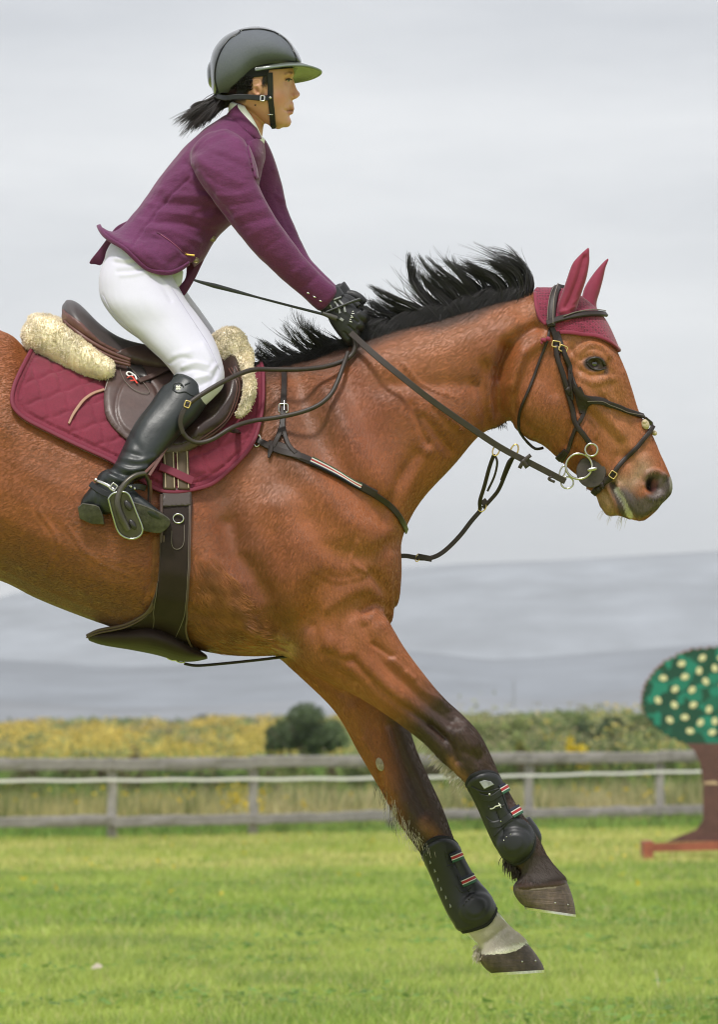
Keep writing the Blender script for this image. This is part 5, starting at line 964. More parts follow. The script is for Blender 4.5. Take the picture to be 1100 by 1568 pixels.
n = 60; C = []
for i in range(n):
    x_, y_ = 405 + 7 * g.random(), 112 + 6 * g.random(); h_ = hit(x_, y_, .6, BB); h2 = hit(x_ - 3 - 3 * g.random(), y_ + 12 + 8 * g.random(), .6, BB)
    if h_ and h2: p, q = np.array(h_[0]), np.array(h2[0]); C.append([p, p + (q - p) * .3, p + (q - p) * .7, q])
V4, F4 = strands(bezier(np.array(C), 5), .5, .15)
o1 = len(V1); mesh_obj('ponytail', np.vstack([V1, V2]), np.vstack([F1, F2 + o1]), m_rhair, rider); mesh_obj('hair', np.vstack([V3, V4]), np.vstack([F3, F4 + len(V3)]), m_rhair, rider)
# ---- jacket: one skin for trunk and sleeves, hem cut from it
JV, JF = fuse([loft(T_[:9]), loft(AN, n=6), loft(AF, n=6), ball(330, 236, 54, 40, 34, 34, -30), ball(345, 232, -54, 40, 34, 34, -30)], .0030, it=3, soft=4)
px, py, w_ = inv(JV); s_m = np.maximum(np.exp(-((px - 330) ** 2 + (py - 230) ** 2) / 50 ** 2), .7 * np.exp(-((px - 310) ** 2 + (py - 310) ** 2) / 70 ** 2)); JV = lap(JV, JF, 26, .5, s_m, taubin=False)
J_ = [ # sleeve and armhole
 ([(352, 200), (318, 212), (296, 240), (294, 262)], 2.2, -1.6, 1), ([(345, 205), (310, 222), (303, 250)], 10, 1.5, 1), ([(296, 262), (320, 296), (345, 325), (356, 346)], 5, -5, 1), ([(300, 240), (330, 262), (370, 280)], 5, 2.2, 1), ([(302, 256), (330, 280), (366, 292)], 4, -2.2, 1), ([(330, 236), (360, 250), (384, 262)], 4.5, -2, 1),
 ([(320, 226), (352, 236), (380, 246)], 6, 2, 1), ([(334, 300), (360, 300), (392, 290)], 4, 2, 1), ([(345, 318), (372, 312), (400, 306)], 4, -2, 1), ([(352, 336), (380, 326), (408, 320)], 5, 2.2, 1), ([(362, 348), (386, 340), (414, 334)], 4, -2, 1), ([(376, 366), (400, 350), (420, 344)], 5, 1.8, 1), ([(400, 385), (430, 366)], 4, -1.4, 1), ([(450, 420), (472, 402)], 5, 1.4, 1), ([(466, 440), (490, 420)], 3.5, -1.4, 1), ([(390, 260), (400, 300), (430, 350)], 6, 1.5, 1),
 # body: seams and folds
 ([(290, 272), (262, 300), (232, 336), (212, 362), (204, 378)], 1.6, -2.4, 1), ([(282, 262), (250, 290), (222, 322)], 7, 1.6, 1), ([(256, 300), (290, 300), (318, 300)], 5, 2.2, 1), ([(250, 312), (284, 314), (320, 316)], 4, -2.4, 1), ([(240, 326), (280, 328), (322, 334)], 5.5, 2.6, 1), ([(232, 340), (270, 342), (316, 352)], 4, -2.6, 1), ([(224, 350), (262, 354), (306, 372)], 5, 2.4, 1), ([(222, 364), (256, 368), (290, 390)], 4.5, -2, 1),
 ([(286, 278), (306, 290), (326, 300)], 4, -2, 1), ([(300, 330), (330, 320), (352, 330)], 6, -2.6, 1), ([(310, 350), (330, 345)], 5, 2, 1), ([(236, 290), (262, 292)], 5, 1.6, 1), ([(222, 312), (246, 316)], 4, 1.5, 1), ([(206, 334), (232, 342)], 5, 1.4, 1), ([(250, 404), (232, 392), (214, 372)], 6, 2.0, 1), ([(244, 398), (262, 402), (284, 388)], 7, -2, 1),
 ([(290, 226), (276, 244), (250, 278)], 6, 1.6), ([(284, 250), (296, 260)], 5, -1.5), ([(378, 216), (386, 244), (390, 262)], 3, -2.5, 1), ([(240, 356), (262, 366), (286, 390), (294, 398)], 1.4, -1.6, 1), ([(237, 360), (258, 371), (282, 394)], 2.4, 1.3, 1), ([(180, 366), (214, 384), (246, 404)], 6, 1.2, 1), ([(432, 250), (425, 300), (445, 350)], 6, -1.5, -1), ([(420, 260), (440, 275)], 4, 2, -1), ([(425, 300), (442, 312)], 4, 2, -1)]
JV = relief(JV, JF, J_[:16], .65); JV = relief(JV, JF, J_[16:], 1.15); JV = JV + normals(JV, JF) * ((vnoise(JV, 26, 5) * .9 + vnoise(JV, 60, 6) * .4) / PX)[:, None]; JV = lap(JV, JF, 1, .4, taubin=False)
HEM = [(120, 320), (151, 342), (156, 352), (162, 362), (176, 371), (191, 381), (207, 397), (222, 411), (242, 418), (260, 419), (275, 413), (287, 404), (296, 402), (297, 410), (288, 430), (280, 454), (300, 440), (330, 395), (380, 380), (480, 500), (510, 490), (560, 440), (470, 280), (410, 190), (360, 140), (250, 160)]
jp = np.array(HEM, float)
V, F, nv = peel(JV, JF, jp, 0.0, 3.0, side=0, smooth_poly=False); jacket = mesh_obj('jacket', V, F, m_jacket, rider); tag(jacket)
JB = BVHTree.FromPolygons([tuple(v) for v in JV], [tuple(int(i) for i in f) for f in JF])
def jpart(name, poly, off, th, mat=m_jacket, par=None, side=1, sp=True): V, F, nv = peel(JV, JF, poly, off, th, side=side, smooth_poly=sp); return mesh_obj(name, V, F, mat, par or jacket)
s_ = MB(); strap(s_, [(150, 344), (158, 358), (170, 368), (190, 380), (207, 396), (224, 411), (243, 417), (261, 418), (276, 412), (289, 403)], 7, 4, .5, bvh=JB, both=True, sm=4); s_.build('hem', m_jdark if False else m_jacket, jacket)
# rear vent tail on the far side
s_ = MB(); plate(s_, [(196, 338), (178, 348), (164, 366), (152, 382), (137, 402), (146, 405), (156, 405), (166, 386), (178, 366), (200, 350)], lambda x, y: -34 - (y - 340) * .25, 5, 1.2); plate(s_, [(286, 404), (298, 400), (314, 392), (306, 412), (296, 432), (281, 454), (272, 444), (284, 426)], 6, 5, 1.2); s_.build('tail_flap', m_jdark, jacket)
# collar, lapel
jpart('lapel', [(381, 218), (392, 214), (402, 222), (404, 240), (398, 262), (392, 276), (386, 262), (382, 244), (378, 226)], 3, 4)
cv, cf = fuse([loft([(350, 170, 366, 158, 30, 0), (350, 177, 398, 204, 40, 0), (352, 184, 404, 222, 44, 0)], cap=.1)], .0025, 2, 2)
V, F, nv = peel(cv, cf, [(352, 174), (362, 163), (369, 162), (378, 174), (386, 190), (394, 206), (397, 214), (387, 212), (378, 214), (368, 204), (358, 188), (350, 181)], 4, 4, side=1); mesh_obj('collar', V, F, m_jacket, jacket)
V, F, nv = peel(cv, cf, [(352, 174), (362, 163), (369, 162), (378, 174), (386, 190), (394, 206), (397, 214), (387, 212), (378, 214), (368, 204), (358, 188), (350, 181)], 4, 4, side=-1); mesh_obj('collar', V, F, m_jacket, jacket)
m_shirt = M('white_shirt', (.8, .8, .82), rough=.7, bump=(500, .2, .001)); nv_, nf_ = fuse([loft([(352, 158, 392, 172, 33, 0), (352, 176, 403, 206, 35, 0), (350, 188, 402, 222, 38, 0)], cap=.05)], .0025, 2, 2)
for sd_ in (1, -1):
    V, F, nv = peel(nv_, nf_, [(354, 160), (362, 157), (372, 163), (382, 176), (391, 192), (399, 210), (404, 214), (402, 226), (390, 222), (376, 200), (362, 180), (352, 172)], 2.5, 3, side=sd_); mesh_obj('shirt_collar', V, F, m_shirt, rider)
# sleeve cuff, buttons, pocket zip
s_ = MB(); strap(s_, [(241, 357), (256, 365), (272, 378), (284, 389)], 2.2, 2, 1, bvh=JB); s_.build('pocket_piping', m_jdark, jacket)
s_ = MB(); strap(s_, [(244, 359), (258, 368), (272, 380), (284, 391)], 1.2, 1, 1.2, bvh=JB, prof=6); s_.build('zip', M('pink_zip', (.35, .10, .20), rough=.5), jacket)
m_gold = M('gold', (.85, .58, .15), rough=.25, metal=1); h_ = hit(290, 391, 2.5, JB); wq = -h_[0][1] * PX if h_ else 70
s_ = MB(); s_.add(*ball(284, 389, wq, 2.6, 2.4, 2, 10)); tube(s_, [(286, 390, wq + 1), (298, 391.5, wq + 1)], 1.5); s_.build('zip_pull', m_gold, jacket)
for (x_, y_, w0) in ((328, 366, 24), (302, 399, 30)):
    h_ = hit(x_ - 3, y_, 1.5, JB); wq = -h_[0][1] * PX if h_ else w0; s_ = MB(); s_.add(*ball(x_ - 2, y_, wq, 5.2, 4.6, 2, 20)); ring(s_, x_ - 2, y_, wq + 1.4, 4.4, .9, 4, 20); s_.build('button', M('button_brass', (.25, .2, .12), rough=.35, metal=1), jacket)
s_ = MB()
for x_, y_ in ((472, 449), (482, 455), (491, 461)): h_ = hit(x_, y_, 1, JB); (s_.add(*ball(x_, y_, -h_[0][1] * PX, 2.6, 1.6, 1.3, 25, seg=10)) if h_ else None)
if s_.V: s_.build('cuff_button', m_steel, jacket)
# ---- breeches
BV, BF = fuse([loft(LN), loft(mir(LN, 3, -9)), hip, loft([(158, 398, 280, 430, 68, 0), (180, 372, 280, 402, 60, 0), (200, 350, 290, 385, 50, 0)], cap=.2)], .003, it=3, soft=4)
px, py, w_ = inv(BV); BV = lap(BV, BF, 20, .5, np.exp(-((px - 230) ** 2 + (py - 420) ** 2) / 60 ** 2), taubin=False)
BV = relief(BV, BF, [([(178, 396), (196, 398), (212, 392)], 3, 1.6, 1), ([(176, 402), (196, 404), (216, 398)], 2.5, -1.8, 1), ([(186, 422), (210, 420), (232, 412)], 3, 1.5, 1), ([(180, 416), (206, 414), (228, 408)], 3, -1.5, 1), ([(232, 424), (250, 440), (262, 460)], 3.5, -1.6, 1), ([(240, 420), (258, 438)], 3, 1.5, 1),
  ([(157, 452), (172, 478), (206, 512), (240, 544)], 1.4, -1.5, 1), ([(280, 562), (300, 556), (318, 560)], 3.5, 2.2, 1), ([(278, 570), (300, 566), (322, 572)], 3, -2, 1), ([(300, 580), (318, 574), (330, 560)], 3.5, 2.2, 1), ([(306, 590), (326, 580), (336, 562)], 3, -1.8, 1), ([(310, 602), (330, 590)], 3, 1.8, 1), ([(268, 545), (290, 540)], 5, 1.5, 1), ([(312, 530), (322, 550)], 6, 1.5, 1), ([(255, 560), (275, 548), (292, 550)], 3, -1.5, 1), ([(330, 575), (320, 598)], 2.5, -1.2, 1), ([(300, 500), (318, 530), (330, 555)], 1.3, -.9, 1), ([(220, 440), (250, 490), (290, 540)], 14, 1.5, 1)], 1.0)
BV = BV + normals(BV, BF) * (vnoise(BV, 22, 8) * .7 / PX)[:, None]
V, F, nv = peel(BV, BF, [(120, 350), (172, 372), (200, 362), (300, 380), (320, 400), (300, 450), (420, 560), (350, 620), (312, 622), (240, 640), (120, 500)], 0, 2.5, side=0, smooth_poly=False); br_ = mesh_obj('breeches', V, F, m_breech, rider)
s_ = MB(); BRB = BVHTree.FromPolygons([tuple(v) for v in BV], [tuple(int(i) for i in f) for f in BF]); strap(s_, [(157, 452), (172, 478), (206, 512), (244, 547), (262, 560)], 1.0, .8, .5, bvh=BRB, prof=6, sq=2); strap(s_, [(262, 440), (292, 486), (318, 526), (336, 566)], .9, .7, .4, bvh=BRB, prof=6, sq=2); s_.build('seam', M('breeches_seam', (.50, .48, .58), rough=.8), br_)
m_pocket = M('pale_lining', (.5, .52, .47), rough=.6); s_ = MB(); plate(s_, [(240, 414), (262, 416), (279, 414), (280, 424), (277, 436), (270, 440), (260, 436), (250, 426)], 52, 6, 2); s_.build('pocket_lining', m_pocket, br_)
# ---- riding boots
for sg, lb, ft in ((1, LB, FT), (-1, mir(LB), mir(FT))):
    V, F = fuse([loft(lb), loft(ft), ball(176, 742, sg * 186, 30, 24, 25, 20)], .003, it=3, soft=3)
    V = relief(V, F, [([(176, 712), (200, 720), (224, 716)], 3.5, 2.4), ([(170, 720), (196, 728), (222, 726)], 3, -2.8), ([(168, 728), (190, 737), (214, 738)], 3.5, 2.4), ([(160, 738), (184, 744), (206, 750)], 3, -2.2), ([(186, 702), (214, 706), (236, 700)], 4, 1.8), ([(190, 692), (214, 698)], 3, -1.4), ([(190, 650), (215, 690)], 6, -1), ([(240, 610), (215, 660), (192, 705)], 10, 1.5), ([(150, 745), (148, 770)], 2, -1.5), ([(212, 762), (236, 780)], 3, 1)], 1.2)
    top = [(262, 584), (268, 573), (282, 567), (295, 567), (303, 574), (308, 586), (309, 600), (316, 616), (330, 640), (300, 760), (280, 840), (100, 840), (100, 700), (200, 620)]
    V, F, nv = peel(V, F, top, 0, 3.5, side=0, smooth_poly=False)
    bo = mesh_obj('riding_boot', V, F, m_boot, rider); B_ = bvh_of(bo)
    if sg == 1:
        s_ = MB(); strap(s_, [(266, 577), (280, 570), (294, 570), (302, 577), (307, 590), (309, 604)], 2, 2, .8, bvh=B_, prof=6, sq=2, step=2); strap(s_, [(264, 596), (272, 602), (284, 600), (294, 606), (306, 606)], 1.6, 1.6, .6, bvh=B_, prof=6, sq=2, step=2); strap(s_, [(283, 590), (291, 586)], 1.6, 1.4, .6, bvh=B_, prof=6, step=1.5, sm=0); ring(s_, 273, 593, -hit(273, 593, .5, B_)[0][1] * PX, 8, 1, 6.5, 20); s_.build('boot_cuff_seam', m_boot, bo)
        s_ = MB()
        for a_ in range(4): t_ = math.pi / 4 + a_ * math.pi / 2; s_.add(*ball(273 + 2.4 * math.cos(t_), 594 + 2.4 * math.sin(t_), -hit(273, 594, 1.2, B_)[0][1] * PX, 2.3, 2.0, 1.2, math.degrees(t_), seg=8))
        s_.build('flower_stud', M('pearl_stud', (.8, .78, .72), rough=.3), bo)
    s_ = MB(); plate(s_, [(119, 777), (126, 770), (146, 773), (152, 776), (158, 790), (160, 803), (140, 802), (122, 794)], lambda x, y: sg * (213 - (y - 770) * .30), 34, 1.5, curve=False); s_.build('heel', m_sole, bo)
    s_ = MB(); plate(s_, [(180, 770), (200, 768), (222, 774), (244, 784), (257, 792), (261, 799), (256, 809), (244, 816), (226, 814), (206, 809), (186, 800)], lambda x, y: sg * (220 - (y - 770) * .3), 30, 1.5); s_.build('sole', m_sole, bo)
# spur on the near boot: strap, steel heel band, buckle
sp = empty('spur', 'bright steel spur strapped round the ankle of the near riding boot', 'spur')
s_ = MB(); strap(s_, [(139, 741, 196), (152, 751, 208), (170, 759, 214), (182, 757, 218), (196, 748, 216), (214, 745, 208), (222, 748, 196)], 9, 3); strap(s_, [(180, 752, 220), (174, 770, 217), (178, 788, 212)], 6, 3); s_.build('spur_strap', m_black_leather, sp)
s_ = MB(); strap(s_, [(146, 736, 200), (154, 738, 210), (166, 744, 216), (176, 751, 220)], 4.5, 3); ring(s_, 174, 746, 221, 4.5, 1.3, 5, 35, square=True); s_.add(*ball(147, 735, 200, 3.2, 3, 3)); s_.add(*ball(200, 745, 218, 2.5, 2.5, 2)); s_.add(*ball(206, 748, 216, 2, 2.5, 2)); s_.build('spur_band', m_steel, sp)
# ---- gloves
for k, hh in enumerate((hn, hf)):
    ps = hand(*hh) + [loft([(518 + hh[0], 437 + hh[1], 486 + hh[0], 472 + hh[1], 17, hh[2]), (527 + hh[0], 450 + hh[1], 498 + hh[0], 484 + hh[1], 15.5, hh[2])], cap=.1)]
    V, F = fuse(ps, .0017, it=2, soft=2); V = relief(V, F, [([(508, 458), (522, 470)], 2.2, -1.6), ([(504, 464), (516, 476)], 2, 1.4), ([(541, 488), (549, 494)], 1.6, -1.5), ([(534, 499), (542, 506)], 1.6, -1.5), ([(527, 509), (534, 516)], 1.6, -1.5), ([(520, 470), (540, 484)], 3, 1)])
    gl = mesh_obj('glove', V, F, m_glove, rider)
    if k == 0:
        B_ = bvh_of(gl); s_ = MB()
        for pts, wd in (([(512, 462), (518, 470), (521, 480)], 3), ([(519, 460), (526, 468), (529, 478)], 3), ([(506, 467), (510, 475)], 2.5), ([(521, 488), (526, 491)], 4), ([(511, 459), (522, 455)], 2)): strap(s_, pts, wd, 1.4, .8, bvh=B_, step=1.5, sm=1)
        s_.build('silver_panel', m_glove_g, gl)
        s_ = MB()
        for q in range(6): strap(s_, [(535 + q * .9, 492 - q * 2.9), (539 + q * .9 - (q % 2) * 2, 493.5 - q * 2.9 - (q % 3))], 1.1, .8, .7, bvh=B_, step=1, sm=0, prof=6)
        s_.build('small_lettering', m_mark_w, gl)
# ---- whip
wh = empty('riding_whip', 'thin dark riding whip held back past the hip in the gloved hand', 'whip')
m_wh = M('whip_cord', (.018, .02, .02), rough=.4, bump=(300, .4, .001)); s_ = MB(); tube(s_, [(297, 429, 84), (310, 433, 82), (352, 444, 74), (400, 457, 66), (450, 470, 58), (497, 482, 52), (520, 489, 50)], 1.9, taper=(.9, 1.9, 1.5, .9, .95, 1, 1.1, 1.2)); s_.build('shaft', m_wh, wh)
s_ = MB(); tube(s_, [(494, 480, 55), (505, 484, 55), (516, 488, 54)], 4, taper=(.7, 1, 1)); s_.build('grip', M('whip_grip', (.06, .055, .05), rough=.5, bump=(300, .4, .001)), wh); s_ = MB(); tube(s_, [(500, 478, 56), (520, 470, 54), (540, 462, 50), (552, 458.5, 48)], 1.7, taper=(1, 1, 1.2, 1.5)); s_.build('whip_end', m_wh, wh)
# ---- helmet
m_helm = M('helmet_shell', (0.105, 0.115, 0.13), rough=.75, noise=[(300, .12), (8, .06)], bump=[(700, .25, .0008)], spec=.3); m_gloss = M('helmet_gloss', (.03, .035, .036), rough=.12, spec=.6, coat=.4)
helmV, helmF = fuse([loft([(323, 96, 325, 134, 24, 0), (329, 76, 332, 150, 48, 0), (344, 58, 345, 148, 62, 0), (366, 47, 366, 140, 70, 0), (390, 42.5, 386, 118, 73, 0), (415, 46.5, 410, 107, 72, 0), (438, 60, 433, 103, 66, 0), (454, 80, 451, 101, 52, 0), (460, 92, 459, 102, 38, 0)], n=7, seg=40, cap=.3)], .0024, 4, 3)
px, py, w_ = inv(helmV); cut = [(300, 20), (500, 20), (500, 99), (462, 100), (440, 101.5), (410, 104), (392, 105), (381, 111), (375, 120), (371, 130), (367, 140), (350, 143), (338, 143), (330, 150), (326, 142), (318, 120)]
V, F, nv = peel(helmV, helmF, cut, 0, 7, side=0, smooth_poly=False); helm = mesh_obj('helmet', V, F, m_helm, rider); HLB = BVHTree.FromPolygons([tuple(v) for v in helmV], [tuple(int(i) for i in f) for f in helmF])
V, F, nv = peel(helmV, helmF, [(364, 40), (390, 36), (420, 38), (448, 54), (466, 90), (464, 100), (455, 100), (451, 84), (440, 64), (420, 50), (396, 45), (374, 47), (368, 50)], 1.6, 3, side=0, smooth_poly=False); mesh_obj('front_panel', V, F, m_gloss, helm)
V, F, nv = peel(helmV, helmF, [(366, 44), (368, 52), (350, 62), (338, 78), (331, 100), (330, 122), (334, 140), (328, 150), (316, 130), (314, 90), (330, 60)], 1.6, 3, side=0, smooth_poly=False); mesh_obj('rear_panel', V, F, m_gloss, helm)
s_ = MB(); strap(s_, [(368, 51), (352, 61), (340, 77), (332, 98), (330, 120), (334, 141)], 2.4, 2, 1.5, bvh=HLB, both=True, prof=6); strap(s_, [(368, 48.5), (395, 46), (420, 51), (440, 65), (451, 84), (456, 99)], 2.4, 2, 1.5, bvh=HLB, both=True, prof=6); s_.build('trim', M('helmet_trim', (.008, .008, .009), rough=.3), helm)
V, F, nv = peel(bodyV, bodyF, [(362, 100), (380, 94), (450, 94), (449, 105), (412, 108), (409, 117), (400, 118), (389, 119), (381, 127), (376, 142), (364, 146)], 3, 2.5, side=0, smooth_poly=False); mesh_obj('lining', V, F, M('helmet_lining', (.008, .008, .009), rough=.9), helm)
oc = catmull(np.array([(391, 108.5, 73), (418, 104, 74), (446, 101, 62), (470, 102, 44), (486, 106.5, 22), (492, 111, 0), (488, 116.5, -22), (474, 122.5, -44), (452, 127, -62), (438, 129, -72)]), 6)
ic = catmull(np.array([(391, 107, 71), (414, 103, 66), (432, 99.5, 58), (444, 98, 46), (448, 101, 26), (446, 106, 0), (444, 112, -26), (440, 118, -46), (436, 123, -58), (430, 127, -66)]), 6)
rows = []
for f in (0, .3, .6, .85, 1): r = ic + (oc - ic) * f; rows.append(at(r[:, 0], r[:, 1] - 2.5 * math.sin(f * 3.1) - 1.6 * (f < .99), r[:, 2]))
for f in (1, .85, .6, .3, 0): r = ic + (oc - ic) * f; rows.append(at(r[:, 0], r[:, 1] + 1.5 - 2.0 * math.sin(f * 3.1), r[:, 2]))
k = len(ic); F = grid_faces(10, k, False) + [(i, i + 1, 9 * k + i + 1, 9 * k + i) for i in range(k - 1)]
vis = mesh_obj('visor', np.vstack(rows), F, M('visor_gloss', (.075, .085, .07), rough=.25, spec=.5, coat=.3), helm)
s_ = MB(); q = at(oc[:, 0], oc[:, 1] - .5, oc[:, 2]); s_.add(*ribbon(q, np.tile([0, -1.0, 0], (len(q), 1)), 3, 3, 8, sq=2)); s_.build('visor_rim', M('rim_grey', (.17, .2, .19), rough=.3), vis)
m_web = M('harness_web', (.010, .010, .011), rough=.6, bump=(500, .4, .001))
s_ = MB(); strap(s_, [(413, 112), (413.5, 130), (414, 150), (416, 170), (418, 186), (419, 193)], 8.5, 2.5, 2.2, bvh=BB, both=True, step=2); strap(s_, [(418, 184), (419, 194, 24), (421, 198, 12), (421, 199, 0), (421, 198, -12), (419, 194, -24)], 8, 3); s_.build('chin_strap', m_web, helm)
s_ = MB(); strap(s_, [(333, 148, 36), (345, 151, 50), (360, 149, 56), (380, 149, 57), (400, 151, 54), (415, 150, 50)], 8, 3.2); strap(s_, [(333, 148, 36), (329, 147, 16), (328, 147, 0), (329, 147, -16), (333, 148, -36)], 8, 3.2); strap(s_, [(333, 148, -36), (345, 151, -50), (380, 149, -57), (415, 150, -50)], 8, 3.2); s_.build('nape_strap', m_black_leather, helm)
s_ = MB(); ring(s_, 402, 151, 56, 3, 1.2, 4, 5, square=True); s_.add(*ball(414, 150, 53, 2.2, 2.2, 1.4)); tube(s_, [(410, 176, 43), (418, 176, 43)], .8); s_.build('harness_buckle', m_steel, helm)
# ================================================================ land
TILT = 0.0150
RD = np.array([0, 85, 100, 120, 180, 300, 500, 800, 1500, 2500, 3500, 9000.]); RH = np.array([0, 0, .35, .95, 1.35, 2.3, 3.7, 5.4, 9.5, 14, 18, 20.])
def gz(x, D):
    return TILT * x + np.interp(D, RD, RH)
def far_at(px, py, D, lift=0):
    """point D metres from the camera seen at column px, row py"""
    px = np.asarray(px, float); py = np.asarray(py, float); D = np.asarray(D, float) + 0 * px
    return np.stack([(px - 550) / D0 * D, D - DIST, EYE + (HOR - py) / D0 * D + lift], -1)
def ground_extra(t, b, tc):
    pass
m_ground = M('lawn_soil_and_turf', (1, 1, 1), rough=.95, attr=True, noise=[(3, .18), (.35, .12), (26, .25)], bump=[(22, .5, .03)], spec=.1)
xs = np.unique(np.concatenate([-np.geomspace(4, 6000, 60), np.linspace(-4, 4, 17), np.geomspace(4, 6000, 60)])); ds = np.unique(np.concatenate([[-60, -30, -10, 0], np.arange(5, 130, 1.5), np.geomspace(130, 9000, 70)]))
X, Dd = np.meshgrid(xs, ds); Z = gz(X, Dd) - np.clip((Dd - 130) / 100, 0, 1) * 0; V = np.stack([X.ravel(), Dd.ravel() - DIST, Z.ravel()], 1)
nx = len(xs); i, j = np.meshgrid(np.arange(len(ds) - 1), np.arange(nx - 1), indexing='ij'); b0 = (i * nx + j).ravel(); F = np.stack([b0, b0 + 1, b0 + nx + 1, b0 + nx], 1)
D_ = V[:, 1] + DIST; C = np.tile(np.array([.33, .40, .08]), (len(V), 1)); n1 = vnoise(V, .35, 41)
C = mixc(C, (.30, .30, .10), .7 * smoothstep(50, 66, D_) * smoothstep(.0, .5, n1 + .3)); C = mixc(C, (.13, .19, .05), smoothstep(84, 95, D_)); C = mixc(C, (.24, .23, .06), .7 * smoothstep(120, 200, D_)); C = mixc(C, (.12, .15, .08), smoothstep(700, 2000, D_))
gr = mesh_obj('ground', V, F, m_ground, col=C); tag(gr, kind='structure')
# ---- lawn grass
m_blade = M('grass_blades', (1, 1, 1), rough=.6, attr=True, spec=.25)
nt_ = m_blade.node_tree; b_ = nt_.nodes['Principled BSDF']; tr_ = nn(nt_, 'ShaderNodeBsdfTranslucent'); ms_ = nn(nt_, 'ShaderNodeMixShader'); ms_.inputs[0].default_value = .38
at_ = [n_ for n_ in nt_.nodes if n_.bl_idname == 'ShaderNodeAttribute'][0]; nt_.links.new(at_.outputs['Color'], tr_.inputs[0]); nt_.links.new(b_.outputs[0], ms_.inputs[1]); nt_.links.new(tr_.outputs[0], ms_.inputs[2]); nt_.links.new(ms_.outputs[0], [n_ for n_ in nt_.nodes if n_.bl_idname == 'ShaderNodeOutputMaterial'][0].inputs[0])
def blades(n, D0_, D1_, h0, wd, seed, spread=1.0, pal=None, lean=.6, patch=1.0, hn=.5, margin=2.5, base_off=0):
    g = np.random.default_rng(seed); u = g.random(n); D = np.sqrt(D0_ ** 2 + u * (D1_ ** 2 - D0_ ** 2)); half = D * 550 / D0 + margin; x = g.uniform(-1, 1, n) * half
    P = np.stack([x, D, np.zeros(n)], 1); a1 = vnoise(P, .55, 51); a2 = vnoise(P, 1.7, 52); a3 = vnoise(P, .18, 53); a4 = vnoise(P, 5, 54)
    h = h0 * g.uniform(.45, 1.25, n) * (1 + hn * a2 + .4 * a4) ; h = np.maximum(h, h0 * .2); z = gz(x, D) + base_off; y = D - DIST
    an = g.random(n) * 2 * math.pi; w_ = wd * g.uniform(.6, 1.3, n); l = g.normal(0, lean, (n, 2)) * h[:, None]
    dx, dy = np.cos(an) * w_ / 2, np.sin(an) * w_ / 2
    A = np.stack([x - dx, y - dy, z], 1); B = np.stack([x + dx, y + dy, z], 1); T = np.stack([x + l[:, 0], y + l[:, 1], z + h], 1)
    V = np.stack([A, B, T], 1).reshape(-1, 3); F = np.arange(3 * n).reshape(n, 3)
    pal = pal or [(.32, .43, .09), (.43, .51, .13), (.22, .32, .08), (.58, .52, .27)]
    C = np.tile(np.array(pal[0]), (n, 1)); C = mixc(C, pal[1], smoothstep(-.25, .5, a3 + .5 * a1 + g.normal(0, .25, n))); C = mixc(C, pal[2], .9 * smoothstep(.12, .6, a2 * .6 - a1 * .4 + .5 * a4 + g.normal(0, .25, n))); C = mixc(C, pal[3], (g.random(n) < .06 + .10 * smoothstep(.0, .6, a4 - a1)).astype(float) * .9)
    C *= g.uniform(.75, 1.2, n)[:, None]; return V, F, np.repeat(C, 3, 0)
def join(parts):
    Vs, Fs, Cs, o = [], [], [], 0
    for V, F, C in parts: Vs.append(V); Fs.append(F + o); Cs.append(C); o += len(V)
    return np.vstack(Vs), np.vstack(Fs), np.vstack(Cs)
palf = [(.46, .50, .13), (.56, .55, .19), (.28, .38, .08), (.64, .56, .28)]
G_ = join([blades(16000, 8, 20, .07, .010, 60), blades(230000, 20, 34, .062, .0085, 61), blades(150000, 34, 52, .065, .015, 62), blades(110000, 52, 76, .07, .024, 63, pal=palf)])
lawn = mesh_obj('lawn_grass', *G_[:2], m_blade, col=G_[2], smooth=False); tag(lawn, kind='stuff')
# clover and broad-leaved weeds in the lawn
g = np.random.default_rng(77); n = 24000; D = np.sqrt(21 ** 2 + g.random(n) * (46 ** 2 - 21 ** 2)); x = g.uniform(-1, 1, n) * (D * .0764 + 1.5); P = np.stack([x, D, 0 * x], 1); keep = (vnoise(P, 1.1, 78) + .5 * vnoise(P, 3, 79)) > .28; x, D = x[keep], D[keep]; n = len(x)
c = np.stack([x, D - DIST, gz(x, D) + g.uniform(.015, .07, n)], 1); s_ = g.uniform(.012, .03, n)[:, None, None]; q = g.normal(0, 1, (n, 4, 3)); base = np.array([(-1, -1, 0), (1, -1, 0), (1, 1, 0), (-1, 1, 0)])[None] * .8; V = (c[:, None] + (base + q * .3) * s_).reshape(-1, 3)
cw = mesh_obj('lawn_clover', V, np.arange(4 * n).reshape(n, 4), m_blade, col=np.repeat(np.array([.15, .26, .06]) * g.uniform(.7, 1.4, n)[:, None], 4, 0), smooth=False); tag(cw, kind='stuff')
# ---- rough grass behind and under the fence
pv = [(.52, .47, .20), (.58, .52, .28), (.14, .2, .06), (.45, .38, .2)]
pg = [(.22, .36, .08), (.30, .40, .11), (.08, .15, .035), (.3, .3, .1)]
G_ = join([blades(26000, 72.5, 78, .17, .03, 64, pal=pg, lean=.35), blades(60000, 78, 88, .50, .035, 65, pal=pv, lean=.25, hn=.35), blades(26000, 86, 110, .55, .05, 66, pal=pg, lean=.3)])
vg = mesh_obj('rough_grass', *G_[:2], m_blade, col=G_[2], smooth=False); tag(vg, kind='stuff')
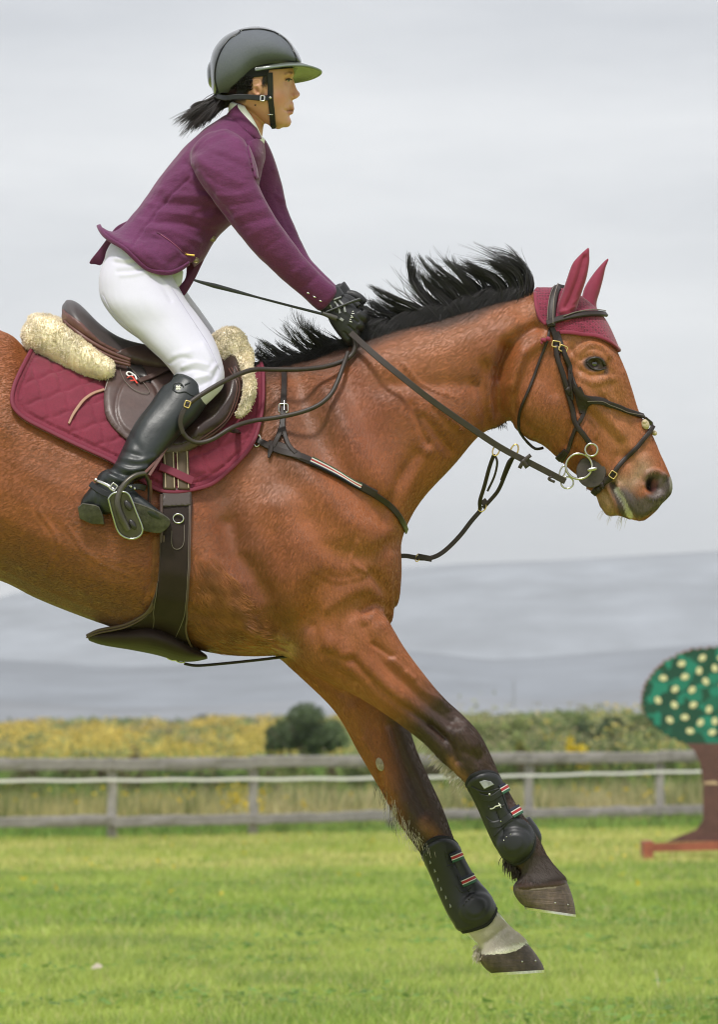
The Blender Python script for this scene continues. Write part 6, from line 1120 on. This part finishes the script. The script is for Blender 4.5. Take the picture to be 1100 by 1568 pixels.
# ---- leaf clouds
m_leaf = m_blade
def leaves(P, size, col, seed, var=.35, flat=.0):
    """P (n,3) leaf centres -> small bent quads"""
    g = np.random.default_rng(seed); n = len(P); a = g.normal(0, 1, (n, 3)); a /= np.linalg.norm(a, axis=1, keepdims=True); b = g.normal(0, 1, (n, 3)); b -= (a * b).sum(1, keepdims=True) * a; b /= np.linalg.norm(b, axis=1, keepdims=True); s = (size * g.uniform(.5, 1.4, n))[:, None]
    V = np.stack([P - a * s, P + b * s * .5, P + a * s, P - b * s * .5], 1).reshape(-1, 3); c = np.asarray(col, float); c = np.tile(c, (n, 1)) if c.ndim == 1 else c; c = c * g.uniform(1 - var, 1 + var, n)[:, None]
    return V, np.arange(4 * n).reshape(n, 4), np.repeat(c, 4, 0)
def clump_pts(c, r, n, seed, lobes=9):
    g = np.random.default_rng(seed); r = np.asarray(r, float); L = g.normal(0, 1, (lobes, 3)); L /= np.linalg.norm(L, axis=1, keepdims=True); L[:, 2] = L[:, 2] * .9 + .1; L *= g.uniform(.4, .92, lobes)[:, None]; lr = g.uniform(.2, .42, lobes)
    k = g.integers(0, lobes, n); d = g.normal(0, 1, (n, 3)); d /= np.linalg.norm(d, axis=1, keepdims=True); rad = g.random(n) ** .4; return np.asarray(c) + (L[k] + d * (rad * lr[k])[:, None]) * r, k
def bush(name, label, px, py_top, D, wpx, seed, col, cat='bush', group=None, n=3500, base=None, size=None):
    x = (px - 550) / D0 * D; top = EYE + (HOR - py_top) / D0 * D; zb = float(gz(x, D)) if base is None else base; h = top - zb; rx = wpx / D0 * D / 2
    root = empty(name, label, cat, group); root.location = (x, D - DIST, zb)
    P, k = clump_pts((0, 0, h * (.5 if size and name == 'bush' else .36)), (rx * .95, rx * .8, h * (.6 if name == 'bush' else .72)), n, seed, 16); g = np.random.default_rng(seed + 1); lc = g.uniform(.7, 1.35, 16); P = P[P[:, 2] > 0.02]; k = k[:len(P)]
    cc = np.asarray(col)[None] * lc[np.resize(k, len(P))][:, None]; V, F, C = leaves(P, size or max(.03, rx * .05), cc, seed); mesh_obj('foliage', V, F, m_leaf, root, smooth=False, col=C)
    m_ = MB(); g = np.random.default_rng(seed + 2)
    for q in range(6):
        a_ = np.array([g.normal(0, .08) * rx, g.normal(0, .08) * rx, -.05]); e_ = np.array([g.normal(0, .5) * rx, g.normal(0, .4) * rx, h * g.uniform(.6, .85)]); A = catmull(np.array([a_, (a_ + e_) / 2 + g.normal(0, .06, 3) * rx, e_]), 4); m_.add(*ribbon(A, np.tile([0, -1.0, .1], (len(A), 1)), rx * 36, rx * 36, 6, (1, .35), sq=2))
    m_.build('stem', m_bark, root); return root
m_bark = M('bark', (.12, .09, .065), rough=.9, noise=(12, .3), bump=(30, .6, .01))
GREEN, OLIVE, DARK = (.19, .25, .10), (.27, .31, .12), (.045, .075, .03)
bush('bush', 'large round dark green bush beyond the fence between the belly and the forelegs', 468, 1086, 128, 162, 90, (.12, .165, .075), n=11000, size=.06)
bush('bush', 'low dark bush just left of the large round bush', 422, 1112, 130, 56, 91, (.085, .12, .05), n=2500, size=.06)
rb = [(775, 1098, 135, 100, 'green bush right of the raised hoof beyond the fence, paler than its neighbours', OLIVE), (850, 1092, 150, 150, 'wide green bush in the middle of the hedge behind the right part of the fence', GREEN), (925, 1095, 140, 120, 'dark green bush beyond the fence under the left edge of the painted tree', (.10, .14, .07)),
      (1000, 1090, 150, 130, 'green bush partly behind the crown of the painted tree', GREEN), (720, 1108, 130, 70, 'small pale green bush between the two forelegs and the mast', OLIVE), (1075, 1092, 150, 120, 'green bush hidden behind the painted tree trunk', GREEN)]
for k, (a, b, c_, d_, l_, co) in enumerate(rb): bush('hedge_bush', l_, a, b, c_, d_, 100 + k, co, group='bushes in the hedge beyond the fence', n=5200, size=.085)
yb = [(875, 1134, 100, 60, 'yellow flowering bush above the fence rail left of the painted tree'), (800, 1142, 102, 50, 'small olive flowering bush above the rail near the raised hoof')]
for k, (a, b, c_, d_, l_) in enumerate(yb): bush('flowering_bush', l_, a, b, c_, d_, 120 + k, (.68, .55, .05) if k == 0 else (.22, .22, .05), n=3000, size=.035)
# low dark shrubs along the far side of the fence
g = np.random.default_rng(130); Ps, Cs = [], []
for k in range(140):
    px_ = -640 + k * 17 + g.normal(0, 10); D = g.uniform(88, 97); x = (px_ - 550) / D0 * D; tall = (g.random() < .6) + .4 * (px_ > 650); h = (.72 + .35 * g.random() + .12 * tall); r = (g.uniform(.35, .6), .4, h * .55); P, kk = clump_pts((x, D - DIST, float(gz(x, D)) + h * .45), r, 420, 200 + k); Ps.append(P)
    c_ = np.array([(.07, .11, .035), (.10, .14, .04), (.17, .19, .06), (.13, .10, .06)][g.integers(0, 4)]) * g.uniform(.7, 1.2); Cs.append(np.tile(c_, (len(P), 1)))
V, F, C = leaves(np.vstack(Ps), .045, np.vstack(Cs), 5); o_ = mesh_obj('fence_undergrowth', V, F, m_leaf, smooth=False, col=C); tag(o_, kind='stuff')
# scrub with yellow flowers on the rising land
Ps, Cs = [], []
for k in range(1900):
    D = 100 * (9.0 ** (g.random() ** 1.25)); px_ = g.uniform(-900, 2000); 
    if D < 135 and 390 < px_ < 560: continue
    x = (px_ - 550) / D0 * D; s = g.uniform(.3, .75) * (1 + D / 400) * (1.7 if px_ > 600 and D < 260 else 1); hh = s * .75; P, kk = clump_pts((x, D - DIST, float(gz(x, D)) + hh * .3), (s * 1.7, s * 1.2, hh), 130, 400 + k)
    yv = vnoise(np.array([[px_ * .012, math.log(D) * 3.2, 0]]), 1.0, 88)[0] + .35 * (px_ < 420) + .15 * (120 < D < 420) - .55 * (px_ > 620); c_ = np.array([.60, .47, .12]) if yv + g.normal(0, .2) > .28 else np.array([(.25, .31, .12), (.33, .35, .14), (.18, .23, .11), (.36, .32, .18)][g.integers(0, 4)])
    Ps.append(P); Cs.append(np.tile(c_ * g.uniform(.8, 1.15), (len(P), 1))); 
Pa = np.vstack(Ps); D_ = Pa[:, 1] + DIST; V, F, C = leaves(Pa, np.clip(.045 * D_ / 100, .04, .4), np.vstack(Cs), 6); o_ = mesh_obj('flowering_scrub', V, F, m_leaf, smooth=False, col=C); tag(o_, kind='stuff')
# yellow flowers in the verge
n = 260; D = g.uniform(76, 90, n); px_ = np.where(g.random(n) < .5, g.normal(370, 22, n), g.uniform(-50, 1100, n)); x = (px_ - 550) / D0 * D; P = np.stack([x, D - DIST, gz(x, D) + g.uniform(.3, .65, n)], 1); P = np.repeat(P, 5, 0) + g.normal(0, .03, (n * 5, 3)); V, F, C = leaves(P, .035, (.62, .46, .03), 7); o_ = mesh_obj('verge_flowers', V, F, m_leaf, smooth=False, col=C); tag(o_, kind='stuff')
n = 60; D = g.uniform(40, 72, n); x = g.uniform(-1, 1, n) * D * .08; P = np.stack([x, D - DIST, gz(x, D) + .07], 1); P = np.repeat(P, 4, 0) + g.normal(0, .015, (n * 4, 3)); V, F, C = leaves(P, .02, (.65, .50, .04), 8); o_ = mesh_obj('lawn_flowers', V, F, m_leaf, smooth=False, col=C); tag(o_, kind='stuff')
# small lone tree far out, mast
bush('distant_tree', 'tiny dark lone tree far out on the plain left of the large bush', 309, 1093, 760, 20, 140, (.03, .05, .035), cat='tree', n=700, size=.16, base=EYE + (HOR - 1107) / D0 * 760)
mast = empty('mast', 'thin distant lattice mast rising above the hedge right of the forelegs', 'mast'); m_mast = M('mast_metal', (.30, .31, .33), rough=.5, metal=.4); s_ = MB()
for dx in (-.28, .28):
    for dy in (-.28, .28): P = np.array([far_at(787, 1100, 850) + (dx, dy, 0), far_at(787, 1042, 850) + (dx * .25, dy * .25, 0)]); A = catmull(P, 4); s_.add(*ribbon(A, np.tile([0, -1.0, 0.01], (len(A), 1)), 60, 60, 5, sq=2))
for k in range(9):
    z0, z1 = 1100 - k * 6.4, 1100 - (k + 1) * 6.4; f = 1 - .75 * k / 9; P = np.array([far_at(787, z0, 850) + (-.28 * f, 0, 0), far_at(787, z1, 850) + (.28 * f, 0, 0)]); A = catmull(P, 3); s_.add(*ribbon(A, np.tile([0, -1.0, 0.01], (len(A), 1)), 40, 40, 5, sq=2))
s_.build('lattice', m_mast, mast); s_ = MB(); s_.add(*[(lambda c, r: (np.array([(c[0] + a * r, c[1] + b * r, c[2] + h_) for h_ in (-1.2, .6) for a, b in ((-1, -1), (1, -1), (1, 1), (-1, 1))]), [(0, 1, 5, 4), (1, 2, 6, 5), (2, 3, 7, 6), (3, 0, 4, 7), (4, 5, 6, 7)]))(far_at(787, 1093, 850), .7)][0]); s_.build('equipment_hut', M('hut_white', (.6, .6, .6), rough=.7), mast)
# ---- hills
m_hill = M('hill_heath', (1, 1, 1), rough=.95, attr=True, noise=[(.004, .22), (.016, .16)], spec=.05)
def ridge(name, D, prof, depth, seed, col, rough):
    pxs = np.linspace(-3200, 4300, 420); hx = np.interp(pxs, [p[0] for p in prof], [p[1] for p in prof]); nb = 40; rows = []; Cc = []
    for k in range(nb):
        f = k / (nb - 1); Dk = D + depth * (f - .7); s = math.sin(min(f / .7, 1) * math.pi / 2) ** 1.3 if f < .7 else 1 - ((f - .7) / .3) ** 1.6
        x = (pxs - 550) / D0 * D; base = gz(x, D) - 30; top = EYE + (HOR - hx) / D0 * D; P = np.stack([x, np.full_like(x, Dk), 0 * x], 1); n_ = vnoise(P, rough, seed) * .5 + vnoise(P, rough * 2.7, seed + 1) * .3 + vnoise(P, rough * 7, seed + 2) * .12
        z = base + (top - base) * s * (1 + n_ * .35 * (1 - abs(f - .7) / .7) ** .3 * (1 - s) * 2 + .012 * n_); rows.append(np.stack([x, np.full_like(x, Dk - DIST) + n_ * depth * .05, z], 1)); Cc.append(np.asarray(col)[None] * (1 + .3 * n_[:, None]))
    V = np.vstack(rows); n = len(pxs); i, j = np.meshgrid(np.arange(nb - 1), np.arange(n - 1), indexing='ij'); b0 = (i * n + j).ravel(); F = np.stack([b0, b0 + 1, b0 + n + 1, b0 + n], 1); o = mesh_obj(name, V, F, m_hill, col=np.vstack(Cc)); tag(o, kind='structure'); return o
ridge('hills', 5600, [(-3200, 905), (-900, 960), (-300, 945), (0, 922), (45, 908), (120, 905), (300, 895), (450, 880), (620, 872), (700, 866), (850, 861), (1000, 852), (1100, 846), (1600, 838), (4300, 900)], 2200, 5, (.24, .26, .29), .0011)
ridge('hills', 3800, [(-3200, 1030), (-600, 1020), (-200, 1002), (0, 1010), (200, 1022), (400, 1012), (600, 995), (750, 1012), (900, 1002), (1100, 985), (1500, 980), (4300, 1010)], 1400, 15, (.16, .175, .20), .0018)
ridge('hills', 2700, [(-3200, 1080), (-400, 1076), (0, 1072), (180, 1084), (350, 1080), (560, 1068), (700, 1066), (850, 1072), (1000, 1050), (1100, 1046), (2000, 1050), (4300, 1060)], 800, 25, (.19, .20, .22), .003)
# ---- fence
m_rail = M('weathered_timber', (.27, .25, .24), rough=.9, noise=[(3, .2), (40, .25)], bump=[(20, .6, .01, (.15, 1, 3))]); m_post = M('grey_post_timber', (.31, .29, .27), rough=.9, noise=[(4, .2), (40, .25)], bump=[(24, .6, .01)])
m_tape = M('white_tape', (.78, .76, .74), rough=.6); fence = empty('paddock_fence', 'weathered grey post and rail fence with a white tape across the field', 'fence')
fD = lambda px: 71 + 6 * (px - 172) / 838
posts = [-900, -690, -476, -260, -44, 172, 388, 600, 810, 1011, 1206, 1395, 1580, 1770, 1960]; g = np.random.default_rng(150)
def beam(P, Q, h, t, mat, name, seg=14):
    A = np.array([np.asarray(P) * (1 - f) + np.asarray(Q) * f for f in np.linspace(0, 1, seg)]); A[1:-1, 2] += g.normal(0, .006, seg - 2); wob = np.r_[1, 1 + g.normal(0, .06, 5), 1]; m_ = MB(); V, F = ribbon(A, np.tile([0, -1.0, .01], (len(A), 1)), h * PX, t * PX, 10, tuple(wob), sq=3.2); m_.add(V, F); return m_.build(name, mat, fence)
yt = lambda p: np.interp(p, [-900, 0, 1100, 1960], [1180, 1172, 1156.5, 1146]); yb_ = lambda p: np.interp(p, [-900, 0, 1100, 1960], [1270, 1260, 1239, 1226])
for a, b in zip(posts[:-1], posts[1:]):
    e1, e2 = g.normal(0, 1.0, 2); beam(far_at(a, yt(a) + e1, fD(a) - .12), far_at(b - 1, yt(b) + e2, fD(b) - .12), .185, .07, m_rail, 'top_rail'); beam(far_at(a, yb_(a) + e2, fD(a) - .12), far_at(b - 1, yb_(b) + e1, fD(b) - .12), .165, .06, m_rail, 'bottom_rail')
for p in posts:
    D = fD(p); top = far_at(p, yt(p) + 4, D); x = top[0]; zb = float(gz(x, D)) - .1; m_ = MB(); A = np.array([(x + g.normal(0, .004), D - DIST, z_) for z_ in np.linspace(zb, top[2], 8)]); m_.add(*ribbon(A, np.tile([0, -1.0, 0.01], (8, 1)), .145 * PX, .12 * PX, 12, (1.03, 1, 1, .97), sq=2.6)); m_.build('post', m_post, fence)
m_ = MB(); P = [(p, np.interp(p, [-900, 0, 270, 550, 800, 1068, 1960], [1199, 1194.5, 1193, 1191, 1187, 1180, 1160]) + (1.2 if p % 2 else 0)) for p in range(-900, 1961, 53)]; A = catmull(np.array([far_at(a, b, fD(a) - .25) for a, b in P]), 3); m_.add(*ribbon(A, np.tile([0, -1.0, .01], (len(A), 1)), .045 * PX, .006 * PX, 6)); m_.build('tape', m_tape, fence)
# ---- painted plywood tree jump prop
pt = empty('painted_tree_prop', 'painted plywood tree jump wing with green crown and yellow fruit on a red stand', 'jump prop'); DT = 54.0
def board(poly, mat, name, par, D=DT, thick=.03, curve=False, front=0):
    P = np.asarray(poly, float); P = catmull(np.vstack([P, P[:1]]), 4)[:-1] if curve else P; k = len(P); A = far_at(P[:, 0], P[:, 1], D); A[:, 1] -= front; B = A.copy(); B[:, 1] += thick; m_ = MB(); m_.add(np.vstack([A, B]), [tuple(range(k)), tuple(range(2 * k - 1, k - 1, -1))] + [((i + 1) % k, i, k + i, k + (i + 1) % k) for i in range(k)]); return m_.build(name, mat, par, smooth=False)
def crown_extra(t, b, tc):
    vo = nn(t, 'ShaderNodeTexVoronoi'); vo.inputs['Scale'].default_value = 9; mp_ = nn(t, 'ShaderNodeMapping'); mp_.inputs['Scale'].default_value = (1, .3, 1.1); z = nn(t, 'ShaderNodeTexNoise'); z.inputs['Scale'].default_value = 7; mixv = nn(t, 'ShaderNodeMixRGB'); mixv.inputs[0].default_value = .12
    t.links.new(tc.outputs['Object'], mp_.inputs[0]); t.links.new(mp_.outputs[0], z.inputs[0]); t.links.new(mp_.outputs[0], mixv.inputs[1]); t.links.new(z.outputs['Color'], mixv.inputs[2]); t.links.new(mixv.outputs[0], vo.inputs['Vector'])
    r = nn(t, 'ShaderNodeValToRGB'); e = r.color_ramp.elements; e[0].color = (.004, .06, .032, 1); e[1].color = (.008, .20, .135, 1); e[0].position = .15; e[1].position = .85; n_ = e.new(.5); n_.color = (.003, .055, .034, 1); n_ = e.new(.62); n_.color = (.005, .09, .055, 1); r.color_ramp.interpolation = 'LINEAR'
    sp_ = nn(t, 'ShaderNodeSeparateColor'); t.links.new(vo.outputs['Color'], sp_.inputs[0]); t.links.new(sp_.outputs[0], r.inputs[0]); t.links.new(r.outputs[0], b.inputs['Base Color'])
m_crown = M('painted_green_crown', (.01, .15, .08), rough=.6, extra=crown_extra); m_fruit = M('painted_fruit', (.64, .60, .34), rough=.6); m_ptrunk = M('painted_brown_trunk', (.105, .045, .038), rough=.6, noise=[(3, .2), (20, .2)]); m_red = M('red_brown_timber', (.30, .085, .05), rough=.6, noise=[(6, .2), (40, .2)])
out = []; g = np.random.default_rng(160)
for k in range(110):
    t = 2 * math.pi * k / 110; rx, ry = 112, 76; x, y = 1098 + rx * math.cos(t) * (1 + .02 * math.sin(3 * t)), 1069 + ry * math.sin(t) * (1.0 if math.sin(t) < 0 else .98); out.append((x + g.normal(0, .6) + 3.4 * (k % 2) * math.cos(t), y + g.normal(0, .6) + 3.4 * (k % 2) * math.sin(t)))
board([(x * 1.0 + (1.6 if x > 1098 else -1.6), y - 1.2) for x, y in out], m_red, 'crown_edge', pt, thick=.02, front=-.012); cr2 = board(out, m_crown, 'crown', pt, front=.012, thick=.02)
fr = [(1016, 1038), (1044, 1016), (1076, 1007), (1071, 1027), (1049, 1036), (1081, 1043), (1095, 1023), (1034, 1055), (1060, 1056), (1008, 1072), (1033, 1079), (1062, 1079), (1086, 1086), (1026, 1102), (1049, 1098), (1073, 1106), (1057, 1119), (1091, 1121), (1095, 1104), (1108, 1050), (1115, 1080), (1125, 1020), (1140, 1060), (1130, 1105), (1160, 1040), (1165, 1085), (1180, 1060), (1150, 1120), (1120, 1130), (1105, 1000 + 8)]
for a, b in fr:
    an = g.uniform(0, 3); board([(a + 6.3 * math.cos(t) * math.cos(an) - 4.8 * math.sin(t) * math.sin(an), b + 6.3 * math.cos(t) * math.sin(an) * .95 + 4.8 * math.sin(t) * math.cos(an)) for t in np.linspace(0, 2 * math.pi, 16, endpoint=False)], m_fruit, 'fruit', cr2, thick=.004, front=.018)
tk = board([(1050, 1138), (1064, 1150), (1073, 1170), (1077, 1200), (1077, 1255), (1066, 1270), (1040, 1280), (1020, 1289), (1180, 1286), (1158, 1268), (1130, 1255), (1130, 1190), (1140, 1160), (1152, 1138)], m_ptrunk, 'trunk', pt, front=.03, thick=.02)
board([(1078, 1197), (1095, 1195), (1100, 1199), (1120, 1198), (1121, 1200), (1096, 1201), (1078, 1200)], M('bare_wood', (.5, .35, .22), rough=.7), 'chipped_board', tk, front=.034, thick=.003)
board([(985, 1291), (1215, 1284), (1215, 1298), (985, 1304)], m_red, 'base_rail', pt, front=.10, thick=.06)
for a, b in ((985, 1288), (1203, 1284)):
    board([(a, b), (a + 15, b - .5), (a + 15, b + 36), (a, b + 37)], m_red, 'stand_foot', pt, front=.13, thick=.6)
# ---- bits lying in the grass
fe = MB(); x, D = (148 - 550) / D0 * 28.2, 28.2
b0 = np.array([x, D - DIST, float(gz(x, D)) + .05]); fe.add(np.array([b0 + q for q in ((-.03, 0, 0), (.03, 0, .005), (.035, .01, .02), (.0, .015, .035), (-.03, .01, .012))] + [b0 + q for q in ((-.03, .004, 0), (.03, .004, .005), (.035, .014, .02), (.0, .019, .035), (-.03, .014, .012))]), [(0, 1, 2, 3, 4), (9, 8, 7, 6, 5)] + [(i, (i + 1) % 5, 5 + (i + 1) % 5, 5 + i) for i in range(5)])
tag(fe.build('paper_scrap', M('pale_paper', (.5, .42, .36), rough=.8)), 'small pale scrap lying in the grass at the lower left', 'scrap')
D = 25.5; x = (1008 - 550) / D0 * D; b0 = np.array([x, D - DIST, float(gz(x, D))]); s_ = MB(); A = np.array([b0 + (.005, 0, 0), b0 + (0, 0, .05), b0 + (-.012, 0, .125)]); s_.add(*ribbon(catmull(A, 4), np.tile([0, -1.0, 0.01], (9, 1)), 4, 3, 6, (1, .8, .3), sq=2)); tag(s_.build('dry_stalk', M('dry_stalk', (.7, .6, .5), rough=.8)), 'single pale dry stalk standing in the lawn at the lower right', 'stalk')
# ================================================================ air
hz = bpy.data.materials.new('haze_air'); hz.use_nodes = True; t_ = hz.node_tree; t_.nodes.clear(); o_ = nn(t_, 'ShaderNodeOutputMaterial'); pv_ = nn(t_, 'ShaderNodeVolumePrincipled')
pv_.inputs['Color'].default_value = (.93, .965, 1.0, 1); pv_.inputs['Density'].default_value = HAZE; pv_.inputs['Anisotropy'].default_value = 0.2; t_.links.new(pv_.outputs[0], o_.inputs['Volume'])
x0, x1, y0, y1, z0, z1 = -6100, 6100, -80, 8200, -160, 330
zz = mesh_obj('haze', [(x0, y0, z0), (x1, y0, z0), (x1, y1, z0), (x0, y1, z0), (x0, y0, z1), (x1, y0, z1), (x1, y1, z1), (x0, y1, z1)], [(0, 3, 2, 1), (4, 5, 6, 7), (0, 1, 5, 4), (1, 2, 6, 5), (2, 3, 7, 6), (3, 0, 4, 7)], hz, smooth=False); tag(zz, kind='stuff')
# ================================================================ separate pieces become parts of their own
KEEP = {'mane', 'tail', 'wool', 'foliage', 'stitching', 'small_lettering', 'small_logo', 'emblem', 'lattice', 'strap', 'rein', 'martingale_strap', 'ponytail', 'hair', 'knee_feather', 'fetlock_feather', 'throat_hair', 'whisker', 'noseband', 'silver_panel', 'flower_stud', 'stem', 'horseshoe', 'chestnut', 'strap_tab', 'girth_piping', 'elastic_stripe', 'pastern_hair', 'edge_piping', 'boot_cuff_seam', 'coat_hair'}
def pieces(o):
    me = o.data; n = len(me.vertices); e = np.empty(len(me.edges) * 2, np.int32); me.edges.foreach_get('vertices', e); e = e.reshape(-1, 2); lab = np.arange(n)
    while True:
        m = np.minimum(lab[e[:, 0]], lab[e[:, 1]]); new = lab.copy(); np.minimum.at(new, e[:, 0], m); np.minimum.at(new, e[:, 1], m); new = new[new]
        if (new == lab).all(): break
        lab = new
    V = np.empty(n * 3); me.vertices.foreach_get('co', V); V = V.reshape(-1, 3); u, lab = np.unique(lab, return_inverse=True)
    if len(u) < 2 or len(u) > 200: return None
    bx = [(V[lab == k].min(0) - .004, V[lab == k].max(0) + .004) for k in range(len(u))]; grp = list(range(len(u)))
    for _ in range(4):
        for a in range(len(u)):
            for b in range(a + 1, len(u)):
                if grp[a] != grp[b] and (bx[a][0] < bx[b][1]).all() and (bx[b][0] < bx[a][1]).all(): ga, gb_ = grp[a], grp[b]; grp = [ga if q == gb_ else q for q in grp]
    grp = np.array(grp)[lab]; return V, grp
for o in [o for o in COL.objects if o.type == 'MESH' and o.parent and o.name.split('.')[0] not in KEEP and len(o.data.vertices) < 60000]:
    r = pieces(o)
    if not r: continue
    V, grp = r; u = np.unique(grp)
    if len(u) < 2: continue
    polys = [tuple(p.vertices) for p in o.data.polygons]; kids = list(o.children); nm = o.name.split('.')[0]; big = None
    for k in u:
        idx = np.nonzero(grp == k)[0]; mp_ = -np.ones(len(V), int); mp_[idx] = np.arange(len(idx)); F = [tuple(mp_[i] for i in p) for p in polys if grp[p[0]] == k]
        q = mesh_obj(nm, V[idx], F, o.data.materials[0], o.parent, smooth=o.data.polygons[0].use_smooth)
        if big is None or len(idx) > big[0]: big = (len(idx), q)
    for c in kids: c.parent = big[1]
    bpy.data.objects.remove(o)
